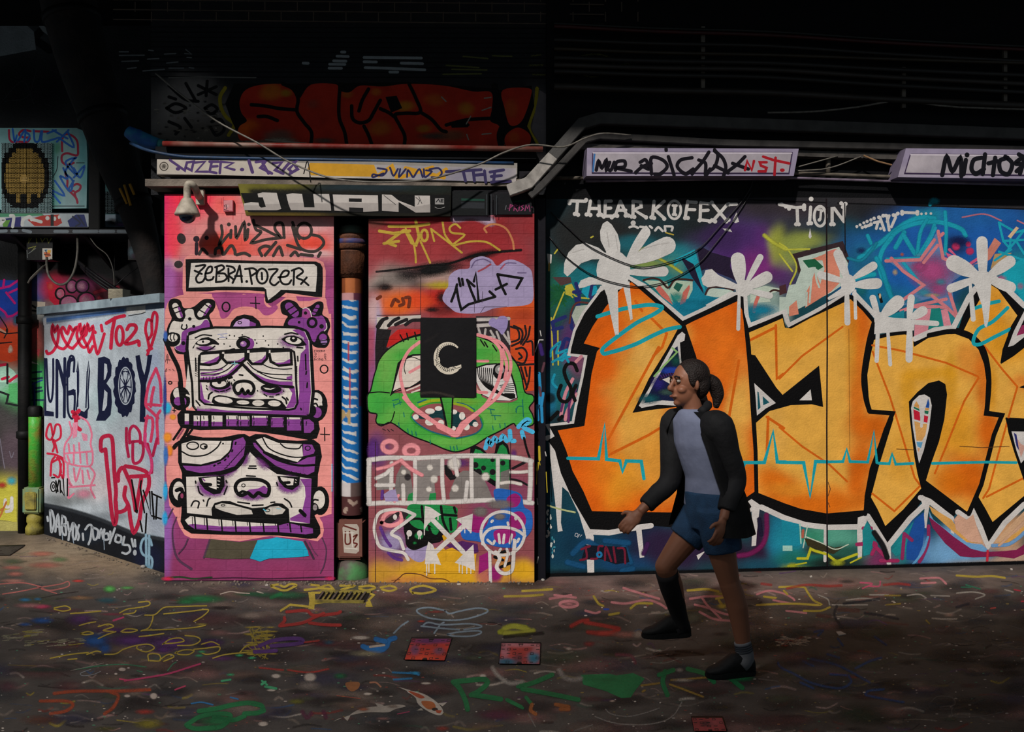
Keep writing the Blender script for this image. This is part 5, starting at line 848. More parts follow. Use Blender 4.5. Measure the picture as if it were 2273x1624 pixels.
S.fill(NV, '930,830 990,815 1040,840 1060,900 1055,1000 1010,1070 1055,1130 1062,1250 1050,1370 1000,1425 910,1425 935,1350 925,1100'); S.fill('#a9b0b8', '990,880 1015,890 1020,960 1000,1030 985,1040'); S.fill('#a9b0b8', '990,1130 1020,1160 1015,1280 990,1330 970,1330 985,1200')
S.fill(NV, [(1182 + (104 + 8 * math.sin(i * 2.1)) * math.cos(t), 1105 + (282 + 12 * math.sin(i * 2.1)) * math.sin(t)) for i, t in enumerate(2 * math.pi * k / 46 for k in range(46))]); S.fill('#a4acb6', [(1190 + 68 * math.cos(t), 1095 + 182 * math.sin(t)) for t in (2 * math.pi * k / 30 for k in range(30))]); S.ring(NV, 8, 1190, 1095, 56, 164)
S.many(NV, 12, '1190,1095 1160,960 1220,960 1190,1095|1190,1095 1140,1020 1138,1120 1190,1095|1190,1095 1240,1010 1245,1110 1190,1095|1190,1095 1150,1170 1175,1240 1190,1095|1190,1095 1235,1170 1210,1240 1190,1095', 0); S.dot('#a4acb6', 1190, 1000, 20, 40); S.dot(NV, 1186, 1100, 9, 22)
S.fill(NV, '1285,810 1325,800 1350,930 1370,990 1390,900 1400,800 1445,800 1420,950 1385,1080 1378,1440 1325,1435 1335,1090 1300,930')
S.many('#c43a5e', 30, '1480,930 1420,1060 1395,1160 1385,1280 1440,1340 1500,1400|1480,930 1520,1060 1530,1250|1460,1110 1440,1200 1430,1290|1390,1270 1530,1280|1380,1400 1440,1400 1450,1480 1430,1620|1400,1380 1380,1480 1370,1640|1520,1330 1490,1400 1500,1640', 1, .15)
S.many(RD, 40, '690,1340 740,1400 700,1380 750,1330|720,1390 720,1480 690,1510|720,1480 760,1510', 1, .15)
S.view(0, 950, 4.2737)
PKL = '#d0708a'
S.many(RD, 22, '500,60 480,-40 450,0 440,80 480,110 510,50 530,-30 570,-20 575,80 530,120 500,110 515,170 500,220|520,130 545,230|450,240 520,250 610,290|520,270 490,320 480,450|540,280 600,310 600,470 580,440|500,320 560,300 580,420|510,440 560,460 580,340', 1, .15); S.fill(RD, '540,245 620,290 610,330 545,270')
S.many(PKL, 20, '660,-60 680,50 620,150 610,250 640,330 850,360 880,250 860,150 870,50 830,-60 760,-110|620,240 870,220|650,150 660,230|700,160 705,220|750,140 755,210|640,260 660,320|700,250 700,330|760,240 765,330|820,230 830,340|640,330 650,480 690,560 650,520|850,360 900,440 860,560 900,660|640,560 900,540|650,580 650,660 700,620|700,380 720,500 760,380|780,400 790,520|830,400 850,480', 1, .2)
S.fill('#d0829a', '690,-50 740,-60 730,80 690,100'); S.fill('#d0829a', '770,40 830,60 830,120 790,120'); S.blob('#d0829a', 800, 620, 110, 60, .7)
S.many('#a81f40', 58, '960,210 970,100 1010,70 1070,90 1085,200 1090,420 1090,600 1085,720 1090,850 1060,900|1010,170 1000,230 970,230|1030,500 1040,700 1050,800 1080,920', 1, .12) if False else None
S.many('#ad1f3f', 40, '1000,200 960,210 960,110 1000,75 1060,90 1075,250 1085,420 1100,600 1095,700 1110,790 1180,780 1210,740|1000,200 1020,400 1040,600 1060,800 1085,910 1105,850 1100,700|1120,500 1125,420 1165,375 1210,460 1250,560 1275,700 1290,780 1310,660 1340,480|1190,560 1180,650 1220,740 1240,880 1270,990 1320,880 1350,700 1410,560 1400,430 1300,380 1190,360|1240,460 1400,450', 1, .12)
S.many('#a81f46', 30, '1230,140 1230,30 1260,-20 1300,0 1330,60 1330,140|1260,130 1265,320 1330,310 1360,220 1340,130 1230,130|1200,0 1200,130 1220,270|1400,150 1440,320 1440,420|1490,100 1450,260', 1, .15); S.line('#c43a6e', 30, '1380,50 1380,150 1430,270 1440,380 1420,430', 1, .2)
S.ring(K, 11, 505, 555, 24, 46); S.ring(K, 9, 507, 553, 9, 18); S.many(K, 13, '490,470 520,468|525,590 535,600|530,500 550,600|560,490 535,610|570,500 575,610|600,480 610,640 580,590|640,480 640,640', 0); S.many(K, 16, '1250,490 1300,800|1340,500 1330,560 1370,800|1360,590 1430,820 1420,600|1440,600 1460,860|1440,620 1530,660|1490,650 1480,860|1440,830 1530,860|1390,810 1380,1000|1330,880 1350,980', 0); S.dot(K, 1295, 785, 16)
GW = '#a3a9b0'
S.many(GW, 24, '450,840 455,880|475,780 485,970 500,960 515,880 495,790 475,780|525,980 550,820 570,1010|535,930 575,940|590,830 590,980 625,1010 620,930 595,920 625,900 620,850 590,830|640,890 660,980 690,900|660,980 650,1060|700,900 690,1000 700,1050 720,1040 725,950 700,900|750,920 735,970 750,1020 740,1060|785,1000 790,1060|810,960 840,920 870,930 860,1040 840,1100|875,940 890,1050 920,1040 930,970 880,940|940,1040 960,960 980,1050|990,960 985,1050 1030,1050 1025,1000 1000,1000|1045,980 1060,1030 1090,950|1060,1030 1040,1090|1105,1010 1095,1070 1140,1080 1150,1030 1110,1010|1180,1030 1170,1100 1220,1110 1235,1160 1200,1190 1160,1180|1250,1050 1265,1120|1280,1060 1285,1120', 1, .25)
S.dot(GW, 1280, 1180, 18, 28); S.many('#8c9cac', 9, '590,1000 595,1060|690,1040 700,1090|985,1050 990,1150|1150,1070 1160,1110', 0, .4); S.many('#7fa0b4', 28, '1440,1110 1420,1050 1360,1050 1335,1130 1360,1200 1430,1220 1445,1280 1420,1340 1350,1320|1385,1010 1390,1360|1415,1020 1415,1380', 1, .4); S.blob('#6c98b0', 1400, 1330, 60, 50, .7)
S.view(0, 600, 4.2737); S.fill('#b4b4b2', '1200,350 1380,330 1380,400 1200,420'); S.many('#2c2c2e', 10, '1220,430 1280,420 1340,410 1380,395', 1, .4); S.fill('#a9a8ac', '410,450 440,445 440,520 412,520')
S.build('wall_left', ROUGHP, kind='structure')
bm = bmesh.new(); n = Vector((dU.y, -dU.x, 0)).normalized(); u = dU.normalized()
p0 = Vector((PA.x, PA.y, 2.09)) - u * 0.05; p1 = Vector((PB.x, PB.y, 2.09))
prism(bm, [p0 + n * 0.05, p0 + n * 0.05 + Vector((0, 0, .07)), p0 - n * .25 + Vector((0, 0, .07)), p0 - n * .25], p1 - p0)
o = bm_obj('trim_1', bm, mat('coping', '#8b9aa3', .5, dirt=.5, dirtcol='#3a4450')); o['kind'] = 'structure'
bm = bmesh.new(); q = p0 + u * 1.55; box(bm, q.x, q.x + .12, q.y - .1, q.y + .05, 2.16, 2.24)
tag(bm_obj('metal_clip', bm, mat('clip_metal', '#8a8270', .4, .6)), 'small metal clip fixed on top of the grey wall coping', 'clip')

# ------------------------------------------------------------ air conditioners on their shelf
def grille(parent, xa, xb, ya, yb, D, colf, nx, ny):
    S = Surf(W(xa, yb, D), (1, 0, 0), Z); k = D / F
    def wire(x0, y0, x1, y1):
        n = 14
        for i in range(n):
            ax, ay = x0 + (x1 - x0) * i / n, y0 + (y1 - y0) * i / n; bx, by = x0 + (x1 - x0) * (i + 1) / n, y0 + (y1 - y0) * (i + 1) / n
            h = 0.75; u0, u1 = (min(ax, bx) - h - xa) * k, (max(ax, bx) + h - xa) * k; v0, v1 = (yb - max(ay, by) - h) * k, (yb - min(ay, by) + h) * k
            S.solid(u0, u1, v0, v1, 0.006, colf((ax + bx) / 2, (ay + by) / 2))
    for i in range(nx): wire(xa + (xb - xa) * i / (nx - 1), ya, xa + (xb - xa) * i / (nx - 1), yb)
    for i in range(ny): wire(xa, ya + (yb - ya) * i / (ny - 1), xb, ya + (yb - ya) * i / (ny - 1))
    return S.build('grille', THINGP, parent)
ac = empty('air_conditioner', W(70, 466, 8.25), 'teal air conditioner unit sprayed with blue and red tags, yellow patch on its grille', 'air conditioner')
S = Surf(W(-50, 466, 8.25), (1, 0, 0), Z); kk = 8.25 / F
S.view(0, 0)
ol = [(-50, 284), (170, 284), (185, 290), (192, 312), (194, 350), (192, 462), (-50, 466)]
q = [S.loc(*p) for p in ol]; n0 = len(S.v); S.v += [(a, b, 0) for a, b in q] + [(a, b, -.42) for a, b in q]; S.c += [(*hx('#5c9a9c'), 1)] * (2 * len(q)); m = len(q)
S.f += [tuple(n0 + i for i in range(m))[::-1]] + [tuple(n0 + m + i for i in range(m))] + [(n0 + i, n0 + m + i, n0 + m + (i + 1) % m, n0 + (i + 1) % m) for i in range(m)]; S.mi += [0] * (m + 2)
S.fill(gradient('#86aeb0', [(60, 300, 120, 20, '#6fa0a4', .7), (160, 420, 40, 60, '#95aeb2', .7), (115, 360, 14, 60, '#4a8a84', .8), (115, 440, 16, 30, '#3f9080', .8), (185, 360, 12, 90, '#4a9aa0', .7), (128, 330, 8, 14, '#2a7a52', .7)], .1), ol, sub=9)
S.fill('#0e1012', '4,318 114,318 114,472 4,472')
S.view(0, 270, 4.2737)
BL_, RE_ = '#1f5cae', '#9a2440'
S.many(RE_, 22, '85,80 90,160 120,195 160,190|290,90 220,80 180,120 230,150 280,150 260,190 180,190|320,90 460,95|590,280 590,170 620,120 680,130 730,180 740,260 730,320 640,300 590,320 590,380 640,410 700,390|620,490 640,560 640,640 700,660|690,610 730,590 765,610 750,650 710,680 735,760|640,640 720,720 735,770', 1, .12)
S.many(BL_, 20, '120,70 140,190 160,130|170,180 240,80 230,190|230,90 280,130 260,180|320,80 330,180 370,180 390,90|400,90 400,190 500,170|450,110 530,80|470,180 560,150|500,80 640,160|540,190 650,80|640,90 700,240 580,170|570,770 480,650 610,700 520,560|600,440 640,540 570,520 660,660 690,560 620,480 680,380 720,340 620,390 740,520 660,400|700,440 760,530 800,420 700,530|650,640 700,560', 1, .12)
S.many('#14202a', 8, '470,360 460,480 470,600|550,330 540,450 505,520|725,390 800,390|480,800 800,800', 1)
S.build('casing', THINGP, ac)
def gcol(x, y):
    X, Y = x * 4.2737, (y - 270) * 4.2737
    e = ((X - 235) / 215) ** 2 + ((Y - 520) / 300) ** 2
    if .80 < e < 1.22 and Y < 800: return '#0c0d0f'
    if Y > 690 and e < 1.1 and (X % 100) < 55: return '#0c0d0f'
    if e <= .80: return '#b5934c' if Y > 250 else '#3c4a4c'
    return '#8aa4a6'
grille(ac, 4, 114, 318, 472, 8.22, gcol, 34, 30)
bm = bmesh.new(); c = W(55, 398, 8.6); lathe(bm, [(.036, 0), (.04, .01), (.03, .014), (.01, .015)], Vector((0, 0, 0)), axis=Matrix.Rotation(math.pi / 2, 3, 'X'))
bmesh.ops.translate(bm, verts=bm.verts, vec=W(55, 398, 8.235) - ac.location); bm_obj('hub', bm, mat('hub', '#a8884a', .6), ac)
ac2 = empty('air_conditioner', W(250, 504, 8.45), 'half hidden teal air conditioner behind the dark sloping trunk', 'air conditioner')
S = panel(222, 300, 396, 504, 8.45, .3, '#2c5c60'); S.view(0, 0); S.fill('#4a8286', '222,396 232,396 232,504 222,504'); S.fill('#26363c', '233,425 300,425 300,474 233,474'); S.fill('#7a8a98', '222,476 280,476 300,504 222,504'); S.blob('#1a1f24', 250, 492, 16, 10, .9); S.blob('#8a6a98', 268, 498, 18, 8, .8)
S.build('casing', THINGP, ac2); grille(ac2, 234, 300, 426, 472, 8.43, lambda x, y: '#3c5258', 22, 10)
S = panel(-50, 196, 472, 505, 8.15, .1, '#3a3c44'); S.view(0, 270, 4.2737)
S.fill('#a8b0b4', '0,870 840,870 840,995 0,995'); S.fill('#4a8a68', '0,870 400,870 420,890 0,905'); S.fill('#2a2a66', '40,920 200,900 200,995 60,995'); S.fill('#5c8a3c', '20,940 100,930 70,995 30,995'); S.fill('#a83028', '260,930 400,890 560,880 590,960 540,990 330,990'); S.fill('#1c2a66', '640,940 720,880 800,880 830,995 660,995'); S.many('#c4c4c0', 30, '0,920 40,930 0,970|100,890 130,900 120,995|210,980 220,930 280,900 300,930|320,930 390,950', 1); S.dot('#c4c4c0', 450, 915, 20); S.dot('#c4c4c0', 520, 920, 14, 20); S.dot('#c4c4c0', 560, 905, 12, 18); S.fill('#15171a', '480,880 510,880 510,990 480,990'); S.many('#16203c', 16, '690,900 760,960 720,990|740,890 800,980', 1)
tag(S.build('ledge_board', THINGP), 'narrow ledge board sprayed white, red and navy below the larger air conditioner', 'board')
sh = empty('shelf', W(140, 520, 8.05), 'long grimy metal shelf carrying the air conditioners, white smears on its lip', 'shelf')
S = panel(-60, 322, 508, 519, 8.05, .66, '#25262a'); S.view(0, 270, 4.2737); S.many('#6c757c', 34, '0,1040 60,1035|110,1035 160,1035|220,1030 290,1045|520,1040 640,1040|700,1040 920,1040|950,1040 1080,1040|1120,1040 1320,1045', 0, .3); S.build('shelf_top', THINGP, sh)
for xx in (20, 180, 300):
    bm = bmesh.new(); p = W(xx, 519, 8.1) - sh.location
    prism(bm, [p, p + Vector((0, .6, 0)), p + Vector((0, .6, -.25))], (.03, 0, 0)); bm_obj('bracket', bm, M_BLACK, sh)
bm = bmesh.new(); pbox(bm, 196, 221, 270, 508, 8.1, 8.22)
tag(bm_obj('steel_post', bm, M_BLACK, bevel=.006), 'black steel upright between the two air conditioners', 'post')
# boxes under the shelf
jb = empty('junction_box', W(88, 577, 8.3), 'black junction box with a yellow scrawl and a bright sticker', 'junction box')
S = panel(59, 117, 521, 577, 8.3, .14, '#0b0b0c'); S.view(0, 270, 4.2737); S.many('#8a8a3c', 9, '255,1080 330,1090|280,1080 270,1150 300,1100|340,1080 350,1150|380,1090 400,1140 430,1100|440,1090 460,1150 490,1100|270,1200 340,1180 300,1230', 0, .2); S.many('#6c7070', 8, '270,1250 340,1200|255,1220 260,1290', 0, .4)
S.build('body', THINGP, jb)
S = panel(94, 116, 551, 576, 8.295, .002, '#c4bcb0'); S.view(0, 270, 4.2737); S.fill('#c8643c', '415,1240 470,1235 485,1275 430,1285'); S.fill('#d8a43c', '450,1215 485,1220 480,1245 450,1240'); S.fill('#3c7aa0', '415,1215 450,1210 440,1235'); S.many('#2a2420', 7, '420,1260 480,1265|430,1220 445,1250', 0)
S.build('sticker', THINGP, jb)
jb2 = empty('junction_box', W(308, 577, 8.2), 'dim junction box with teal and mauve smears beside the dark trunk', 'junction box')
S = panel(284, 334, 519, 577, 8.2, .14, '#160d11'); S.view(0, 270, 4.2737); S.blob('#2a7c78', 1340, 1170, 50, 60, .9, core=.5); S.blob('#5c7480', 1245, 1240, 40, 70, .8); S.blob('#6a4a60', 1330, 1270, 110, 40, .8); S.build('body', THINGP, jb2)
# hanging leads
cable('cable', [(172, 522, 8.2), (172, 560, 8.1), (165, 600, 8.1), (148, 627, 8.1), (128, 630, 8.1), (110, 614, 8.1), (104, 590, 8.12), (104, 572, 8.25)], .011, M_GREYCABLE, 'thick grey cable hanging in a loop under the shelf', group=None)
cable('cable', [(195, 520, 8.2), (214, 546, 8.15), (238, 566, 8.1), (251, 598, 8.1), (254, 640, 8.1)], .005, M_GREYCABLE, 'thin pale wire curving down from the shelf to the cable bundle')
cable('cable', [(255, 635, 8.1), (280, 612, 8.1), (308, 592, 8.15)], .005, M_CABLE, 'short thin dark wire slanting up toward the dim junction box')
for i, (dy, nm) in enumerate(((0, 'uppermost black lead of the slanting bundle above the pink letters'), (7, 'middle black lead of the slanting bundle above the pink letters'), (14, 'lowest black lead of the slanting bundle above the pink letters'))):
    cable('cable', [(172 + 4 * i, 578 + dy, 8.3), (205, 604 + dy, 8.15), (245, 632 + dy, 8.1), (275, 648 + dy, 8.05), (312, 662 + dy * .6, 8.0)], .012, M_CABLE, nm, group='leads in the slanting bundle')
cable('cable', [(334, 530, 8.1), (338, 580, 8.0), (330, 630, 7.95), (318, 664, 7.9)], .014, M_CABLE, 'black cable bowing down beside the dim junction box')
cable('metal_strap', [(104, 585, 8.25), (92, 596, 8.15), (66, 622, 8.1), (63, 627, 8.1), (70, 615, 8.05), (96, 590, 8.1)], .007, M_GREYCABLE, 'bent thin metal strap dangling below the black junction box', 'strap')

# pipes at the far left
bm = bmesh.new(); q = W(55, 812, 8.66); tube(bm, [(q.x, q.y, 0), (q.x, q.y, 1.4), (q.x, q.y, 3.0)], .06, 16, smooth=0)
for z in (.9, 2.0): lathe(bm, [(.06, 0), (.075, .01), (.075, .07), (.06, .08)], (q.x, q.y, z), 16)
tag(bm_obj('drainpipe', bm, M_BLACK, smooth=True), 'thick black drainpipe near the left edge of the alley', 'pipe')
dp = empty('downpipe', Vector((W(78, 0, 8.6).x, 8.6, 0)), 'green and gold painted downpipe beside the angled grey wall', 'pipe')
MG = mat('green_gold_paint', '#3f9a34', .45, dirt=.95, dirtcol='#8c7430', scale=9, bump=.4); MY = mat('yellow_grime', '#8d8236', .6, dirt=.9, dirtcol='#3a3828', scale=10, bump=.4)
bm = bmesh.new(); lathe(bm, [(.058, .42), (.058, 1.0), (.058, 1.15)], seg=18); bm_obj('pipe', bm, MG, dp, smooth=True)
bm = bmesh.new(); lathe(bm, [(.062, 1.12), (.064, 1.13), (.064, 1.2), (.05, 1.22)], seg=18); bm_obj('cap', bm, M_BLACK, dp, smooth=True)
bm = bmesh.new(); box(bm, -.085, .085, -.08, .08, .2, .45); bm_obj('access_box', bm, mat('box_mix', '#7d7a3e', .55, dirt=.8, dirtcol='#3a8a84', scale=8), dp, bevel=.015)
bm = bmesh.new(); box(bm, -.05, .055, -.1, -.08, .24, .41); bm_obj('access_cover', bm, MY, dp, bevel=.008)
bm = bmesh.new(); lathe(bm, [(.085, 0), (.085, .06), (.065, .1), (.075, .12), (.075, .16), (.058, .2)], seg=18); bm_obj('shoe', bm, MY, dp, smooth=True)

# sooty sloping trunk over the corner
tr = empty('ventilation_trunk', W(355, 760, 7.55), 'huge sooty black trunk curving down over the corner, faint amber paint on its flank', 'trunk')
bm = bmesh.new(); rt = [W(*p) - tr.location for p in ((140, -60, 7.6), (160, 40, 7.6), (190, 150, 7.6), (228, 260, 7.6), (262, 360, 7.58), (296, 450, 7.56), (324, 545, 7.55), (345, 640, 7.55), (355, 760, 7.55))]
tube(bm, rt, [.22, .22, .21, .19, .17, .14, .11, .09, .08], 20); o = bm_obj('trunk_body', bm, mat('soot_trunk', '#0f0d0d', .85, dirt=.6, dirtcol='#2a201c', scale=6, bump=.9, bscale=20), tr, smooth=True)
bm = bmesh.new()
for k, (xa, ya, xb, yb) in enumerate(((266, 418, 282, 452), (276, 410, 290, 456), (288, 408, 298, 432))):
    tube(bm, [W(xa, ya, 7.4) - tr.location, W((xa + xb) / 2, (ya + yb) / 2, 7.405) - tr.location, W(xb, yb, 7.42) - tr.location], .011, 8)
bm_obj('paint_mark', bm, mat('amber_paint', '#a5761c', .7), tr, smooth=True)
# clutter of grip bands on the trunk
for k, t in enumerate((1, 3, 5)):
    bm = bmesh.new(); d = (rt[t + 1] - rt[t - 1]).normalized(); r = [.22, .22, .21, .19, .17, .14, .1][t]
    tube(bm, [rt[t] - d * .03, rt[t] + d * .03], r + .012, 20); bm_obj('band', bm, M_BLACK, tr, smooth=True)
# ------------------------------------------------------------ wall over the piers
a = W(335, 0, DH).x; b = W(1216, 0, DH).x; zb = W(0, 432, DH).z
S = Surf((a, DH, zb), (1, 0, 0), Z); S.solid(0, b - a, 0, 4.9 - zb, .25, '#151517')
S.view(0, 0)
S.fill(gradient('#1b1c1f', [(780, 40, 500, 40, '#1c1a1a', .8), (780, 100, 500, 50, '#17191c', .9), (420, 250, 90, 70, '#77726f', 1), (440, 300, 90, 30, '#4a443c', .8), (1195, 260, 40, 80, '#4e4a4c', .9), (850, 260, 350, 70, '#2a1a18', .8), (600, 318, 60, 14, '#8a7c6c', .8), (760, 345, 400, 10, '#1c1a18', .8)], .15), '335,-150 1216,-150 1216,432 335,432', sub=14)
for y in range(60, 178, 11): S.line('#0c0d0f', 3, [(335, y), (1216, y + 3)], 0)
MO = '#4a4038'
for r_ in range(-2, 2):
    yy = 26 + r_ * 22; S.line(MO, 3.2, [(252, yy - 5), (760, yy), (1340, yy + 6)], 0, .3)
    for k in range(16): S.line(MO, 3, [(300 + k * 72 + (36 if r_ % 2 else 0), yy - 21), (300 + k * 72 + (36 if r_ % 2 else 0), yy - 1)], 0, .3)
S.view(568, 0, 4.0); PA_ = '#7c8386'
S.many(PA_, 28, '960,510 1470,515|960,548 1070,550|1290,560 1480,565|970,600 1150,605 1500,620|1190,640 1260,640|720,498 820,502|690,540 800,543|655,570 790,572|650,605 760,606|420,560 465,562|760,462 790,462', 0, .25); S.many('#4c4e2a', 20, '1840,500 2060,520|1690,580 1980,600|1740,615 2050,622|1660,660 2000,655|2100,495 2272,500', 0, .5)
S.view(0, 0, 4.0); S.many('#5c6062', 14, '1060,460 1140,460|1060,492 1280,490|1080,545 1230,540|1130,610 1210,600|1320,445 1360,450|1310,525 1410,520|1270,630 1460,615|1460,480 1560,475|1480,560 1580,550|1500,605 1630,605|1650,440 1700,480 1640,475|1660,510 1700,512|1680,600 1720,605', 0, .3); S.line('#5a5956', 14, '1500,690 1760,682 2272,690', 0, .4)
S.many('#151416', 30, '1500,760 1640,880 1760,900|1650,740 1740,900|1500,860 1560,880|1760,760 1920,840|1840,720 1830,850|1760,840 1920,770|1480,960 1560,920 1650,960 1560,1000 1480,960|1820,960 1880,930 1930,970 1870,1010 1820,960|1500,1080 1600,1130 1560,1190|1640,1050 1700,1130|1880,1080 1960,1060 1990,1150 1920,1200 1870,1130', 1, .2)
for k in range(60): S.blob(random.choice(['#121114', '#7c7468', '#6a645c', '#2a2622', '#8a8478']), random.uniform(1380, 2000), random.uniform(900, 1290), random.uniform(10, 40), random.uniform(6, 16), .7)
S.line('#8a7c1e', 36, '2000,780 1955,860 1965,960 2010,1040 2080,1105 2030,1200', 1, .2)
S.view(0, 0)
S.many('#8a7c1e', 9, '1192,196 1188,236 1174,282 1192,318', 1, .3); S.fill('#5c5658', '1198,200 1214,210 1214,320 1196,318 1180,285')
R1 = gradient('#a82a18', [(600, 205, 24, 18, '#b8641c', .9), (635, 207, 12, 8, '#9a7a1c', .8), (560, 240, 30, 20, '#9a1c14', .8), (550, 285, 30, 20, '#cc5a14', .9), (590, 300, 40, 20, '#a02018', .8), (695, 230, 14, 10, '#7a3c30', .6), (845, 285, 26, 18, '#a8641c', .6), (900, 235, 20, 10, '#b07a1c', .8), (965, 222, 22, 14, '#b0541c', .8), (1035, 240, 16, 14, '#a8741c', .7), (835, 205, 10, 8, '#b8641c', .7), (1000, 300, 30, 12, '#5c4a34', .7), (770, 210, 12, 8, '#a05a1c', .7), (1135, 240, 14, 20, '#a8481c', .8), (1140, 305, 14, 14, '#b0481c', .8), (940, 285, 18, 8, '#94741c', .6), (620, 300, 30, 14, '#5c5046', .8), (700, 270, 30, 12, '#a0281c', .7)], .1)
S.fill('#0d0b0c', '520,185 640,186 900,182 1090,196 1110,200 1180,190 1186,235 1170,280 1190,320 1150,335 1090,326 760,326 540,320 515,270 500,230', sm=0)
for p in ('532,225 545,200 580,188 630,187 656,200 664,220 690,188 745,187 752,200 775,205 800,190 850,192 905,186 985,190 1050,203 1090,205 1092,240 1088,268 1108,280 1112,310 1104,326 905,325 700,324 600,322 545,320 528,300 532,280 548,268 536,250', '1116,200 1174,196 1178,215 1162,262 1146,278 1130,275 1120,240', '1126,296 1150,283 1174,296 1178,314 1166,328 1130,328 1120,314'): S.fill(R1, p, sub=9, sm=1)
S.view(568, 0, 4.0)
S.many('#0d0b0c', 34, '240,745 330,790 375,880 365,990 430,1090 495,1180 480,1330|-40,930 80,940 220,965 365,975|20,1035 100,1035 190,1070|750,745 738,900 742,1050 790,1180 812,1330|1000,790 945,890 915,985|850,940 858,1050 920,1090 1000,1070 1045,1000 1105,890|960,1120 1000,1200 1035,1300|1360,745 1420,870 1460,995 1330,1005 1235,1020 1275,1110 1322,1210 1312,1330|1105,965 1180,1000 1240,1045|1460,995 1560,1060 1640,1150 1690,1170|1690,1110 1780,1085 1900,1060 2110,1050', 1, .15)
S.fill('#0d0b0c', '1730,1110 1860,1060 1900,1110 1880,1130 1740,1135'); S.fill('#0d0b0c', '1150,860 1250,850 1300,960 1200,1000'); S.line('#0d0b0c', 60, '2120,760 2150,950 2200,1080 2165,1200 2185,1320', 1, .15)
S.view(0, 0); S.blob('#8a7c6c', 620, 312, 50, 9, .9); S.blob('#7a6e60', 560, 316, 60, 6, .9); S.blob('#5c5248', 720, 312, 30, 8, .7); S.blob('#4a443c', 960, 302, 40, 10, .7)
S.many('#8a8478', 3, '980,215 990,225|1075,218 1090,216|1070,245 1090,238|1035,275 1045,258|1070,298 1090,296|1040,310 1036,298|590,310 680,318|560,318 640,322', 0, .3)
S.build('wall_upper', ROUGHP, kind='structure')

# ------------------------------------------------------------ beam, trunking, ducts, conduits above the doorways
bm = bmesh.new(); pbox(bm, 322, 1168, 397, 413, 6.63, 6.86)
struct('beam_lower', bm, mat('plaster_beam', '#7d7166', .8, dirt=.8, dirtcol='#2c2723', scale=5, bump=.5))
bm = bmesh.new(); pbox(bm, 345, 1190, 325, 352, 6.7, 6.88); struct('beam_upper', bm, M_SOOT_SHADE)
O = W(348, 387, 6.60); O2 = W(1148, 399, 6.60)
S = Surf(O, O2 - O, (0, 0, 1)); S.solid(0, (O2 - O).length, 0, .108, .1, '#8a847e'); S.view(0, 0)
S.fill(gradient('#b3aaa0', [(1050, 380, 120, 30, '#847f8c', 1), (900, 375, 90, 30, '#8f8a90', .8), (500, 370, 200, 30, '#bdb3a6', .6)], .06), '349,353 1146,366 1146,397 349,385', sub=10)
S.fill('#c08d24', '688,358 830,361 840,388 690,386 682,372'); S.many('#c08d24', 9, '840,385 870,364 880,388|890,388 960,366|900,368 985,388|965,388 990,370', 0)
S.ring('#3a332c', 2, 364, 369, 9, 9); S.blob('#3a332c', 364, 369, 8, 8, .7)
S.view(0, 0, 4.0); PT = '#4c3668'
S.many(PT, 24, '1510,1420 1640,1510 1660,1440 1720,1430 1700,1510 1660,1490|1730,1440 1820,1430 1740,1520 1840,1520|1880,1430 1860,1520 1920,1530|1860,1430 1940,1430|1870,1475 1930,1470|1960,1430 1950,1530|1960,1430 2070,1440 2000,1480 2080,1500', 0, .1); S.dot(PT, 1580, 1497, 20, 16); S.dot(PT, 2148, 1498, 20, 16); S.line(PT, 30, '2210,1420 2240,1520', 0)
S.view(568, 0, 4.0); S.many(PT, 26, '0,1430 90,1420 40,1480 140,1530|60,1440 110,1530|150,1440 230,1430 170,1500 240,1530|240,1500 290,1440 360,1420 290,1490 320,1520|340,1450 370,1490 300,1530', 0)
S.many('#23234c', 18, '1080,1475 1160,1490 1120,1540 1040,1530 1040,1555 1130,1520|1190,1470 1220,1540 1260,1480|1280,1480 1270,1550 1330,1480|1340,1550 1350,1490 1390,1550|1400,1550 1450,1480 1480,1550|1490,1480 1500,1550 1560,1500 1510,1490|1560,1550 1620,1550 1650,1510 1620,1470 1540,1480', 1, .1); S.many('#332c52', 28, '1690,1500 1850,1490 2000,1480|1840,1490 1860,1580|1930,1490 1940,1580|1940,1530 2030,1520|2030,1490 2040,1590|2080,1500 2200,1480|2090,1540 2180,1530|2090,1590 2260,1580|2120,1500 2110,1590', 0, .1)
tag(S.build('cable_trunking', THINGP), 'long white cable trunking over the two doorways, tagged purple, yellow and navy', 'trunking')
def duct(name, pts, w, h, m, label, cat, off=0.0):
    bm = bmesh.new(); P = [Vector(p) for p in pts]; rings = []
    for i, p in enumerate(P):
        d1 = (P[i] - P[i - 1]).normalized() if i else (P[1] - P[0]).normalized(); d2 = (P[i + 1] - P[i]).normalized() if i < len(P) - 1 else d1
        t = (d1 + d2).normalized(); k = 1 / max(t.dot(d1), .5); f = Vector((0, -1, 0)); f = (f - t * f.dot(t)).normalized(); s = t.cross(f)
        rings.append([bm.verts.new(p + s * (a * w / 2 * k) + f * (b * h / 2)) for a, b in ((-1, -1), (1, -1), (1, 1), (-1, 1))])
    for a, b in zip(rings, rings[1:]):
        for k in range(4): bm.faces.new((a[k], a[(k + 1) % 4], b[(k + 1) % 4], b[k]))
    bm.faces.new(rings[0][::-1]); bm.faces.new(rings[-1])
    return tag(bm_obj(name, bm, m, bevel=.004), label, cat)
EN = EU.cross(Vector(Z))
def EP(x, y, off=0.0):
    """point seen at (x, y) on a plane `off` in front of the long wall"""
    o = EO + EN * off; d = Vector(((x - CX) / F, 1.0, (CY - y) / F)); t = (o - CAM).dot(EN) / d.dot(EN); return CAM + d * t
MD = mat('duct_grey', '#3e3c3a', .6, dirt=.7, dirtcol='#23211f', scale=8)  # grey darkened to carry the shade on the upper run
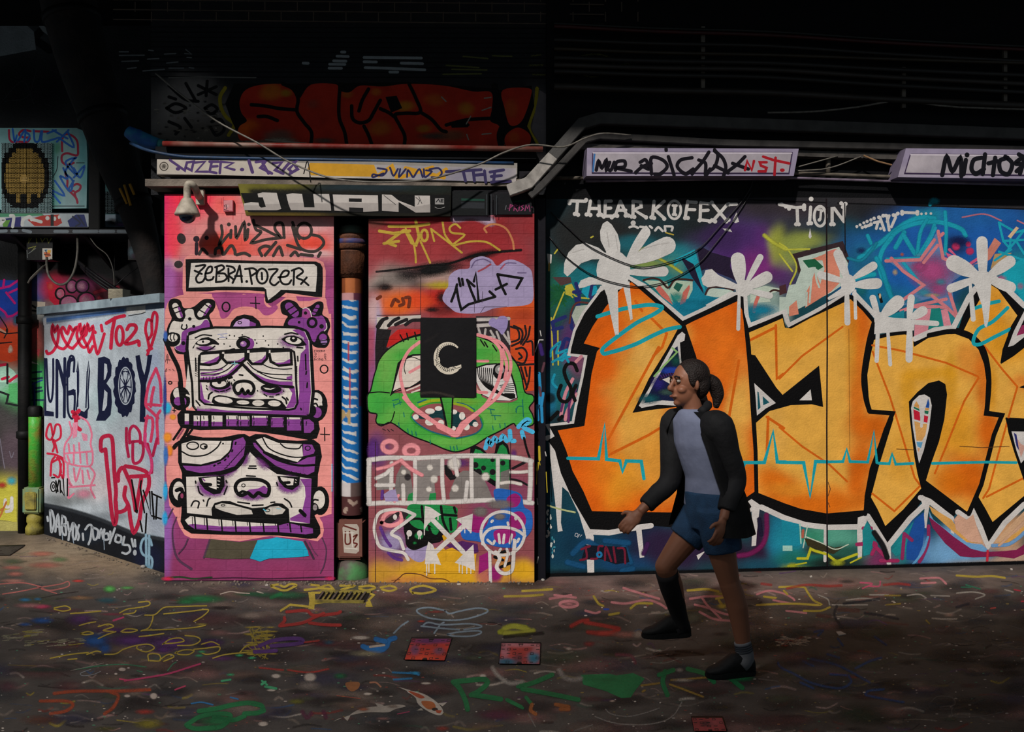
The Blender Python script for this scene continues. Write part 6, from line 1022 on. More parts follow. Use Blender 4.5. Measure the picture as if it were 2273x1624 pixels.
dt = empty('cable_duct', EP(1330, 290, .12), 'broad grey cable duct climbing diagonally from a pale foot to the dark upper wall', 'duct')
MD2 = mat('duct_pale', '#97918b', .6, dirt=.6, dirtcol='#4a4641', scale=14)  # lighter copy for the lit foot of the same duct
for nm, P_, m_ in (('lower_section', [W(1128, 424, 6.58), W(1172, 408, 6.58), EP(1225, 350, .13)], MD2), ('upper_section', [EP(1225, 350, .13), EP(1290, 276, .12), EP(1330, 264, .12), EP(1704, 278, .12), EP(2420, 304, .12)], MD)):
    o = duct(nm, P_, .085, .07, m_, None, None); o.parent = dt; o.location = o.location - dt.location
duct('cable_duct', [W(1176, 436, 6.6), W(1200, 415, 6.6), EP(1296, 312, .1), EP(1330, 303, .1), EP(1600, 318, .1), EP(1780, 322, .1), EP(2420, 336, .1)], .05, .06, mat('duct_dark', '#3a3735', .6, dirt=.8, dirtcol='#1c1a19'), 'thinner grey duct below the broad one, passing over both tagged light boxes', 'duct')
bm = bmesh.new(); tube(bm, [W(362, 319, 6.66), W(530, 322, 6.66), W(1205, 331, 6.66)], .02, 12, smooth=0)
tag(bm_obj('conduit_pipe', bm, mat('red_white_pipe', '#6a1c16', .5, dirt=.9, dirtcol='#8a7c6e', scale=3), smooth=True), 'red and off-white conduit pipe under the big red graffiti letters', 'pipe')
cp = empty('wrapped_pipe', W(325, 318, 6.85), 'short stub of pipe wrapped in blue painted tape beside the black trunk', 'pipe')
bm = bmesh.new(); tube(bm, [W(x, y, 6.8) - cp.location for x, y in ((284, 292), (305, 304), (330, 314), (352, 319))], [.045, .06, .055, .04], 14); bm_obj('wrapping', bm, mat('blue_tape', '#1f4f8e', .6, dirt=.6, dirtcol='#2c8a94', scale=14), cp, smooth=True)
bm = bmesh.new(); tube(bm, [W(x, y, 6.8) - cp.location for x, y in ((350, 318), (364, 320))], .034, 14); bm_obj('end_cap', bm, mat('teal_cap', '#3a8a8c', .5), cp, smooth=True)
cable('cable', [(290, 318, 6.75), (330, 334, 6.6), (400, 347, 6.6), (480, 350, 6.62), (700, 354, 6.62), (1140, 362, 6.62)], .012, mat('blue_cable', '#1d3a5c', .5, dirt=.6), 'dull blue cable drooping from the wrapped pipe above the white trunking')
cable('cable', [(346, 163, 6.7), (400, 208, 6.62), (480, 268, 6.55), (570, 316, 6.48), (640, 358, 6.46), (720, 391, 6.38), (790, 402, 6.36), (870, 404, 6.36), (960, 396, 6.38), (1060, 366, 6.46), (1120, 338, 6.45), (1180, 321, 6.5), (1250, 326, 6.55), (1300, 306, 6.62), (1340, 296, 6.68), (1400, 300, 6.75)], .0065, M_GREYCABLE, 'long pale cable sagging across the red letters and the white trunking')
cable('cable_tie', [(674, 386, 6.5), (683, 358, 6.48), (690, 405, 6.48)], .004, M_CABLE, 'black tie looped round the sagging pale cable on the yellow tag', 'cable tie')
# leads along the upper right wall
names = ['topmost thin lead of the bundle high on the dark wall', 'red lead second from the top of the dark bundle', 'lead third from the top of the dark bundle', 'lead fourth from the top, with an ochre stretch, in the dark bundle', 'lead fifth from the top of the dark bundle', 'lead sixth from the top of the dark bundle', 'lead seventh from the top of the dark bundle', 'thick brown lead lowest in the dark bundle on the upper wall']
M_LEAD = [mat('lead_%s' % n, c, .5, dirt=.6, dirtcol='#1a1715', scale=6) for n, c in (('green', '#121614'), ('red', '#3a1010'), ('grey', '#1c1a18'), ('ochre', '#2c2418'), ('brown', '#2e2925'))]
for i, (y0, y1, y2, r, mi) in enumerate(((56, 70, 103, .012, 0), (62, 78, 110, .014, 1), (92, 102, 136, .016, 2), (112, 122, 137, .014, 3), (132, 140, 166, .02, 2), (148, 155, 186, .02, 4), (162, 172, 205, .02, 2), (196, 206, 233, .026, 4))):
    bm = bmesh.new(); tube(bm, [EP(1230, y0 - 4, .1), EP(1460, (y0 + y1) / 2, .1), EP(1704, y1, .1), EP(1990, (y1 + y2) / 2 + 2, .1), EP(2420, y2 + 7, .1)], r, 10)
    tag(bm_obj('cable', bm, M_LEAD[mi], smooth=True), names[i], 'cable', 'leads along the dark upper wall')
bm = bmesh.new(); tube(bm, [EP(1704, 250, .1), EP(1800, 248, .1), EP(1900, 238, .1), EP(2000, 224, .1), EP(2130, 238, .1), EP(2420, 246, .1)], .008, 8)
tag(bm_obj('cable', bm, M_GREYCABLE, smooth=True), 'thin slack wire rising to a peak below the thick brown lead', 'cable')
for k, (xx, yy, y2) in enumerate(((2005, 150, 240), (2230, 100, 240), (1560, 60, 210))):
    bm = bmesh.new(); c0 = EP(xx, y2, .06); c1 = EP(xx, yy, .06); tube(bm, [c0, c1], .02, 4, smooth=0)
    tag(bm_obj('cable_bracket', bm, M_STEEL), ['steel strap clamping the leads above the second light box', 'steel strap clamping the leads at the extreme edge of the frame', 'steel strap clamping the leads above the first light box'][k], 'bracket')
bm = bmesh.new(); tube(bm, [EP(1215, 396, .06), EP(1600, 388, .06), EP(1762, 384, .06), EP(2000, 393, .06), EP(2420, 406, .06)], .014, 10, smooth=0)
tag(bm_obj('conduit_pipe', bm, M_STEEL, smooth=True), 'thin steel conduit passing behind the lower edges of both light boxes', 'pipe')
bm = bmesh.new(); tube(bm, [EP(1300, 402, .08), EP(1762, 395, .08), EP(2000, 403, .08), EP(2420, 414, .08)], .01, 10, smooth=0)
tag(bm_obj('conduit_pipe', bm, mat('mauve_conduit', '#7a6c7c', .4, dirt=.7), smooth=True), 'mauve grey conduit just under the light boxes, above the bone lettering', 'pipe')
bm = bmesh.new(); a0, a1 = EP(1290, 331, .09), EP(2420, 335, .09); d = a1 - a0; d.z = -0.02; prism(bm, [a0, a0 + Vector((0, 0, .045)), a0 + Vector((0, 0, .045)) - EN * .08, a0 - EN * .08], d)
tag(bm_obj('steel_rail', bm, mat('rail_paint', '#4c4743', .6, dirt=.8, dirtcol='#221f1d', scale=16)), 'long flat steel rail above the light boxes with scuffed paint', 'rail')
for k, (p, lb) in enumerate((([(1765, 372), (1860, 346)], 'thin wire slanting up between the two light boxes, the shorter one'), ([(1770, 379), (1840, 373), (1912, 347)], 'thin wire curving up between the two light boxes, the longer one'))):
    bm = bmesh.new(); tube(bm, [EP(x, y, .1) for x, y in p], .005, 6); tag(bm_obj('cable', bm, M_GREYCABLE, smooth=True), lb, 'cable')
bm = bmesh.new(); tube(bm, [EP(1917, 345, .11), EP(1948, 358, .12), EP(1979, 366, .12)], .007, 8, smooth=0); tag(bm_obj('metal_rod', bm, mat('rusty', '#8a6a4c', .5)), 'short rusty rod leaning between the two light boxes', 'rod')
bm = bmesh.new(); a0 = EP(1838, 388, .03); a1 = EP(1838, 334, .03); tube(bm, [a0, a1], .02, 10, smooth=0); tag(bm_obj('conduit_pipe', bm, M_STEEL, smooth=True), 'short upright conduit between the two light boxes', 'pipe')
# two wires festooned over the letters
bm = bmesh.new(); tube(bm, [EP(x, y, .014) for x, y in ((1222, 470), (1260, 505), (1300, 541), (1345, 566), (1400, 588), (1440, 592), (1508, 574), (1556, 548), (1600, 500), (1640, 455), (1664, 420), (1672, 398))], .004, 8); tag(bm_obj('cable', bm, M_CABLE, smooth=True), 'thin black wire festooned across the white palm and up to the conduit, the upper one', 'cable')
bm = bmesh.new(); tube(bm, [EP(x, y, .014) for x, y in ((1219, 525), (1259, 572), (1318, 612), (1385, 632), (1430, 635), (1485, 622), (1550, 585), (1585, 545), (1620, 500), (1650, 455), (1668, 425))], .004, 8); tag(bm_obj('cable', bm, M_CABLE, smooth=True), 'thin black wire festooned lower across the white palm, the lower one', 'cable')

# ------------------------------------------------------------ light boxes and the shop sign
def lightbox(pts, inner, off, th, label, draw):
    t = empty('light_box', (EP(*pts[3], off) + EP(*pts[2], off)) / 2, label, 'light box')
    c = EP(*pts[0], off); S = Surf(c, EU, Z); S.view(0, 0)
    q = [S.loc(*p) for p in pts]; m = len(q); n0 = len(S.v)
    S.v += [(u, v, 0) for u, v in q] + [(u, v, -th) for u, v in q]; S.c += [(*hx('#6d6478'), 1)] * (2 * m)
    S.f += [tuple(n0 + i for i in range(m))[::-1], tuple(n0 + m + i for i in range(m))] + [(n0 + i, n0 + (i + 1) % m, n0 + m + (i + 1) % m, n0 + m + i)[::-1] for i in range(m)]; S.mi += [0] * (m + 2)
    S.fill(gradient('#8d8399', [(pts[0][0] + 60, 380, 200, 14, '#a89eac', .7)], .06), pts, sub=12)
    S.build('casing', THINGP, t)
    S = Surf(EP(*inner[0], off + .004), EU, Z); S.view(0, 0); q = [S.loc(*p) for p in inner]; n0 = 0
    S.line('#3a2c48', 5, inner, 0, closed=True); S.fill(gradient('#9c949b', [(inner[0][0], 360, 40, 20, '#b3aab0', .7)], .05), inner, sub=10); S.line('#c0b6c0', 3, [inner[0], inner[1]], 0)
    draw(S); S.build('diffuser', THINGP, t)
    return t
def d1(S):
    S.view(1136, 0, 4.0); B = '#16131a'
    S.line('#3a6aa0', 16, '735,1370 722,1520', 0)
    S.many(B, 32, '750,1510 770,1430 800,1490 840,1420 840,1510 870,1440|850,1500 880,1510 910,1440|920,1510 930,1440 1000,1430 1000,1480 930,1490 1060,1520|1140,1440 1190,1420 1220,1500 1150,1470|1100,1530 1160,1480 1240,1450|1240,1540 1240,1400 1340,1420 1380,1480 1320,1540 1270,1545|1370,1320 1370,1330|1390,1390 1440,1550|1600,1400 1500,1420 1470,1480 1540,1540 1610,1500|1600,1540 1690,1440 1750,1350|1660,1420 1720,1450 1720,1550 1760,1500|1720,1540 1800,1480 1830,1380 1800,1330|1800,1340 1870,1400 1900,1480 1880,1560|1800,1470 1860,1500 1920,1530|1920,1520 2000,1460 2070,1390|1960,1450 2100,1500', 1, .06)
    S.many('#9c1c26', 24, '2070,1510 2090,1430 2130,1510 2150,1430', 0); S.view(1704, 0, 4.0); S.many('#9c1c26', 24, '-10,1440 -70,1440 -60,1470 -10,1490 -20,1520 -80,1520|-40,1390 50,1420 190,1450|70,1400 60,1550', 0); S.dot('#9c1c26', 130, 1510, 22, 16)
lightbox([(1303, 328), (1773, 330), (1762, 390), (1302, 390)], [(1317, 339), (1757, 340), (1750, 383), (1316, 382)], .2, .17, 'shorter mauve light box tagged in black with red letters at its end', d1)
def d2(S):
    S.view(1704, 0, 4.0); B = '#15141a'
    S.many(B, 40, '1550,1550 1590,1390 1640,1520 1710,1400 1720,1560|1760,1420 1740,1540|1900,1400 1830,1420 1810,1500 1850,1540 1920,1500|1930,1370 1910,1540|1960,1450 2040,1430|2020,1400 2000,1550|2130,1400 2060,1430 2070,1520 2140,1540 2170,1450 2110,1390|2270,1390 2200,1450 2270,1460 2210,1520|2230,1370 2280,1400|2290,1380 2240,1540|2330,1400 2320,1520', 1, .06); S.dot(B, 1770, 1375, 22)
lightbox([(2011, 329), (2440, 334), (2440, 399), (1993, 393)], [(2022, 343), (2432, 347), (2432, 390), (2010, 383)], .2, .17, 'longer pale light box cut by the frame edge, tagged in thick black marker', d2)
sg = empty('shop_sign', W(765, 480, 6.62), 'black sign box with big white block letters and a mustard frame, under the trunking', 'sign')
S = Surf(W(528, 480, 6.62), (1, 0, 0), Z); S.view(0, 0)
pts = [(528, 408), (1002, 412), (1000, 480), (546, 478)]; q = [S.loc(*p) for p in pts]; n0 = len(S.v)
S.v += [(u, v, 0) for u, v in q] + [(u, v, -.035) for u, v in q]; S.c += [(*hx('#0c0b08'), 1)] * 8
S.f += [(n0 + 3, n0 + 2, n0 + 1, n0), (n0 + 4, n0 + 5, n0 + 6, n0 + 7)] + [(n0 + i, n0 + (i + 1) % 4, n0 + 4 + (i + 1) % 4, n0 + 4 + i)[::-1] for i in range(4)]; S.mi += [0] * 6
S.fill(gradient('#14130c', [(600, 412, 110, 8, '#6a6420', .9), (540, 440, 14, 60, '#6c6626', 1), (600, 476, 120, 5, '#5c4a14', .9), (820, 415, 120, 8, '#1a2c34', .8), (950, 420, 60, 10, '#14201c', .7)], .1), pts, sub=8)
S.fill('#0a0a0a', '534,428 1000,432 998,474 551,470'); S.build('sign_frame', THINGP, sg)
S = Surf(W(528, 480, 6.616), (1, 0, 0), Z); LT = '#b9b1ab'; LG = '#a19994'
S.view(350, 400, 5.412)
S.fill(LT, '1200,160 1260,145 1430,150 1450,230 1485,345 1430,360 1040,358 1035,280 1120,262 1210,268 1222,312 1240,330 1300,320 1262,205 1210,205'); S.fill(LG, '1038,300 1218,300 1228,330 1300,322 1290,285 1468,285 1485,345 1430,360 1040,358')
S.fill(LT, '1545,170 1620,155 1735,165 1760,325 1885,325 1868,165 2060,165 2085,365 1600,358 1560,240'); S.fill(LG, '1565,270 1750,270 1760,325 1885,325 1880,275 2075,280 2085,365 1600,358')
S.view(730, 400, 4.457)
S.fill(LT, '38,140 485,148 490,305 340,312 338,272 205,268 200,308 55,300'); S.fill(LG, '45,220 488,225 490,305 340,312 338,272 205,268 200,308 55,300'); S.fill('#141314', '198,178 325,180 325,215 198,212'); S.fill('#141314', '200,268 340,272 340,316 200,312')
S.fill(LT, '525,140 620,143 690,200 850,262 850,150 1000,152 1003,318 860,320 690,215 690,312 525,302'); S.fill(LG, '525,230 690,230 690,312 525,302'); S.fill(LG, '730,238 850,262 1003,235 1003,318 860,320'); S.many('#3a3636', 6, '860,170 900,200 880,240|890,160 920,230|545,150 660,240', 0)
S.fill('#8f8c8a', '1050,178 1140,178 1140,238 1050,238'); S.many('#1a1a1c', 9, '1062,215 1085,188 1100,215|1110,190 1110,215|1110,190 1132,190|1110,202 1130,202|1110,215 1132,215', 0); S.line('#8f8c8a', 5, '1050,265 1090,280 1145,265', 1)
S.build('lettering', THINGP, sg)
# scribble of pink letters on the dark panel and slatted dark box right of the sign
S = panel(1004, 1084, 424, 478, 6.62, .035, '#141617'); S.view(730, 400, 4.457); S.fill('#1c4034', '1310,178 1540,185 1540,205 1310,200'); S.fill('#2a2c30', '1310,215 1540,220 1540,280 1310,275'); S.many('#3c4044', 6, '1560,140 1560,340|1605,140 1605,340|1660,150 1660,340', 0); tag(S.build('meter_box', THINGP), 'dark meter box with a green strip beside the sign with block letters', 'box')
S = panel(1096, 1180, 430, 476, 6.64, .018, '#17171a'); S.view(730, 400, 4.457); S.many('#9a3c6a', 9, '1785,300 1795,240 1820,250 1795,270|1830,300 1840,240 1865,250 1840,270 1865,305|1880,300 1885,245|1925,245 1900,255 1925,280 1900,300|1940,300 1950,245 1965,280 1980,245 1990,305', 0); S.many('#9a3c6a', 6, '1770,275 1775,275|2005,265 2010,265', 0); S.line('#6a6a70', 6, '1745,290 1755,250', 0); S.blob('#1a4a34', 1900, 205, 120, 16, .7)
tag(S.build('panel_board', THINGP), 'small dark board with a pink written tag over the second doorway', 'board')

# ------------------------------------------------------------ security camera and the little box on the pink pier
sc = empty('security_camera', W(417, 497, 6.46), 'weathered white dome security camera on a gooseneck arm', 'security camera')
L_ = lambda x, y, D: W(x, y, D) - sc.location
MW = mat('weathered_white', '#b3a898', .55, dirt=.75, dirtcol='#4a4036', scale=14)
bm = bmesh.new(); a = L_(434, 454, 6.66); b = L_(452, 419, 6.66); box(bm, a.x, b.x, a.y, a.y + .04, a.z, b.z); bm_obj('wall_plate', bm, MW, sc, bevel=.004)
bm = bmesh.new(); tube(bm, [L_(443, 437, 6.68), L_(440, 434, 6.6), L_(436, 424, 6.53), L_(429, 412, 6.48), L_(420, 408, 6.46), L_(416, 416, 6.46), L_(415.5, 443, 6.46)], .026, 14, smooth=6); bm_obj('arm', bm, MW, sc, smooth=True)
c = L_(416, 478, 6.46); k = 6.46 / F
bm = bmesh.new(); lathe(bm, [(10 * k, 38 * k), (13 * k, 34 * k), (17 * k, 26 * k), (23 * k, 14 * k), (26 * k, 6 * k), (27 * k, 4 * k), (27 * k, 0), (24 * k, -1 * k)], c, 32); bm_obj('housing', bm, MW, sc, smooth=True)
bm = bmesh.new(); lathe(bm, [(18 * k, 2 * k)] + [(18 * k * math.cos(t), -18 * k * math.sin(t)) for t in (math.pi / 2 * i / 8 for i in range(8))] + [(.001, -18 * k)], c, 32); bm_obj('dome', bm, mat('smoked_dome', '#12203a', .08, dirt=.2, spec=.8, bump=0), sc, smooth=True)
S = panel(496, 517, 444, 469, 6.67, .03, '#b8606c'); S.view(350, 400, 5.412); S.fill('#d0868a', '795,245 895,235 895,360 800,360'); S.blob('#e0a8a8', 840, 310, 36, 40, .8); S.many('#3a2a30', 8, '800,300 810,320|820,290 830,330 825,345|800,350 850,365', 0); tag(S.build('bell_box', THINGP), 'tiny pink painted box on the wall left of the block letter sign', 'box')

# ------------------------------------------------------------ painted drainpipe in the recess
XP, YP = W(781, 0, 6.86).x, 6.86; k = 6.86 / F
zz = lambda y: W(0, y, 6.86).z
pd = empty('drainpipe', (XP, YP, 0), 'fat drainpipe with blue and white stripes, rusty at the top, between the two piers', 'pipe')
MR = mat('rust', '#6a3f2a', .7, dirt=.8, dirtcol='#2a1c18', scale=12, bump=.6)
def pipe_surf(name, y0, y1, r, colf, ny, seg=36):
    me = bpy.data.meshes.new(name); V, Fc, C = [], [], []
    for j in range(ny + 1):
        y = y0 + (y1 - y0) * j / ny
        for i in range(seg):
            t = 2 * math.pi * i / seg; V.append((r * math.cos(t), r * math.sin(t), zz(y))); C += [*hx(colf(math.cos(t), math.sin(t), y)), 1]
    for j in range(ny):
        for i in range(seg): Fc.append((j * seg + i, (j + 1) * seg + i, (j + 1) * seg + (i + 1) % seg, j * seg + (i + 1) % seg))
    me.from_pydata(V, [], Fc); me.color_attributes.new('Col', 'FLOAT_COLOR', 'POINT').data.foreach_set('color', C); me.materials.append(THINGP[0])
    me.polygons.foreach_set('use_smooth', [True] * len(Fc)); return link(name, me, pd)
def stripes(c, s_, y):
    if s_ > .3: return '#15141a'
    if y < 652: return '#a8623a' if abs(c) < .5 else '#7a4228'
    if y < 668: return '#b8888a' if c < .3 else '#5a3040'
    if y > 1098: return '#4a2c2c' if noise.noise(Vector((c * 2, y * .05, 0))) < .2 else '#9a8478'
    if y > 1068: return '#b8b0b0' if c < 0 else '#5a4a48'
    b = noise.noise(Vector((c * 1.2, y * .03, 4))); b2 = noise.noise(Vector((c * 3, y * .11, 8)))
    if 908 < y < 940 and c < 0 and b > -.1: return '#a89068'
    if abs(c + .12 + .12 * math.sin(y * .02)) < .05 and 755 < y < 905: return '#a02028'
    w = y - (c * 3 - 6 * c * c if y < 960 else c * 11) + b * 5; n_ = math.floor(w / 19.5); ph = w - n_ * 19.5
    if ph < 6.5 + 3 * noise.noise(Vector((n_ * 1.7, 0, 2))) + 2 * b2 and abs(c + .08) < .68 + .25 * b2: return '#c1bfbd'
    if c > .72: return '#4a2a4c' if y < 900 else '#1c4a80'
    return '#1f66a8'
pipe_surf('pipe', 610, 1140, .083, stripes, 300, 48)
bm = bmesh.new(); lathe(bm, [(.1, zz(560)), (.1, zz(612)), (.085, zz(612))][::-1], seg=28); lathe(bm, [(.088, zz(612) - .02), (.1, zz(608)), (.1, zz(558)), (.09, zz(556))], seg=28); bm_obj('socket', bm, MR, pd, smooth=True)
bm = bmesh.new(); lathe(bm, [(.1, zz(556)), (.115, zz(553)), (.115, zz(541)), (.108, zz(538)), (.108, zz(532)), (.115, zz(529)), (.115, zz(524)), (.1, zz(520))], seg=28); bm_obj('collar', bm, MR, pd, smooth=True)
bm = bmesh.new(); lathe(bm, [(.106, zz(544)), (.1165, zz(543)), (.1165, zz(533)), (.106, zz(532))], seg=28); bm_obj('blue_band', bm, mat('blue_smear', '#2f3f78', .6, dirt=.9, dirtcol='#6a3f2a', scale=8), pd, smooth=True)
bm = bmesh.new(); lathe(bm, [(.098, zz(520)), (.092, zz(510)), (.084, zz(504)), (.05, zz(500))], seg=28); bm_obj('cap', bm, mat('green_grey', '#4a5a50', .7, dirt=.7, dirtcol='#5a3a28'), pd, smooth=True)
bm = bmesh.new(); box(bm, -.1, .1, -.11, .08, zz(1236), zz(1150)); bm_obj('access_box', bm, mat('box_red', '#6d4038', .6, dirt=.7, dirtcol='#3a2c28'), pd, bevel=.018)
S = Surf((XP - .085, YP - .112, zz(1230)), (1, 0, 0), Z); S.base = .004; S.view(730, 980, 4.457)
S.fill('#6a443c', '105,765 330,765 330,1135 105,1135'); S.fill('#a79c92', '135,850 160,815 280,815 300,850 300,1080 270,1105 150,1095', sm=0); S.many('#5c2a24', 16, '165,890 165,1000 200,1010 215,980 205,890|240,940 280,920 240,990 280,1010 260,1040|150,830 270,870', 1); S.many('#c4bcb4', 12, '150,900 250,900|160,1050 280,1060|230,890 235,1040', 0, .3)
S.build('access_cover', THINGP, pd)
bm = bmesh.new(); lathe(bm, [(.1, zz(1290)), (.13, zz(1288)), (.135, zz(1276)), (.125, zz(1258)), (.11, zz(1246)), (.09, zz(1238))], seg=28); bm_obj('shoe', bm, mat('shoe_grey', '#4a403c', .6, dirt=.75, dirtcol='#3f9a50', scale=6), pd, smooth=True)
# black post between the second pier and the letters
S = panel(1187, 1211, 440, 1290, 6.74, .09, '#15141a'); S.view(730, 980, 4.457)
S.many('#b8a02c', 26, '2080,50 2085,180|2070,210 2060,280', 0, .3); S.many('#b8a02c', 8, '2060,280 2055,420|2150,300 2160,500|2080,180 2090,230', 0); S.many('#a8a4a2', 12, '2060,560 2065,620|2070,1140 2060,1200|2140,100 2150,140', 0, .3); S.view(730, 680, 4.457); S.many('#3a2468', 50, '2090,380 2110,470', 0, .5); S.many('#2a86b8', 34, '2080,660 2090,800 2085,960|2120,860 2100,1000|2060,980 2070,1120|2105,1000 2110,1140', 0, .4); S.many('#c8c4c0', 10, '2090,240 2100,290|2040,450 2080,330 2120,330', 0, .3); S.many('#5c3a44', 30, '2085,800 2095,880|2130,560 2110,640', 0, .5)
tag(S.build('steel_post', THINGP), 'tall black post with blue and yellow paint drips beside the big orange letters', 'post')
# poster
S = panel(933, 1057, 705, 881, 6.652, .002, '#121113')
S.view(730, 680, 4.457); S.fill('#161517', '912,108 1456,118 1438,902 903,888'); S.line('#3a3430', 40, '910,860 1050,850 1230,890', 1, .8, .7); S.blob('#2a2728', 1000, 320, 140, 30, .5, rot=-30)
C_ = '#c9bfae'; arc = [(1185 + 128 * math.cos(t), 505 + 138 * math.sin(t) * 1.02) for t in (math.radians(-44 - i * 9.2) for i in range(30))]
n = len(arc); out = []; inn = []
for i, (x, y) in enumerate(arc):
    w_ = 9 + 22 * math.sin(min(1, i / (n * .75)) * math.pi / 2); dx, dy = (1185 - x) / 134, (505 - y) / 134; out.append((x - dx * w_ * .8, y - dy * w_ * .8)); inn.append((x + dx * w_, y + dy * w_))
S.fill(C_, out + inn[::-1]); S.fill(C_, '1200,600 1260,590 1308,572 1310,590 1312,604 1270,635 1225,655 1170,650 1150,630'); S.dot(C_, 1070, 545, 30, 50, 10); S.dot(C_, 1150, 628, 46, 24, 10)
for i in range(2, n - 2): S.line('#161517', 5, [((out[i][0] + inn[i][0]) / 2, (out[i][1] + inn[i][1]) / 2), inn[i]], 0)
S.many('#161517', 5, '1215,625 1260,612 1308,598|1050,520 1070,560 1060,590|1130,620 1160,640 1185,632|1085,380 1070,460 1068,520|1245,600 1255,604', 1); S.dot('#161517', 1238, 600, 6)
tag(S.build('poster', THINGP), 'black paper poster with a pale curled crocodile, pasted over the green face', 'poster')
# ------------------------------------------------------------ painted tarmac floor
FLOORP = paint_mats('tarmac', bump=0.9, bscale=60, grain=0.22, rough=0.75, spec=0.2)
S = Surf((0, 0, 0), (1, 0, 0), (0, 1, 0)); S.solid(-9, 9, -4, 10.5, 0.2, '#4a4340'); S.cell = .12
S.view(0, 0)
S.fill(gradient('#48433f', [(200, 1230, 260, 50, '#86745f', 1), (420, 1290, 200, 16, '#6c5f54', .8), (900, 1300, 300, 14, '#6a5850', .9), (1250, 1310, 120, 30, '#64504a', .9), (1450, 1300, 260, 30, '#76605a', .8), (1700, 1300, 260, 30, '#705e58', .7), (2000, 1285, 320, 26, '#6a5c55', .8), (150, 1220, 120, 14, '#8a7c68', .7), (700, 1560, 500, 120, '#3e3b39', .6), (1900, 1560, 400, 120, '#413a38', .6)], .18), '-500,1178 2800,1178 2800,1640 -500,1640', sub=16)  # lighter bands by the walls put part of the light into the colour
random.seed(11)
# weathered specks, faded strokes and splashes over the whole floor
PAL = ['#a8988a', '#b89a92', '#8a7c72', '#9a8a80', '#b58a84', '#a8943c', '#4a6a5a', '#3c5a80', '#8c3c34', '#6a4a70', '#2a2523', '#2f2927', '#c0b4a8', '#35302d', '#7a6a5c']
for k in range(950):
    y = 1215 + (random.random() ** 1.1) * 420; x = random.uniform(-40, 2320)
    if x < 360 and y < 1190 + (x - 98) * .33 : continue
    sc_ = (y - 812) / 600; w_ = random.uniform(12, 60) * sc_
    S.line(random.choice(PAL), random.uniform(2, 7) * sc_, [(x, y), (x + w_ * .5, y + random.uniform(-5, 5) * sc_), (x + w_, y + random.uniform(-8, 8) * sc_)], 1, .7, random.uniform(.15, .55))
for k in range(330):
    y = 1285 + random.random() * 335; x = random.uniform(-40, 2320); r = random.uniform(8, 60)
    S.blob(random.choice(['#2b2624', '#2f2a28', '#7a6a60', '#84605c', '#33302e', '#5c4a48', '#5a3c3c', '#3a3c40', '#6a564c', '#3c3a4c', '#4c5040']), x, y, r * 1.6, r * .4, .6)
for k in range(900):
    y = 1300 + random.random() * 330; x = random.uniform(0, 2300); r = random.uniform(.8, 2.6)
    S.dot(random.choice(['#9a9088', '#8a8078', '#b8aea4', '#7c6a3c', '#4a7a60', '#7a4038']), x, y, r * random.uniform(1, 1.8), r * .6, n=6)
YL, GN, PKF, PUF, BLF, RDF, ORF, WHF = '#ab963a', '#1f6a3e', '#b9787c', '#4e2c66', '#1f5690', '#a0322c', '#a4482a', '#a39a92'
S.view(0, 1170, 3.577)
S.fill('#57305f', '330,700 560,690 760,790 1100,830 1300,850 1620,900 1760,890 1720,960 1300,1000 1200,960 900,930 820,830 420,740') if False else None
for x, y, rx, ry, c, a in ((330, 210, 120, 26, '#b4705e', .8), (360, 300, 160, 30, '#a8685a', .7), (100, 320, 100, 20, '#a8645a', .7), (120, 370, 80, 24, '#a8685c', .7), (100, 270, 120, 30, '#4a5a42', .6), (470, 255, 90, 26, '#55774a', .6), (870, 490, 60, 34, '#4f9a4a', .95), (1010, 480, 70, 16, '#4f8a4a', .8), (620, 425, 60, 14, '#b03a34', .9), (100, 425, 120, 20, '#a87468', .7), (1600, 570, 220, 40, '#1f6a3c', .9), (1480, 590, 100, 30, '#1f6a3c', .8), (1990, 530, 160, 24, '#2a5a3c', .7), (330, 630, 90, 22, '#b83c60', .9), (230, 620, 140, 26, '#a87070', .6), (200, 575, 60, 18, '#2a6a90', .8), (300, 570, 40, 14, '#2a6a90', .7), (330, 740, 110, 30, '#1f4c88', .8), (200, 770, 70, 18, '#1f4c88', .7), (640, 730, 140, 60, '#4e2c5c', .8), (760, 900, 140, 70, '#1c4a84', .95), (830, 960, 70, 50, '#1c4a84', .8), (1050, 900, 240, 60, '#4e2a62', .9), (1350, 920, 200, 70, '#512c66', .95), (1300, 970, 100, 40, '#512c66', .9), (1680, 920, 120, 40, '#4e2c62', .8), (2050, 950, 140, 60, '#4e2c62', .8), (1760, 1040, 140, 30, '#55305c', .7), (900, 820, 200, 30, '#4e2c5c', .7), (500, 660, 200, 24, '#6a3a44', .5), (900, 690, 140, 14, '#8a3448', .5), (2000, 700, 140, 36, '#8a7a70', .7), (1760, 640, 120, 20, '#241e1c', .8), (1600, 770, 60, 14, '#8a7c3c', .8), (540, 1260, 160, 70, '#5c2430', .35), (60, 1260, 110, 60, '#54303c', .5), (330, 1130, 300, 30, '#2a4038', .5), (850, 580, 110, 30, '#2a5a64', .6), (640, 560, 130, 20, '#8a6a4c', .7)): S.blob(c, x, y, rx, ry, a)
for x0_, y0_, x1_, y1_ in ((0, 880, 300, 830), (190, 930, 640, 910)):
    for j in range(40): xx = random.uniform(x0_, x1_); yy = y0_ + (y1_ - y0_) * (xx - x0_) / (x1_ - x0_) + random.uniform(-26, 26); S.line(random.choice(['#8d8a72', '#97907a', '#7f7a60', '#a0943c']), 8, [(xx, yy), (xx + 50, yy - 4)], 0, .5, .7)
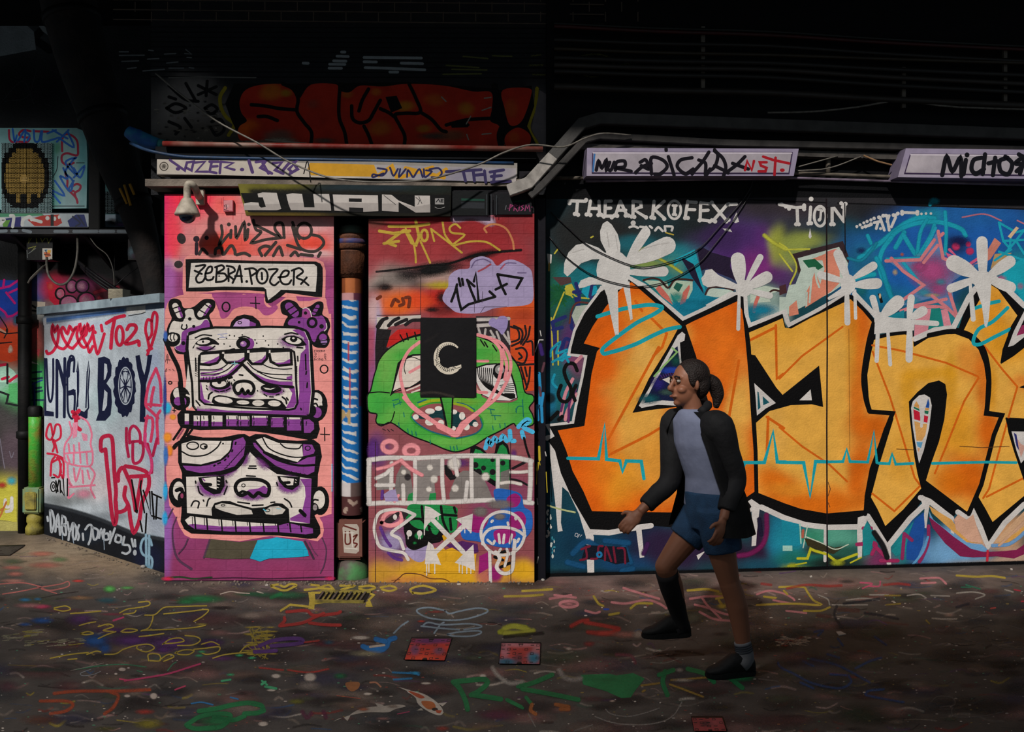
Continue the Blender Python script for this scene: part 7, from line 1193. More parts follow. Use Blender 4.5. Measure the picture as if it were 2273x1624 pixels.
S.many(YL, 13, '430,640 520,625 560,650 500,665 430,650|560,685 700,675 800,665|630,780 700,760 760,750|640,845 700,830 740,845 680,855 640,845|780,790 860,770 900,790 820,820 900,830|780,885 860,850 920,830|960,830 1000,810 1060,810 1090,820 1040,835 970,835|1120,825 1180,800 1210,740 1215,700|1150,700 1230,695 1300,640 1400,632 1640,625|1300,690 1500,670 1650,655 1620,700 1540,750|1130,820 1400,810 1560,795 1630,780|950,680 1010,650 1080,640 1180,620 1180,590 1100,595|980,690 1060,680 1080,660|1105,870 1200,860 1300,845|1290,930 1350,890 1430,880 1460,905 1380,920 1300,925|1470,860 1560,870 1590,900 1530,935 1410,940|830,1010 920,1005 980,970 1080,940 1180,930 1225,960 1160,990 1090,965 1090,945|1180,1060 1180,1010 1260,1010 1270,1060 1190,1060|1270,1050 1340,1010 1380,1030 1300,1065|1390,1000 1460,975 1540,980 1500,1010 1420,1010 1400,990|1540,970 1640,960 1740,950 1730,990 1640,1010 1590,990|1600,930 1680,910 1740,935|1690,1040 1800,1010 2020,990|1900,1000 1960,940 2040,930|690,1010 760,985 800,990|400,1040 560,1010 700,995|540,1050 610,1045', 1, .4, .9)
for k in range(70): S.line(random.choice([YL, '#a89a4a', '#97882f']), random.uniform(6, 14), [(1960 + random.uniform(-20, 220), 780 + random.uniform(0, 270)), (2000 + random.uniform(0, 200), 785 + random.uniform(0, 270))][:1] * 1 + [(2010 + random.uniform(-20, 160), 800 + random.uniform(0, 250))], 0, .5, .5) if k % 3 == 0 else S.blob(YL, 1950 + random.uniform(0, 230), 790 + random.uniform(0, 240), 50, 9, .7)
S.many('#a8625c', 12, '20,530 150,510 330,475 480,450 540,430 540,470 400,500 300,470|0,450 180,440 320,470|330,490 450,525', 1, .4, .8); S.line('#2a2220', 8, '330,560 480,530 620,510', 1, .4); S.many('#ad3c62', 18, '990,1220 1160,1195 1330,1165 1480,1120 1590,1085|900,740 980,715', 1, .4, .9); S.many('#b0405e', 16, '1390,1290 1470,1260|1010,1215 950,1205', 1, .4)
S.many('#3c7a5a', 12, '600,1130 800,1100 980,1090 1160,1110|1330,1140 1370,1090 1400,1070|1090,1140 1130,1150', 1, .5, .8); S.many('#7a7c80', 7, '720,1130 640,1160 660,1180 740,1170 800,1145', 1, .4); S.line('#8a8078', 5, '560,1140 820,1080', 1, .4)
S.many(ORF, 34, '430,1320 560,1305 700,1300 960,1300 1190,1290|880,1310 940,1340 900,1430 830,1480|320,1380 520,1380 580,1410 520,1460 400,1480', 1, .55, .65); S.blob('#a03a30', 1150, 1465, 90, 26, .7); S.blob('#6a3a28', 330, 1530, 200, 50, .4)
S.blob('#7a7024', 1180, 1560, 140, 50, .8); S.blob('#4c4a20', 840, 1600, 120, 26, .6)
for x, y, rx, ry in ((1010, 1340, 30, 14), (1220, 1340, 34, 30), (2090, 1560, 44, 20), (920, 1165, 16, 10), (970, 1130, 34, 18)): S.blob('#b0a298', x, y, rx, ry, .95, core=.6)
S.many(GN, 44, '1580,1460 1720,1440 1850,1410 1980,1395 2080,1420 2060,1470 1940,1480|1480,1570 1600,1500 1760,1480 1830,1500 1760,1580 1640,1600|1700,1510 1850,1530 1940,1500|1490,1580 1560,1600 1700,1590', 1, .3, .95); S.blob(GN, 1720, 1540, 170, 50, .8); S.many('#2c6a9a', 16, '1520,1400 1600,1390 1690,1410|1830,1350 1890,1365', 1, .5); S.many('#3f9468', 20, '1760,1220 1830,1210|2080,1220 2120,1250', 1, .4)
for x, y in ((1900, 1020), (1600, 990), (1580, 1020), (1830, 1170), (2000, 1040)): S.blob('#3c9a6a', x, y, 40, 14, .8)
S.many('#a5968a', 12, '1750,530 1830,510 1900,520 1980,525|2040,510 2090,525', 1, .5)
# middle of the floor
S.view(560, 1260, 3.788)
S.many(YL, 22, '160,155 220,180 280,190 340,165 370,145 320,135 270,160 220,140 160,150|440,185 540,175 640,145 690,190|480,140 560,150|560,170 680,180|740,150 860,150 740,190 880,195|900,160 990,150 1030,170 960,190 900,175|1080,165 1160,150 1210,175 1150,195 1090,180|1350,215 1330,180 1420,150 1500,165 1540,190 1440,215 1350,210', 1, .3, .85)
S.fill(YL, '470,205 525,200 530,270 520,350 470,345 480,280'); S.many(YL, 22, '520,300 640,280 770,285 940,290|240,360 320,310 500,330|500,210 980,210 1020,230 980,270 1000,320 960,320', 0, .3); S.fill(YL, '955,290 990,270 1008,320 960,322')
S.blob('#2a5a3a', 300, 230, 200, 40, .8); S.blob('#2a5a3a', 90, 230, 120, 30, .5); S.line('#1f6a3c', 40, '160,250 240,220', 0, .5, .7)
S.many(RDF, 34, '290,370 450,360 520,400 700,385 740,370|230,490 270,450 270,420|240,490 420,465 520,420 600,385|480,465 600,480 740,485', 1, .45, .85)
S.many('#7f8f9c', 18, '1620,360 1500,335 1400,345 1390,375 1480,420 1640,440 1800,430 1960,380 1970,350 1880,340 1740,365 1660,385 1620,360|1190,550 1250,490 1310,450|1530,550 1580,480 1610,460|1430,490 1480,460 1600,480 1800,470 1900,480 1920,500 1780,520|1420,490 1600,510 1740,520|1640,560 1740,540 1900,530 1920,550 1840,575 1700,575 1640,560', 1, .4, .85); S.blob('#8a3c36', 1540, 370, 90, 14, .7); S.blob('#a0382c', 1420, 450, 40, 12, .9)
S.many('#50306c', 40, '60,660 160,620 280,600 400,600 420,630 300,650 160,660|20,710 200,700', 1, .4, .95); S.blob('#5a2430', 600, 640, 160, 40, .6); S.many('#a63c34', 20, '440,630 560,615|300,860 480,880 640,850|60,840 260,860', 1, .5, .7)
S.many('#1f66a4', 50, '930,660 1000,690 1080,695 1130,660 1150,610 1200,590|1040,600 1120,620', 1, .35, .95); S.fill('#1f66a4', '930,655 1140,650 1110,700 1010,700'); S.line('#a89c90', 22, '990,665 1110,650', 0, .4); S.blob('#a79c92', 910, 588, 90, 20, .95, core=.5); S.many('#2c78a8', 22, '1180,880 1330,885|1190,940 1340,930|1330,880 1400,900', 1, .5, .7); S.blob('#2c84b0', 1370, 885, 50, 18, .9)
S.blob('#8a8268', 960, 720, 170, 30, .7); S.blob('#1f5c3c', 740, 910, 70, 30, .9); S.blob('#234a5a', 640, 630, 60, 26, .7)
for x, y, rx, ry in ((200, 910, 46, 22), (485, 920, 60, 44), (1940, 910, 34, 20), (90, 1315, 44, 22), (160, 1030, 44, 12), (970, 1060, 44, 14), (1460, 972, 50, 12)): S.blob('#ada197', x, y, rx, ry, .95, core=.55)
S.blob('#8c8078', 470, 990, 120, 50, .6); S.fill('#8f5c38', '790,965 895,962 895,1010 840,1040 795,1010', sm=1); S.line('#9a6a52', 18, '990,965 1040,965 1080,1000', 1, .4); S.many('#3f9468', 26, '80,980 110,960|110,1000 200,1015', 0, .3); S.line('#9a4a3a', 6, '710,1075 910,1100', 0, .3)
# two koi on the tarmac
S.fill('#a39a90', '1300,1040 1340,1035 1440,1060 1540,1120 1600,1190 1595,1235 1540,1235 1450,1190 1390,1140 1370,1090', sm=1); S.fill('#a39a90', '1310,1040 1220,1000 1260,1010 1330,1030'); S.fill('#a39a90', '1560,1140 1640,1130 1600,1165'); S.fill('#8f867c', '1420,1180 1380,1200 1440,1200'); S.fill('#97452c', '1310,1035 1400,1060 1450,1090 1400,1095', sm=1); S.fill('#97552f', '1430,1120 1520,1130 1540,1180 1480,1190 1430,1150', sm=1); S.dot('#2a201c', 1535, 1190, 26, 14); S.fill('#97452c', '1540,1195 1595,1200 1580,1225 1550,1220')
S.fill('#8f877e', '820,1240 900,1190 1000,1170 1120,1160 1230,1150 1290,1165 1200,1190 1140,1215 1000,1215 900,1225', sm=1); S.fill('#8f877e', '830,1235 740,1270 680,1295 720,1270 770,1260 800,1290'); S.fill('#8f877e', '1030,1135 1090,1150 1120,1170 1060,1175'); S.blob('#8c5038', 935, 1190, 60, 20, .9); S.blob('#7a6a60', 1180, 1165, 60, 20, .7); S.line('#a03a5a', 9, '1220,1230 1320,1210', 0, .4)
S.many(GN, 46, '1690,960 1740,1010 1790,1110 1810,1190|1690,960 1840,945 1960,940 1970,980 1900,1040 1840,1070|1860,1070 2000,1090 2090,1105', 1, .15, .95); S.many(GN, 30, '2150,1120 2273,1180|2230,1000 2273,960', 0, .3); S.line('#a8a098', 50, '2020,840 2060,900 2160,970 2273,960', 1, .8, .6); S.many('#5c2440', 50, '420,1210 460,1260 500,1220|600,1210 620,1260', 1, .6, .5); S.blob('#5a2a40', 2060, 1240, 220, 60, .6); S.blob('#8a3a30', 1600, 1350, 70, 26, .7); S.blob('#6a6a24', 370, 1125, 80, 28, .7); S.many(GN, 26, '0,1150 80,1170 100,1210 0,1225', 1, .3, .9)
S.many('#a0a32c', 50, '2080,540 2180,490 2300,500|2080,540 2200,550 2300,545', 1, .6, .8)
# right of the drain covers
S.view(1120, 1260, 3.788)
S.many(PKF, 26, '900,290 1000,300 1080,290 1200,270 1300,300 1360,340|1000,170 1160,220 1300,260|680,360 760,380 800,370|1560,260 1700,240 1830,240|1600,310 1720,340 1860,390 1920,380|1640,370 1760,430 1900,445|1660,250 1700,310 1760,370 1820,430|420,230 600,250|380,260 560,230', 1, .45, .8); S.ring(PKF, 30, 540, 305, 75, 26, .4, .9); S.blob(PKF, 540, 305, 60, 20, .8)
S.many(YL, 26, '0,240 200,235 320,225|150,195 400,180|750,240 790,300 830,320|880,395 960,380|1060,340 1120,300 1240,300|1540,190 1700,180 1800,200|1800,270 1840,330|1780,260 1880,240', 1, .45, .75); S.blob(YL, 1830, 320, 60, 30, .8); S.blob(YL, 1820, 220, 80, 24, .6); S.dot('#1f3c8c', 855, 348, 28, 9)
S.many('#a8a83c', 60, '0,510 80,490 200,520|0,550 140,550 240,530', 1, .6, .8); S.line('#1f1a18', 40, '0,580 180,560 320,550', 1, .6, .7); S.many(RDF, 46, '560,490 640,450 700,440|680,460 800,480 960,510|700,540 860,550 960,520', 1, .6, .75); S.blob('#b04038', 850, 550, 160, 34, .8); S.blob('#a06a60', 1020, 560, 160, 36, .7); S.blob('#a8988c', 1130, 560, 70, 40, .7); S.blob('#8a3838', 710, 640, 60, 30, .7)
S.fill(GN, '640,900 880,890 940,905 1080,885 1180,930 1100,1030 1060,1090 980,1095 860,1040 660,980'); S.many(GN, 46, '1350,870 1330,960 1370,1070|1300,900 1420,860|130,1000 260,960 400,900|150,1020 380,1060 620,1110|1540,850 1680,890 1760,960|1900,930 2000,1010', 1, .3, .9); S.many(GN, 36, '20,1110 140,1170|180,1090 230,1150', 0, .3); S.blob(GN, 1980, 930, 140, 34, .8)
S.many('#9a7a34', 22, '1150,990 1300,970|1160,1040 1180,1030|1390,980 1500,1020 1670,1085|1400,945 1800,915', 1, .5, .7); S.line('#a39a94', 60, '460,860 500,920 580,940 640,930', 1, .8, .5); S.blob('#a09488', 1500, 945, 110, 20, .7)
S.many('#9a5a30', 40, '230,1150 220,1200 260,1230|430,1150 540,1170|470,1190 540,1190', 1, .4, .8); S.many('#8a827c', 14, '850,1190 900,1230 1040,1250 1180,1220 1300,1180|760,1250 900,1300 1100,1320 1300,1300 1420,1240 1490,1130|590,1370 740,1320|200,1230 260,1340', 1, .6, .6); S.blob('#b0a094', 540, 680, 34, 18, .9); S.blob('#b8a090', 905, 1120, 30, 12, .8); S.blob('#8a8078', 1470, 860, 40, 24, .8); S.line('#7a3c4a', 40, '940,730 1060,740 1100,800', 1, .7, .5)
S.view(1680, 1230, 3.833)
S.many(PKF, 22, '0,340 100,310 220,330 300,370 320,390|1390,205 1500,200 1560,205 1610,250|1400,245 1520,240|250,480 420,500|140,390 300,420', 1, .4, .85); S.many('#b8506c', 16, '880,240 980,250 900,290|960,270 1040,270 1050,230', 1, .3, .8); S.many(YL, 22, '190,280 300,275 400,280 430,320 480,390 540,430 300,420 0,430|230,310 260,340|400,480 540,480 620,450|1700,180 1860,190 2000,185 2110,200|60,360 160,370', 1, .35, .85); S.many(RDF, 30, '260,290 420,260 600,270 720,265|1080,260 1200,250 1300,260|40,250 120,260', 1, .6, .55)
S.many('#9a948c', 16, '520,345 600,380 620,430|640,430 940,430|760,390 900,375 1040,390|1280,350 1380,340 1440,370|1480,350 1640,355|1700,330 1840,320 1940,345 1860,380|2110,300 2180,320|960,345 1120,345', 1, .5, .75); S.many('#9a8434', 18, '1090,350 1220,350|1100,430 1220,420|1440,560 1470,590', 1, .5, .6); S.many('#25604a', 16, '1780,260 1900,295|1740,280 1820,280', 0, .4); S.many('#1f2430', 30, '740,420 900,400 1040,380|680,440 660,520 720,620|920,500 1060,520 1200,550|1700,450 1800,420', 1, .6, .6); S.many('#5a3430', 50, '700,470 860,480|520,520 620,530', 1, .7, .5)
S.many('#23487c', 26, '180,920 200,960 320,1020 480,1100 700,1140 800,1090 780,1030|390,910 480,950|460,890 640,930 760,980 960,1090|600,850 700,880|840,970 960,910 1060,880|620,1020 760,1030|370,1090 480,1140|920,1190 960,1160 1080,1150|930,1200 1080,1230 1250,1260|490,660 560,650 520,690|690,720 730,775|1000,700 1100,770', 1, .55, .65); S.many('#6a625e', 14, '120,600 380,640|20,1060 180,1080|1480,1260 1540,1210 1660,1220 1680,1280 1560,1300|1660,1290 1680,1380 1900,1380 2100,1340|1940,650 1980,740 2100,800 2273,800|1690,710 1840,740 1930,770|2120,600 2273,640|900,640 1000,640', 1, .6, .55); S.blob('#b09080', 1640, 515, 60, 24, .5); S.line('#94403c', 18, '1990,460 2030,455', 0, .4); S.many('#a03040', 16, '2190,300 2240,310|2250,400 2280,400', 0, .4); S.blob('#1c3626', 900, 1360, 320, 110, .5); S.blob('#20262c', 2200, 1150, 200, 60, .5)
for k in range(50): S.line(random.choice(['#b0a090', '#9a8a7a', '#8a3830', '#a39484']), 9, [(170 + random.uniform(0, 280), 700 + random.uniform(0, 70)), (190 + random.uniform(0, 280), 705 + random.uniform(0, 80))][:1] + [(180 + random.uniform(20, 270), 715 + random.uniform(0, 70))], 0, .4, .6) if k % 2 else S.blob(random.choice(['#b3a493', '#93362e', '#a89a88']), 170 + random.uniform(0, 280), 700 + random.uniform(0, 80) + 0, 34, 10, .85)
S.build('floor', FLOORP, kind='structure')

# ------------------------------------------------------------ things set in or lying on the floor
def G(x, y, h=0.0):
    """point of the ground (or h above it) seen at (x, y)"""
    d = Vector(((x - CX) / F, 1.0, (CY - y) / F)); return CAM + d * ((h - 1.6) / d.z)
def slab(name, pts, h, m, parent=None):
    bm = bmesh.new(); o = parent.location if parent else Vector()
    prism(bm, [G(*p) + Vector((0, 0, .001)) - o for p in pts], (0, 0, h)); return bm_obj(name, bm, m, parent)
def cover(label, pts, cols, lab_cat='drain cover', rows=5, colsn=7):
    c = sum((G(*p) for p in pts), Vector()) / 4; t = empty('access_cover', c, label, lab_cat)
    slab('frame', pts, .006, M_BLACK, t)
    S = Surf((0, 0, .008), (1, 0, 0), (0, 1, 0)); S.view(0, 0)
    def bl(u, v):
        a, b, c_, d = pts; return ((a[0] * (1 - u) + b[0] * u) * (1 - v) + (d[0] * (1 - u) + c_[0] * u) * v, (a[1] * (1 - u) + b[1] * u) * (1 - v) + (d[1] * (1 - u) + c_[1] * u) * v)
    S.fill(gradient(cols[0], cols[1], .12), [bl(.02, .02), bl(.98, .02), bl(.98, .98), bl(.02, .98)], sub=5)
    for i in range(colsn):
        for j in range(rows):
            u, v = (i + .5) / colsn, (j + .5) / rows; s_ = .25 / colsn; r_ = .22 / rows
            if (i * 7 + j * 5) % 3 == 0: S.line('#241c1c', 1.1, [bl(u - s_, v - r_), bl(u + s_, v - r_), bl(u + s_, v + r_), bl(u - s_, v + r_)], 0, closed=True)
            elif (i + j) % 2: S.line('#2a2020', 1.6, [bl(u - s_, v), bl(u + s_, v)], 0)
    S.fill('#14100f', [bl(.44, .92), bl(.56, .92), bl(.56, .98), bl(.44, .98)]); S.fill('#14100f', [bl(.44, .03), bl(.56, .03), bl(.56, .08), bl(.44, .08)])
    S.build('lid', FLOORP, t); return t
cover('iron access cover sprayed red with a purple upper edge', [(913, 1416), (1004, 1416), (988, 1466), (896, 1464)], ('#b0382c', [(960, 1420, 60, 8, '#5a3068', .9), (920, 1440, 10, 12, '#5c4468', .8), (975, 1445, 12, 8, '#4c4a68', .7), (940, 1460, 40, 6, '#c4452c', .8)]))
cover('iron access cover sprayed pink and red with a teal lower edge', [(1112, 1426), (1201, 1427), (1199, 1474), (1106, 1473)], ('#a83e38', [(1155, 1428, 60, 8, '#b87880', .9), (1120, 1445, 10, 16, '#a8707c', .8), (1125, 1468, 26, 8, '#2c6078', 1), (1185, 1460, 16, 14, '#2c6c84', 1), (1150, 1460, 12, 10, '#4a3440', .7), (1190, 1440, 10, 10, '#b07478', .8)]))
cover('small iron cover with faded pinkish red paint near the lower frame edge', [(1534, 1592), (1604, 1592), (1614, 1622), (1540, 1622)], ('#8a3a3a', [(1570, 1605, 16, 6, '#2a2226', .8), (1590, 1600, 16, 10, '#94484a', .7)]), rows=4, colsn=5)
cover('worn dark inspection cover by the black drainpipe', [(-20, 1212), (56, 1210), (22, 1232), (-60, 1232)], ('#35302c', [(10, 1220, 30, 8, '#4a443c', .6)]), rows=3, colsn=5)
gt = empty('drain_grate', sum((G(*p) for p in ((715, 1315), (820, 1315), (805, 1336), (700, 1334))), Vector()) / 4, 'slotted iron drain grate framed by yellow paint in front of the recess', 'drain grate')
slab('pit', [(713, 1314), (822, 1315), (810, 1337), (700, 1335)], .002, mat('pit_black', '#060606', .9), gt)
MGy = mat('yellowed_iron', '#8a7c34', .6, dirt=.9, dirtcol='#2c2824', scale=20)
for k in range(10):
    a = k / 9.6; xa = 716 + a * 100; xb = 702 + a * 100
    slab('bar', [(xa, 1315), (xa + 4.5, 1315), (xb + 4.5, 1335.5), (xb, 1335.5)], .012, MGy if k % 3 else M_STEEL, gt)
slab('frame', [(711, 1313), (824, 1314), (823, 1316.5), (711, 1315.5)], .014, MGy, gt); slab('frame', [(700, 1334.5), (808, 1336), (807, 1339), (698, 1337.5)], .014, MGy, gt)
# litter
ML = mat('scrap_paper', '#b5aca4', .7, dirt=.3); MP = mat('pebble_grey', '#8f8a84', .8)
for pts, lb in (([(1856, 1403), (1866, 1402), (1878, 1408), (1862, 1411)], 'white scrap of paper lying on the dark floor to the side of the walker'),
                ([(1797, 1279), (1802, 1278), (1803, 1281), (1798, 1282)], 'tiny white scrap near the foot of the second orange letter'),
                ([(1014, 1296), (1022, 1295), (1023, 1298), (1015, 1298)], 'tiny pale scrap at the foot of the pier with the green face'),
                ([(588, 1298), (594, 1297), (595, 1300), (589, 1300)], 'tiny pale scrap at the foot of the pink pier'),
                ([(2242, 1262), (2247, 1262), (2248, 1265), (2243, 1265)], 'tiny white scrap below the maroon band at the wall foot')):
    tag(slab('paper_scrap', pts, .004, ML), lb, 'litter')
for (x, y, r), lb in (((242, 1182, .02), 'small grey stone at the foot of the gold downpipe'), ((318, 1260, .02), 'small stone lying along the angled wall near the pink pier'), ((1205, 1289, .015), 'pebble at the foot of the black post'), ((236, 1184, .013), 'smaller stone beside the downpipe shoe')):
    bm = bmesh.new(); bmesh.ops.create_icosphere(bm, subdivisions=2, radius=r)
    for v in bm.verts: v.co *= 1 + .25 * noise.noise(v.co * 60); v.co.z *= .7
    bmesh.ops.translate(bm, verts=bm.verts, vec=G(x, y) + Vector((0, 0, r * .55))); tag(bm_obj('stone', bm, MP, smooth=True), lb, 'stone')
# strip of grit where the piers meet the ground
bm = bmesh.new(); random.seed(5)
for k in range(260):
    x = random.choice([random.uniform(366, 740), random.uniform(745, 815), random.uniform(818, 1186), random.uniform(100, 360)])
    y = 1292 + random.uniform(0, 7) if x > 364 else 1190 + (x - 98) * .325 + random.uniform(0, 7)
    p = G(x, y); r = random.uniform(.003, .011); m_ = Matrix.Translation(p + Vector((0, 0, r * .5)))
    bmesh.ops.create_icosphere(bm, subdivisions=1, radius=r, matrix=m_)
tag(bm_obj('grit', bm, mat('grit', '#6a5f55', .9)), 'crumbled grit along the foot of the piers and angled wall', 'grit', kind='stuff')
# ------------------------------------------------------------ person striding past
PR = G(1640, 1497); D0 = PR.y + .09
pr = empty('person', (W(1580, 0, D0).x, D0, 0), 'person striding past in a dark open jacket, pale shirt, denim shorts and black slip-on shoes', 'person')
PL = pr.location.copy()
def J(x, y, dd=0.0): return W(x, y, D0 + dd) - PL
def baked(name, bm, m, vox=.006, sm=4, parent=None):
    """fuse overlapping volumes into one continuous skin"""
    me = bpy.data.meshes.new(name); bmesh.ops.recalc_face_normals(bm, faces=bm.faces[:]); bm.to_mesh(me); bm.free()
    o = bpy.data.objects.new(name, me); COL.objects.link(o)
    r = o.modifiers.new('r', 'REMESH'); r.mode = 'VOXEL'; r.voxel_size = vox
    s = o.modifiers.new('s', 'SMOOTH'); s.iterations = sm; s.factor = .5
    dg = bpy.context.evaluated_depsgraph_get(); m2 = bpy.data.meshes.new_from_object(o.evaluated_get(dg))
    bpy.data.objects.remove(o); bpy.data.meshes.remove(me)
    m2.name = name; m2.polygons.foreach_set('use_smooth', [True] * len(m2.polygons)); m2.materials.clear(); m2.materials.append(m)
    return link(name, m2, parent or pr)
def ball(bm, c, rx, ry=None, rz=None, M=None):
    ry = rx if ry is None else ry; rz = rx if rz is None else rz
    mt = Matrix.Translation(c) @ (M.to_4x4() if M else Matrix()) @ Matrix.Diagonal((rx, ry, rz, 1))
    bmesh.ops.create_icosphere(bm, subdivisions=3, radius=1, matrix=mt)
def loft(bm, secs, f, s, n=24, cap=True):
    """secs: (centre, half width along s, half depth along f)"""
    rings = [[bm.verts.new(c + s * (a * math.cos(t)) + f * (b * math.sin(t))) for t in (2 * math.pi * k / n for k in range(n))] for c, a, b in secs]
    for A, B in zip(rings, rings[1:]):
        for k in range(n): bm.faces.new((A[k], A[(k + 1) % n], B[(k + 1) % n], B[k]))
    if cap: bm.faces.new(rings[0][::-1]); bm.faces.new(rings[-1])
fd = Vector((-.84, -.54, 0)).normalized(); sd_ = Vector((0, 0, 1)).cross(fd)          # chest: facing, left side
fh = Vector((-.95, -.31, 0)).normalized(); sh_ = Vector((0, 0, 1)).cross(fh)         # hips and head
SK = mat('skin', '#80533e', .5, dirt=.12, dirtcol='#7a4c38', bump=.05)
pel, wai, che, sho, nek = J(1578, 1128), J(1572, 1060), J(1556, 985), J(1545, 938), J(1537, 912)
hd = J(1528, 852)
Lh, Lk, La = J(1590, 1135, -.08), J(1619, 1292, -.09), J(1653, 1448, -.09)
Rh, Rk, Ra = J(1566, 1135, .08), J(1476, 1256, .06), J(1511, 1378, .20)
Ls, Rs = sho + sd_ * .165 + Vector((0, 0, -.01)), sho - sd_ * .165 + Vector((0, 0, -.01))
Le, Lw = J(1632, 1062, -.12), J(1606, 1152, -.20)
Re, Rw = J(1487, 1066, .08), J(1420, 1136, .02)
bm = bmesh.new()
loft(bm, [(pel + Vector((0, 0, -.08)), .10, .08), (pel, .155, .11), (wai, .125, .09), (che, .15, .105), (sho, .13, .075), (nek, .06, .055)], fd, sd_)
tube(bm, [nek - Vector((0, 0, .05)), nek + Vector((0, 0, .02)), hd + Vector((0, 0, -.06))], [.062, .052, .05], 16, smooth=0)
ball(bm, hd + Vector((0, 0, .025)) + fh * -.008, .074, .092, .098, Matrix((sh_, fh, Vector((0, 0, 1)))).transposed())
ball(bm, hd + Vector((0, 0, -.05)) + fh * .028, .056, .062, .066, Matrix((sh_, fh, Vector((0, 0, 1)))).transposed())
ball(bm, hd + Vector((0, 0, -.098)) + fh * .062, .024, .022, .018)
tube(bm, [hd + fh * .08 + Vector((0, 0, .03)), hd + fh * .100 + Vector((0, 0, -.005)), hd + fh * .108 + Vector((0, 0, -.022)), hd + fh * .085 + Vector((0, 0, -.03))], [.01, .012, .016, .012], 10)
for q in (.018, -.018): ball(bm, hd + fh * .088 + sh_ * q * .8 + Vector((0, 0, -.064)), .017, .012, .007)
for q in (1, -1):
    ball(bm, hd + sh_ * (.076 * q) + fh * -.008 + Vector((0, 0, -.005)), .012, .02, .03)
    ball(bm, hd + fh * .07 + sh_ * (.033 * q) + Vector((0, 0, .034)), .024, .016, .009)
    ball(bm, hd + fh * .06 + sh_ * (.04 * q) + Vector((0, 0, -.03)), .024, .022, .02)
def limb(p, r, n=16): tube(bm, p, r, n, smooth=4)
limb([Lh, Lh.lerp(Lk, .45) + fh * .012, Lk], [.092, .078, .054]); limb([Lk, Lk.lerp(La, .35) - fh * .014, La], [.055, .055, .036])
limb([Rh, Rh.lerp(Rk, .45), Rk], [.092, .078, .054]); limb([Rk, Rk.lerp(Ra, .35) - fh * .014, Ra], [.055, .055, .036])
limb([Ls, Ls.lerp(Le, .5), Le], [.054, .046, .037]); limb([Le, Le.lerp(Lw, .35), Lw], [.038, .036, .025])
limb([Rs, Rs.lerp(Re, .5), Re], [.054, .046, .037]); limb([Re, Re.lerp(Rw, .35), Rw], [.038, .036, .025])
def foot(a, d, up=Vector((0, 0, 1))):
    limb([a, a + d * .05 - up * .045, a + d * .13 - up * .07], [.036, .03, .02])
fl = Vector((-.97, -.22, 0)).normalized(); fr = Vector((-1, -.05, -.02)).normalized()
foot(La, fl); foot(Ra, fr)
def hand(w, d, pal, thumb):
    """w wrist, d along the palm, pal palm normal, thumb side"""
    q = d.cross(pal).normalized(); q = q if q.dot(thumb) > 0 else -q
    M = Matrix((q, d, pal)).transposed(); ball(bm, w + d * .05, .04, .05, .016, M); ball(bm, w + d * .015, .028, .03, .018, M)
    for k, (o, l) in enumerate(((.029, .066), (.010, .074), (-.010, .07), (-.028, .055))):
        b = w + d * .085 + q * o; c1 = b + d * l * .45 + pal * l * .12; c2 = c1 + (d * .75 + pal * .66) * l * .33; c3 = c2 + (d * .4 + pal * .9) * l * .25
        tube(bm, [b - d * .02, b, c1, c2, c3], [.0095, .0095, .009, .0085, .007], 10, smooth=2)
    b = w + d * .03 + q * .032; tube(bm, [b - q * .012, b + q * .02 + d * .02, b + q * .03 + d * .048 + pal * .012], [.013, .011, .0085], 10, smooth=3)
hand(Rw, (Rw - Re).normalized(), Vector((.2, .9, -.3)).normalized(), Vector((0, -.2, 1)))
hand(Lw, (Lw - Le + Vector((0, 0, -.02))).normalized(), Vector((-.5, .85, 0)).normalized(), Vector((-1, 0, .2)))
for q in (Rk, Lk, Le, Re): ball(bm, q, .053 if q in (Rk, Lk) else .038)
baked('body', bm, SK, .005, 4)
# face details
ME, MI = mat('eye_white', '#8d857d', .3, bump=0, dirt=0), mat('iris', '#2a1c14', .2, bump=0, dirt=0)
for q in (1, -1):
    bm = bmesh.new(); ball(bm, hd + fh * .0755 + sh_ * (.032 * q) + Vector((0, 0, .016)), .0125, .0125, .009); e = bm_obj('eye', bm, ME, pr, smooth=True)
    bm = bmesh.new(); ball(bm, hd + fh * .0845 + sh_ * (.0325 * q) + Vector((0, 0, .016)), .0058); bm_obj('iris', bm, MI, e, smooth=True)
    bm = bmesh.new(); tube(bm, [hd + fh * .090 + sh_ * (.017 * q) + Vector((0, 0, .037)), hd + fh * .091 + sh_ * (.033 * q) + Vector((0, 0, .042)), hd + fh * .078 + sh_ * (.05 * q) + Vector((0, 0, .036))], .0042, 8); bm_obj('eyebrow', bm, mat('brow', '#1c1310', .8), pr, smooth=True)
bm = bmesh.new(); ball(bm, hd + fh * .0935 + Vector((0, 0, -.064)), .019, .0075, .0065, Matrix((sh_, fh, Vector((0, 0, 1)))).transposed()); bm_obj('lips', bm, mat('lip', '#7a4038', .45), pr, smooth=True)
# hair, swept back
bm = bmesh.new(); Mh = Matrix((sh_, fh, Vector((0, 0, 1)))).transposed()
ball(bm, hd + Vector((0, 0, .05)) - fh * .026, .083, .094, .086, Mh); ball(bm, hd + Vector((0, 0, .0)) - fh * .055, .078, .062, .085, Mh)
for q in (1, -1): ball(bm, hd + sh_ * .07 * q + fh * .006 + Vector((0, 0, .03)), .016, .03, .045, Mh)
tube(bm, [hd - fh * .10 + Vector((0, 0, .03)), hd - fh * .15 + Vector((0, 0, .0)), hd - fh * .175 + Vector((0, 0, -.06)), hd - fh * .165 + Vector((0, 0, -.13))], [.034, .042, .036, .014], 14)
baked('hair', bm, mat('dark_hair', '#1d1310', .55, dirt=.5, dirtcol='#0c0807', scale=40, bump=.8, bscale=130), .006, 3)
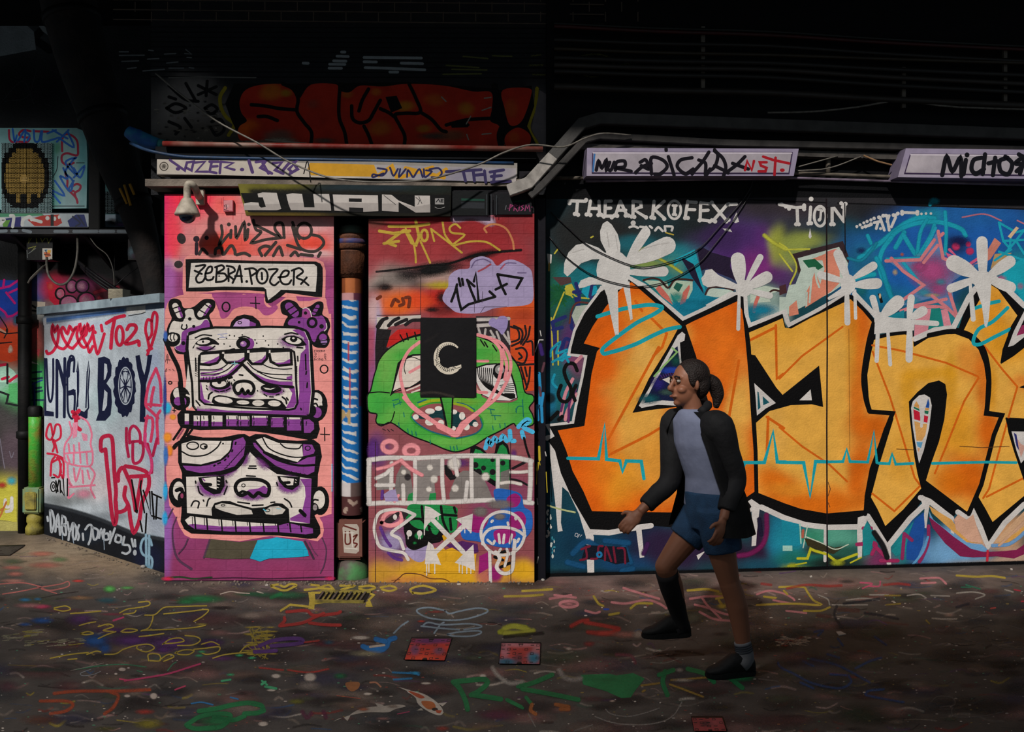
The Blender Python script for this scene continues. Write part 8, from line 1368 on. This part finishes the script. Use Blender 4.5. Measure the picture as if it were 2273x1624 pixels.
# clothes
MJ = mat('black_jacket', '#121214', .8, dirt=.4, dirtcol='#222226', scale=10, bump=.5, bscale=25)
MS = mat('pale_shirt', '#757b93', .8, dirt=.35, dirtcol='#5a6078', scale=14, bump=.4, bscale=20)
MDN = mat('denim', '#22405f', .85, dirt=.5, dirtcol='#16283e', scale=20, bump=.4, bscale=150)
bm = bmesh.new()
loft(bm, [(pel + Vector((0, 0, .01)), .165, .12), (pel.lerp(wai, .5), .15, .108), (wai, .138, .102), (che, .163, .118), (sho + Vector((0, 0, .012)), .15, .098), (nek + Vector((0, 0, -.004)), .08, .074), (nek + Vector((0, 0, .012)), .066, .062)], fd, sd_)
baked('shirt', bm, MS, .008, 5)
bm = bmesh.new()
loft(bm, [(pel + Vector((0, 0, -.10)), .135, .115), (pel + Vector((0, 0, -.02)), .17, .128), (wai + Vector((0, 0, -.07)), .152, .112)], fh, sh_)
tube(bm, [Lh + Vector((0, 0, .02)), Lh.lerp(Lk, .3), Lh.lerp(Lk, .56)], [.108, .104, .098], 20); tube(bm, [Rh + Vector((0, 0, .02)), Rh.lerp(Rk, .3), Rh.lerp(Rk, .52)], [.108, .104, .097], 20)
baked('shorts', bm, MDN, .008, 4)
# open jacket: a shell round back and sides, flaring at the hem
bm = bmesh.new(); rows = []; zz_ = Vector((0, 0, 1))
secs = [(nek + zz_ * .0, .088, .078, 46), (sho + zz_ * .012, .165, .098, 44), (sho - zz_ * .05, .186, .122, 42), (che, .192, .136, 44), (wai, .182, .135, 52), (pel + zz_ * .07, .205, .155, 56), (pel - zz_ * .05, .235, .185, 54), (pel - zz_ * .115, .25, .2, 52)]
for i, (c, a, b, gap) in enumerate(secs):
    t0, t1 = math.radians(90 + gap), math.radians(450 - gap)
    rows.append([bm.verts.new(c + sd_ * ((a + .008 * math.sin(7 * t + i)) * math.cos(t)) + fd * ((b + .01 * math.sin(5 * t + i * 1.3)) * math.sin(t))) for t in (t0 + (t1 - t0) * k / 40 for k in range(41))])
for A, B in zip(rows, rows[1:]):
    for k in range(40): bm.faces.new((A[k], A[k + 1], B[k + 1], B[k]))
th = bmesh.ops.solidify(bm, geom=bm.faces[:], thickness=.012)
jk = bm_obj('jacket', bm, MJ, pr, smooth=True)
for a, e, w, nm in ((Ls, Le, Lw, 'sleeve'), (Rs, Re, Rw, 'sleeve')):
    bm = bmesh.new(); ball(bm, a - (a - sho) * .12 - zz_ * .015, .082, .085, .085)
    tube(bm, [sho.lerp(a, .55), a, a.lerp(e, .5), e, e.lerp(w, .45), e.lerp(w, .8)], [.07, .078, .066, .058, .052, .046], 20, smooth=5)
    for v in bm.verts: v.co += v.co.normalized() * .005 * noise.noise(v.co * 28)
    baked(nm, bm, MJ, .007, 4, jk)
bm = bmesh.new(); tube(bm, [nek + sd_ * .085 + fd * .02 + zz_ * .0, nek + sd_ * .055 - fd * .06 + zz_ * .03, nek - fd * .085 + zz_ * .035, nek - sd_ * .055 - fd * .06 + zz_ * .03, nek - sd_ * .085 + fd * .02], .022, 12); bm_obj('collar', bm, MJ, jk, smooth=True)
# socks and shoes
MSK = mat('striped_sock', '#6c6c70', .9, dirt=.3); MBS = mat('black_sock', '#141316', .9)
bm = bmesh.new(); p = La; tube(bm, [La.lerp(Lk, .16), La.lerp(Lk, .06), La - zz_ * .03, La + fl * .03 - zz_ * .06], [.043, .043, .048, .05], 20); so = bm_obj('sock', bm, MSK, pr, smooth=True)
for k in range(4):
    bm = bmesh.new(); c = La.lerp(Lk, .03 + k * .03); d = (Lk - La).normalized(); tube(bm, [c - d * .003, c + d * .003], .0455, 20, smooth=0); bm_obj('stripe', bm, mat('sock_stripe', '#2c3038', .9), so, smooth=True)
bm = bmesh.new(); tube(bm, [Rk.lerp(Ra, .1), Rk.lerp(Ra, .4), Ra.lerp(Rk, .15), Ra - zz_ * .03, Ra + fr * .03 - zz_ * .05], [.061, .06, .046, .046, .046], 20); bm_obj('sock', bm, MBS, pr, smooth=True)
MSH = mat('black_suede', '#0d0d0e', .75, bump=.3, dirt=.3, dirtcol='#1c1a1a'); MSO = mat('black_rubber', '#0a0a0b', .5)
def shoe(a, d, sole_z):
    s_ = zz_.cross(d).normalized(); o = a - d * .05; o.z = sole_z; L = .262
    up_ = zz_ - d * d.dot(zz_); up_.normalize()
    def ring(t, w, h, h0=.022, n=20):
        c = o + d * (t * L); out = []
        for k in range(n):
            an = 2 * math.pi * k / n; z = math.sin(an); out.append(bm.verts.new(c + s_ * (w * math.copysign(abs(math.cos(an)) ** .8, math.cos(an))) + up_ * (h0 + (h - h0) * (.5 + .5 * z) if z > -.2 else h0)))
        return out
    bm = bmesh.new(); R_ = [ring(*q) for q in ((-.02, .016, .05), (.02, .033, .088), (.12, .039, .106), (.26, .042, .112), (.38, .043, .118), (.48, .044, .112), (.62, .047, .086), (.78, .047, .06), (.92, .038, .05), (1.0, .018, .036))]
    for A, B in zip(R_, R_[1:]):
        for k in range(20): bm.faces.new((A[k], A[(k + 1) % 20], B[(k + 1) % 20], B[k]))
    bm.faces.new(R_[0][::-1]); bm.faces.new(R_[-1]); st = bm_obj('shoe', bm, MSH, pr, smooth=True)
    bm = bmesh.new(); out = []
    for t, w in ((-.03, .012), (0, .03), (.1, .041), (.3, .042), (.6, .05), (.8, .05), (.93, .04), (1.01, .02), (1.03, 0)): out.append((t, w))
    pts = [o + d * (t * L) + s_ * w for t, w in out] + [o + d * (t * L) - s_ * w for t, w in out[-2::-1]]
    prism(bm, pts, up_ * .03); bm_obj('sole', bm, MSO, st, bevel=.006)
shoe(La + fl * -.0, fl, .001); shoe(Ra, fr, Ra.z - .082)
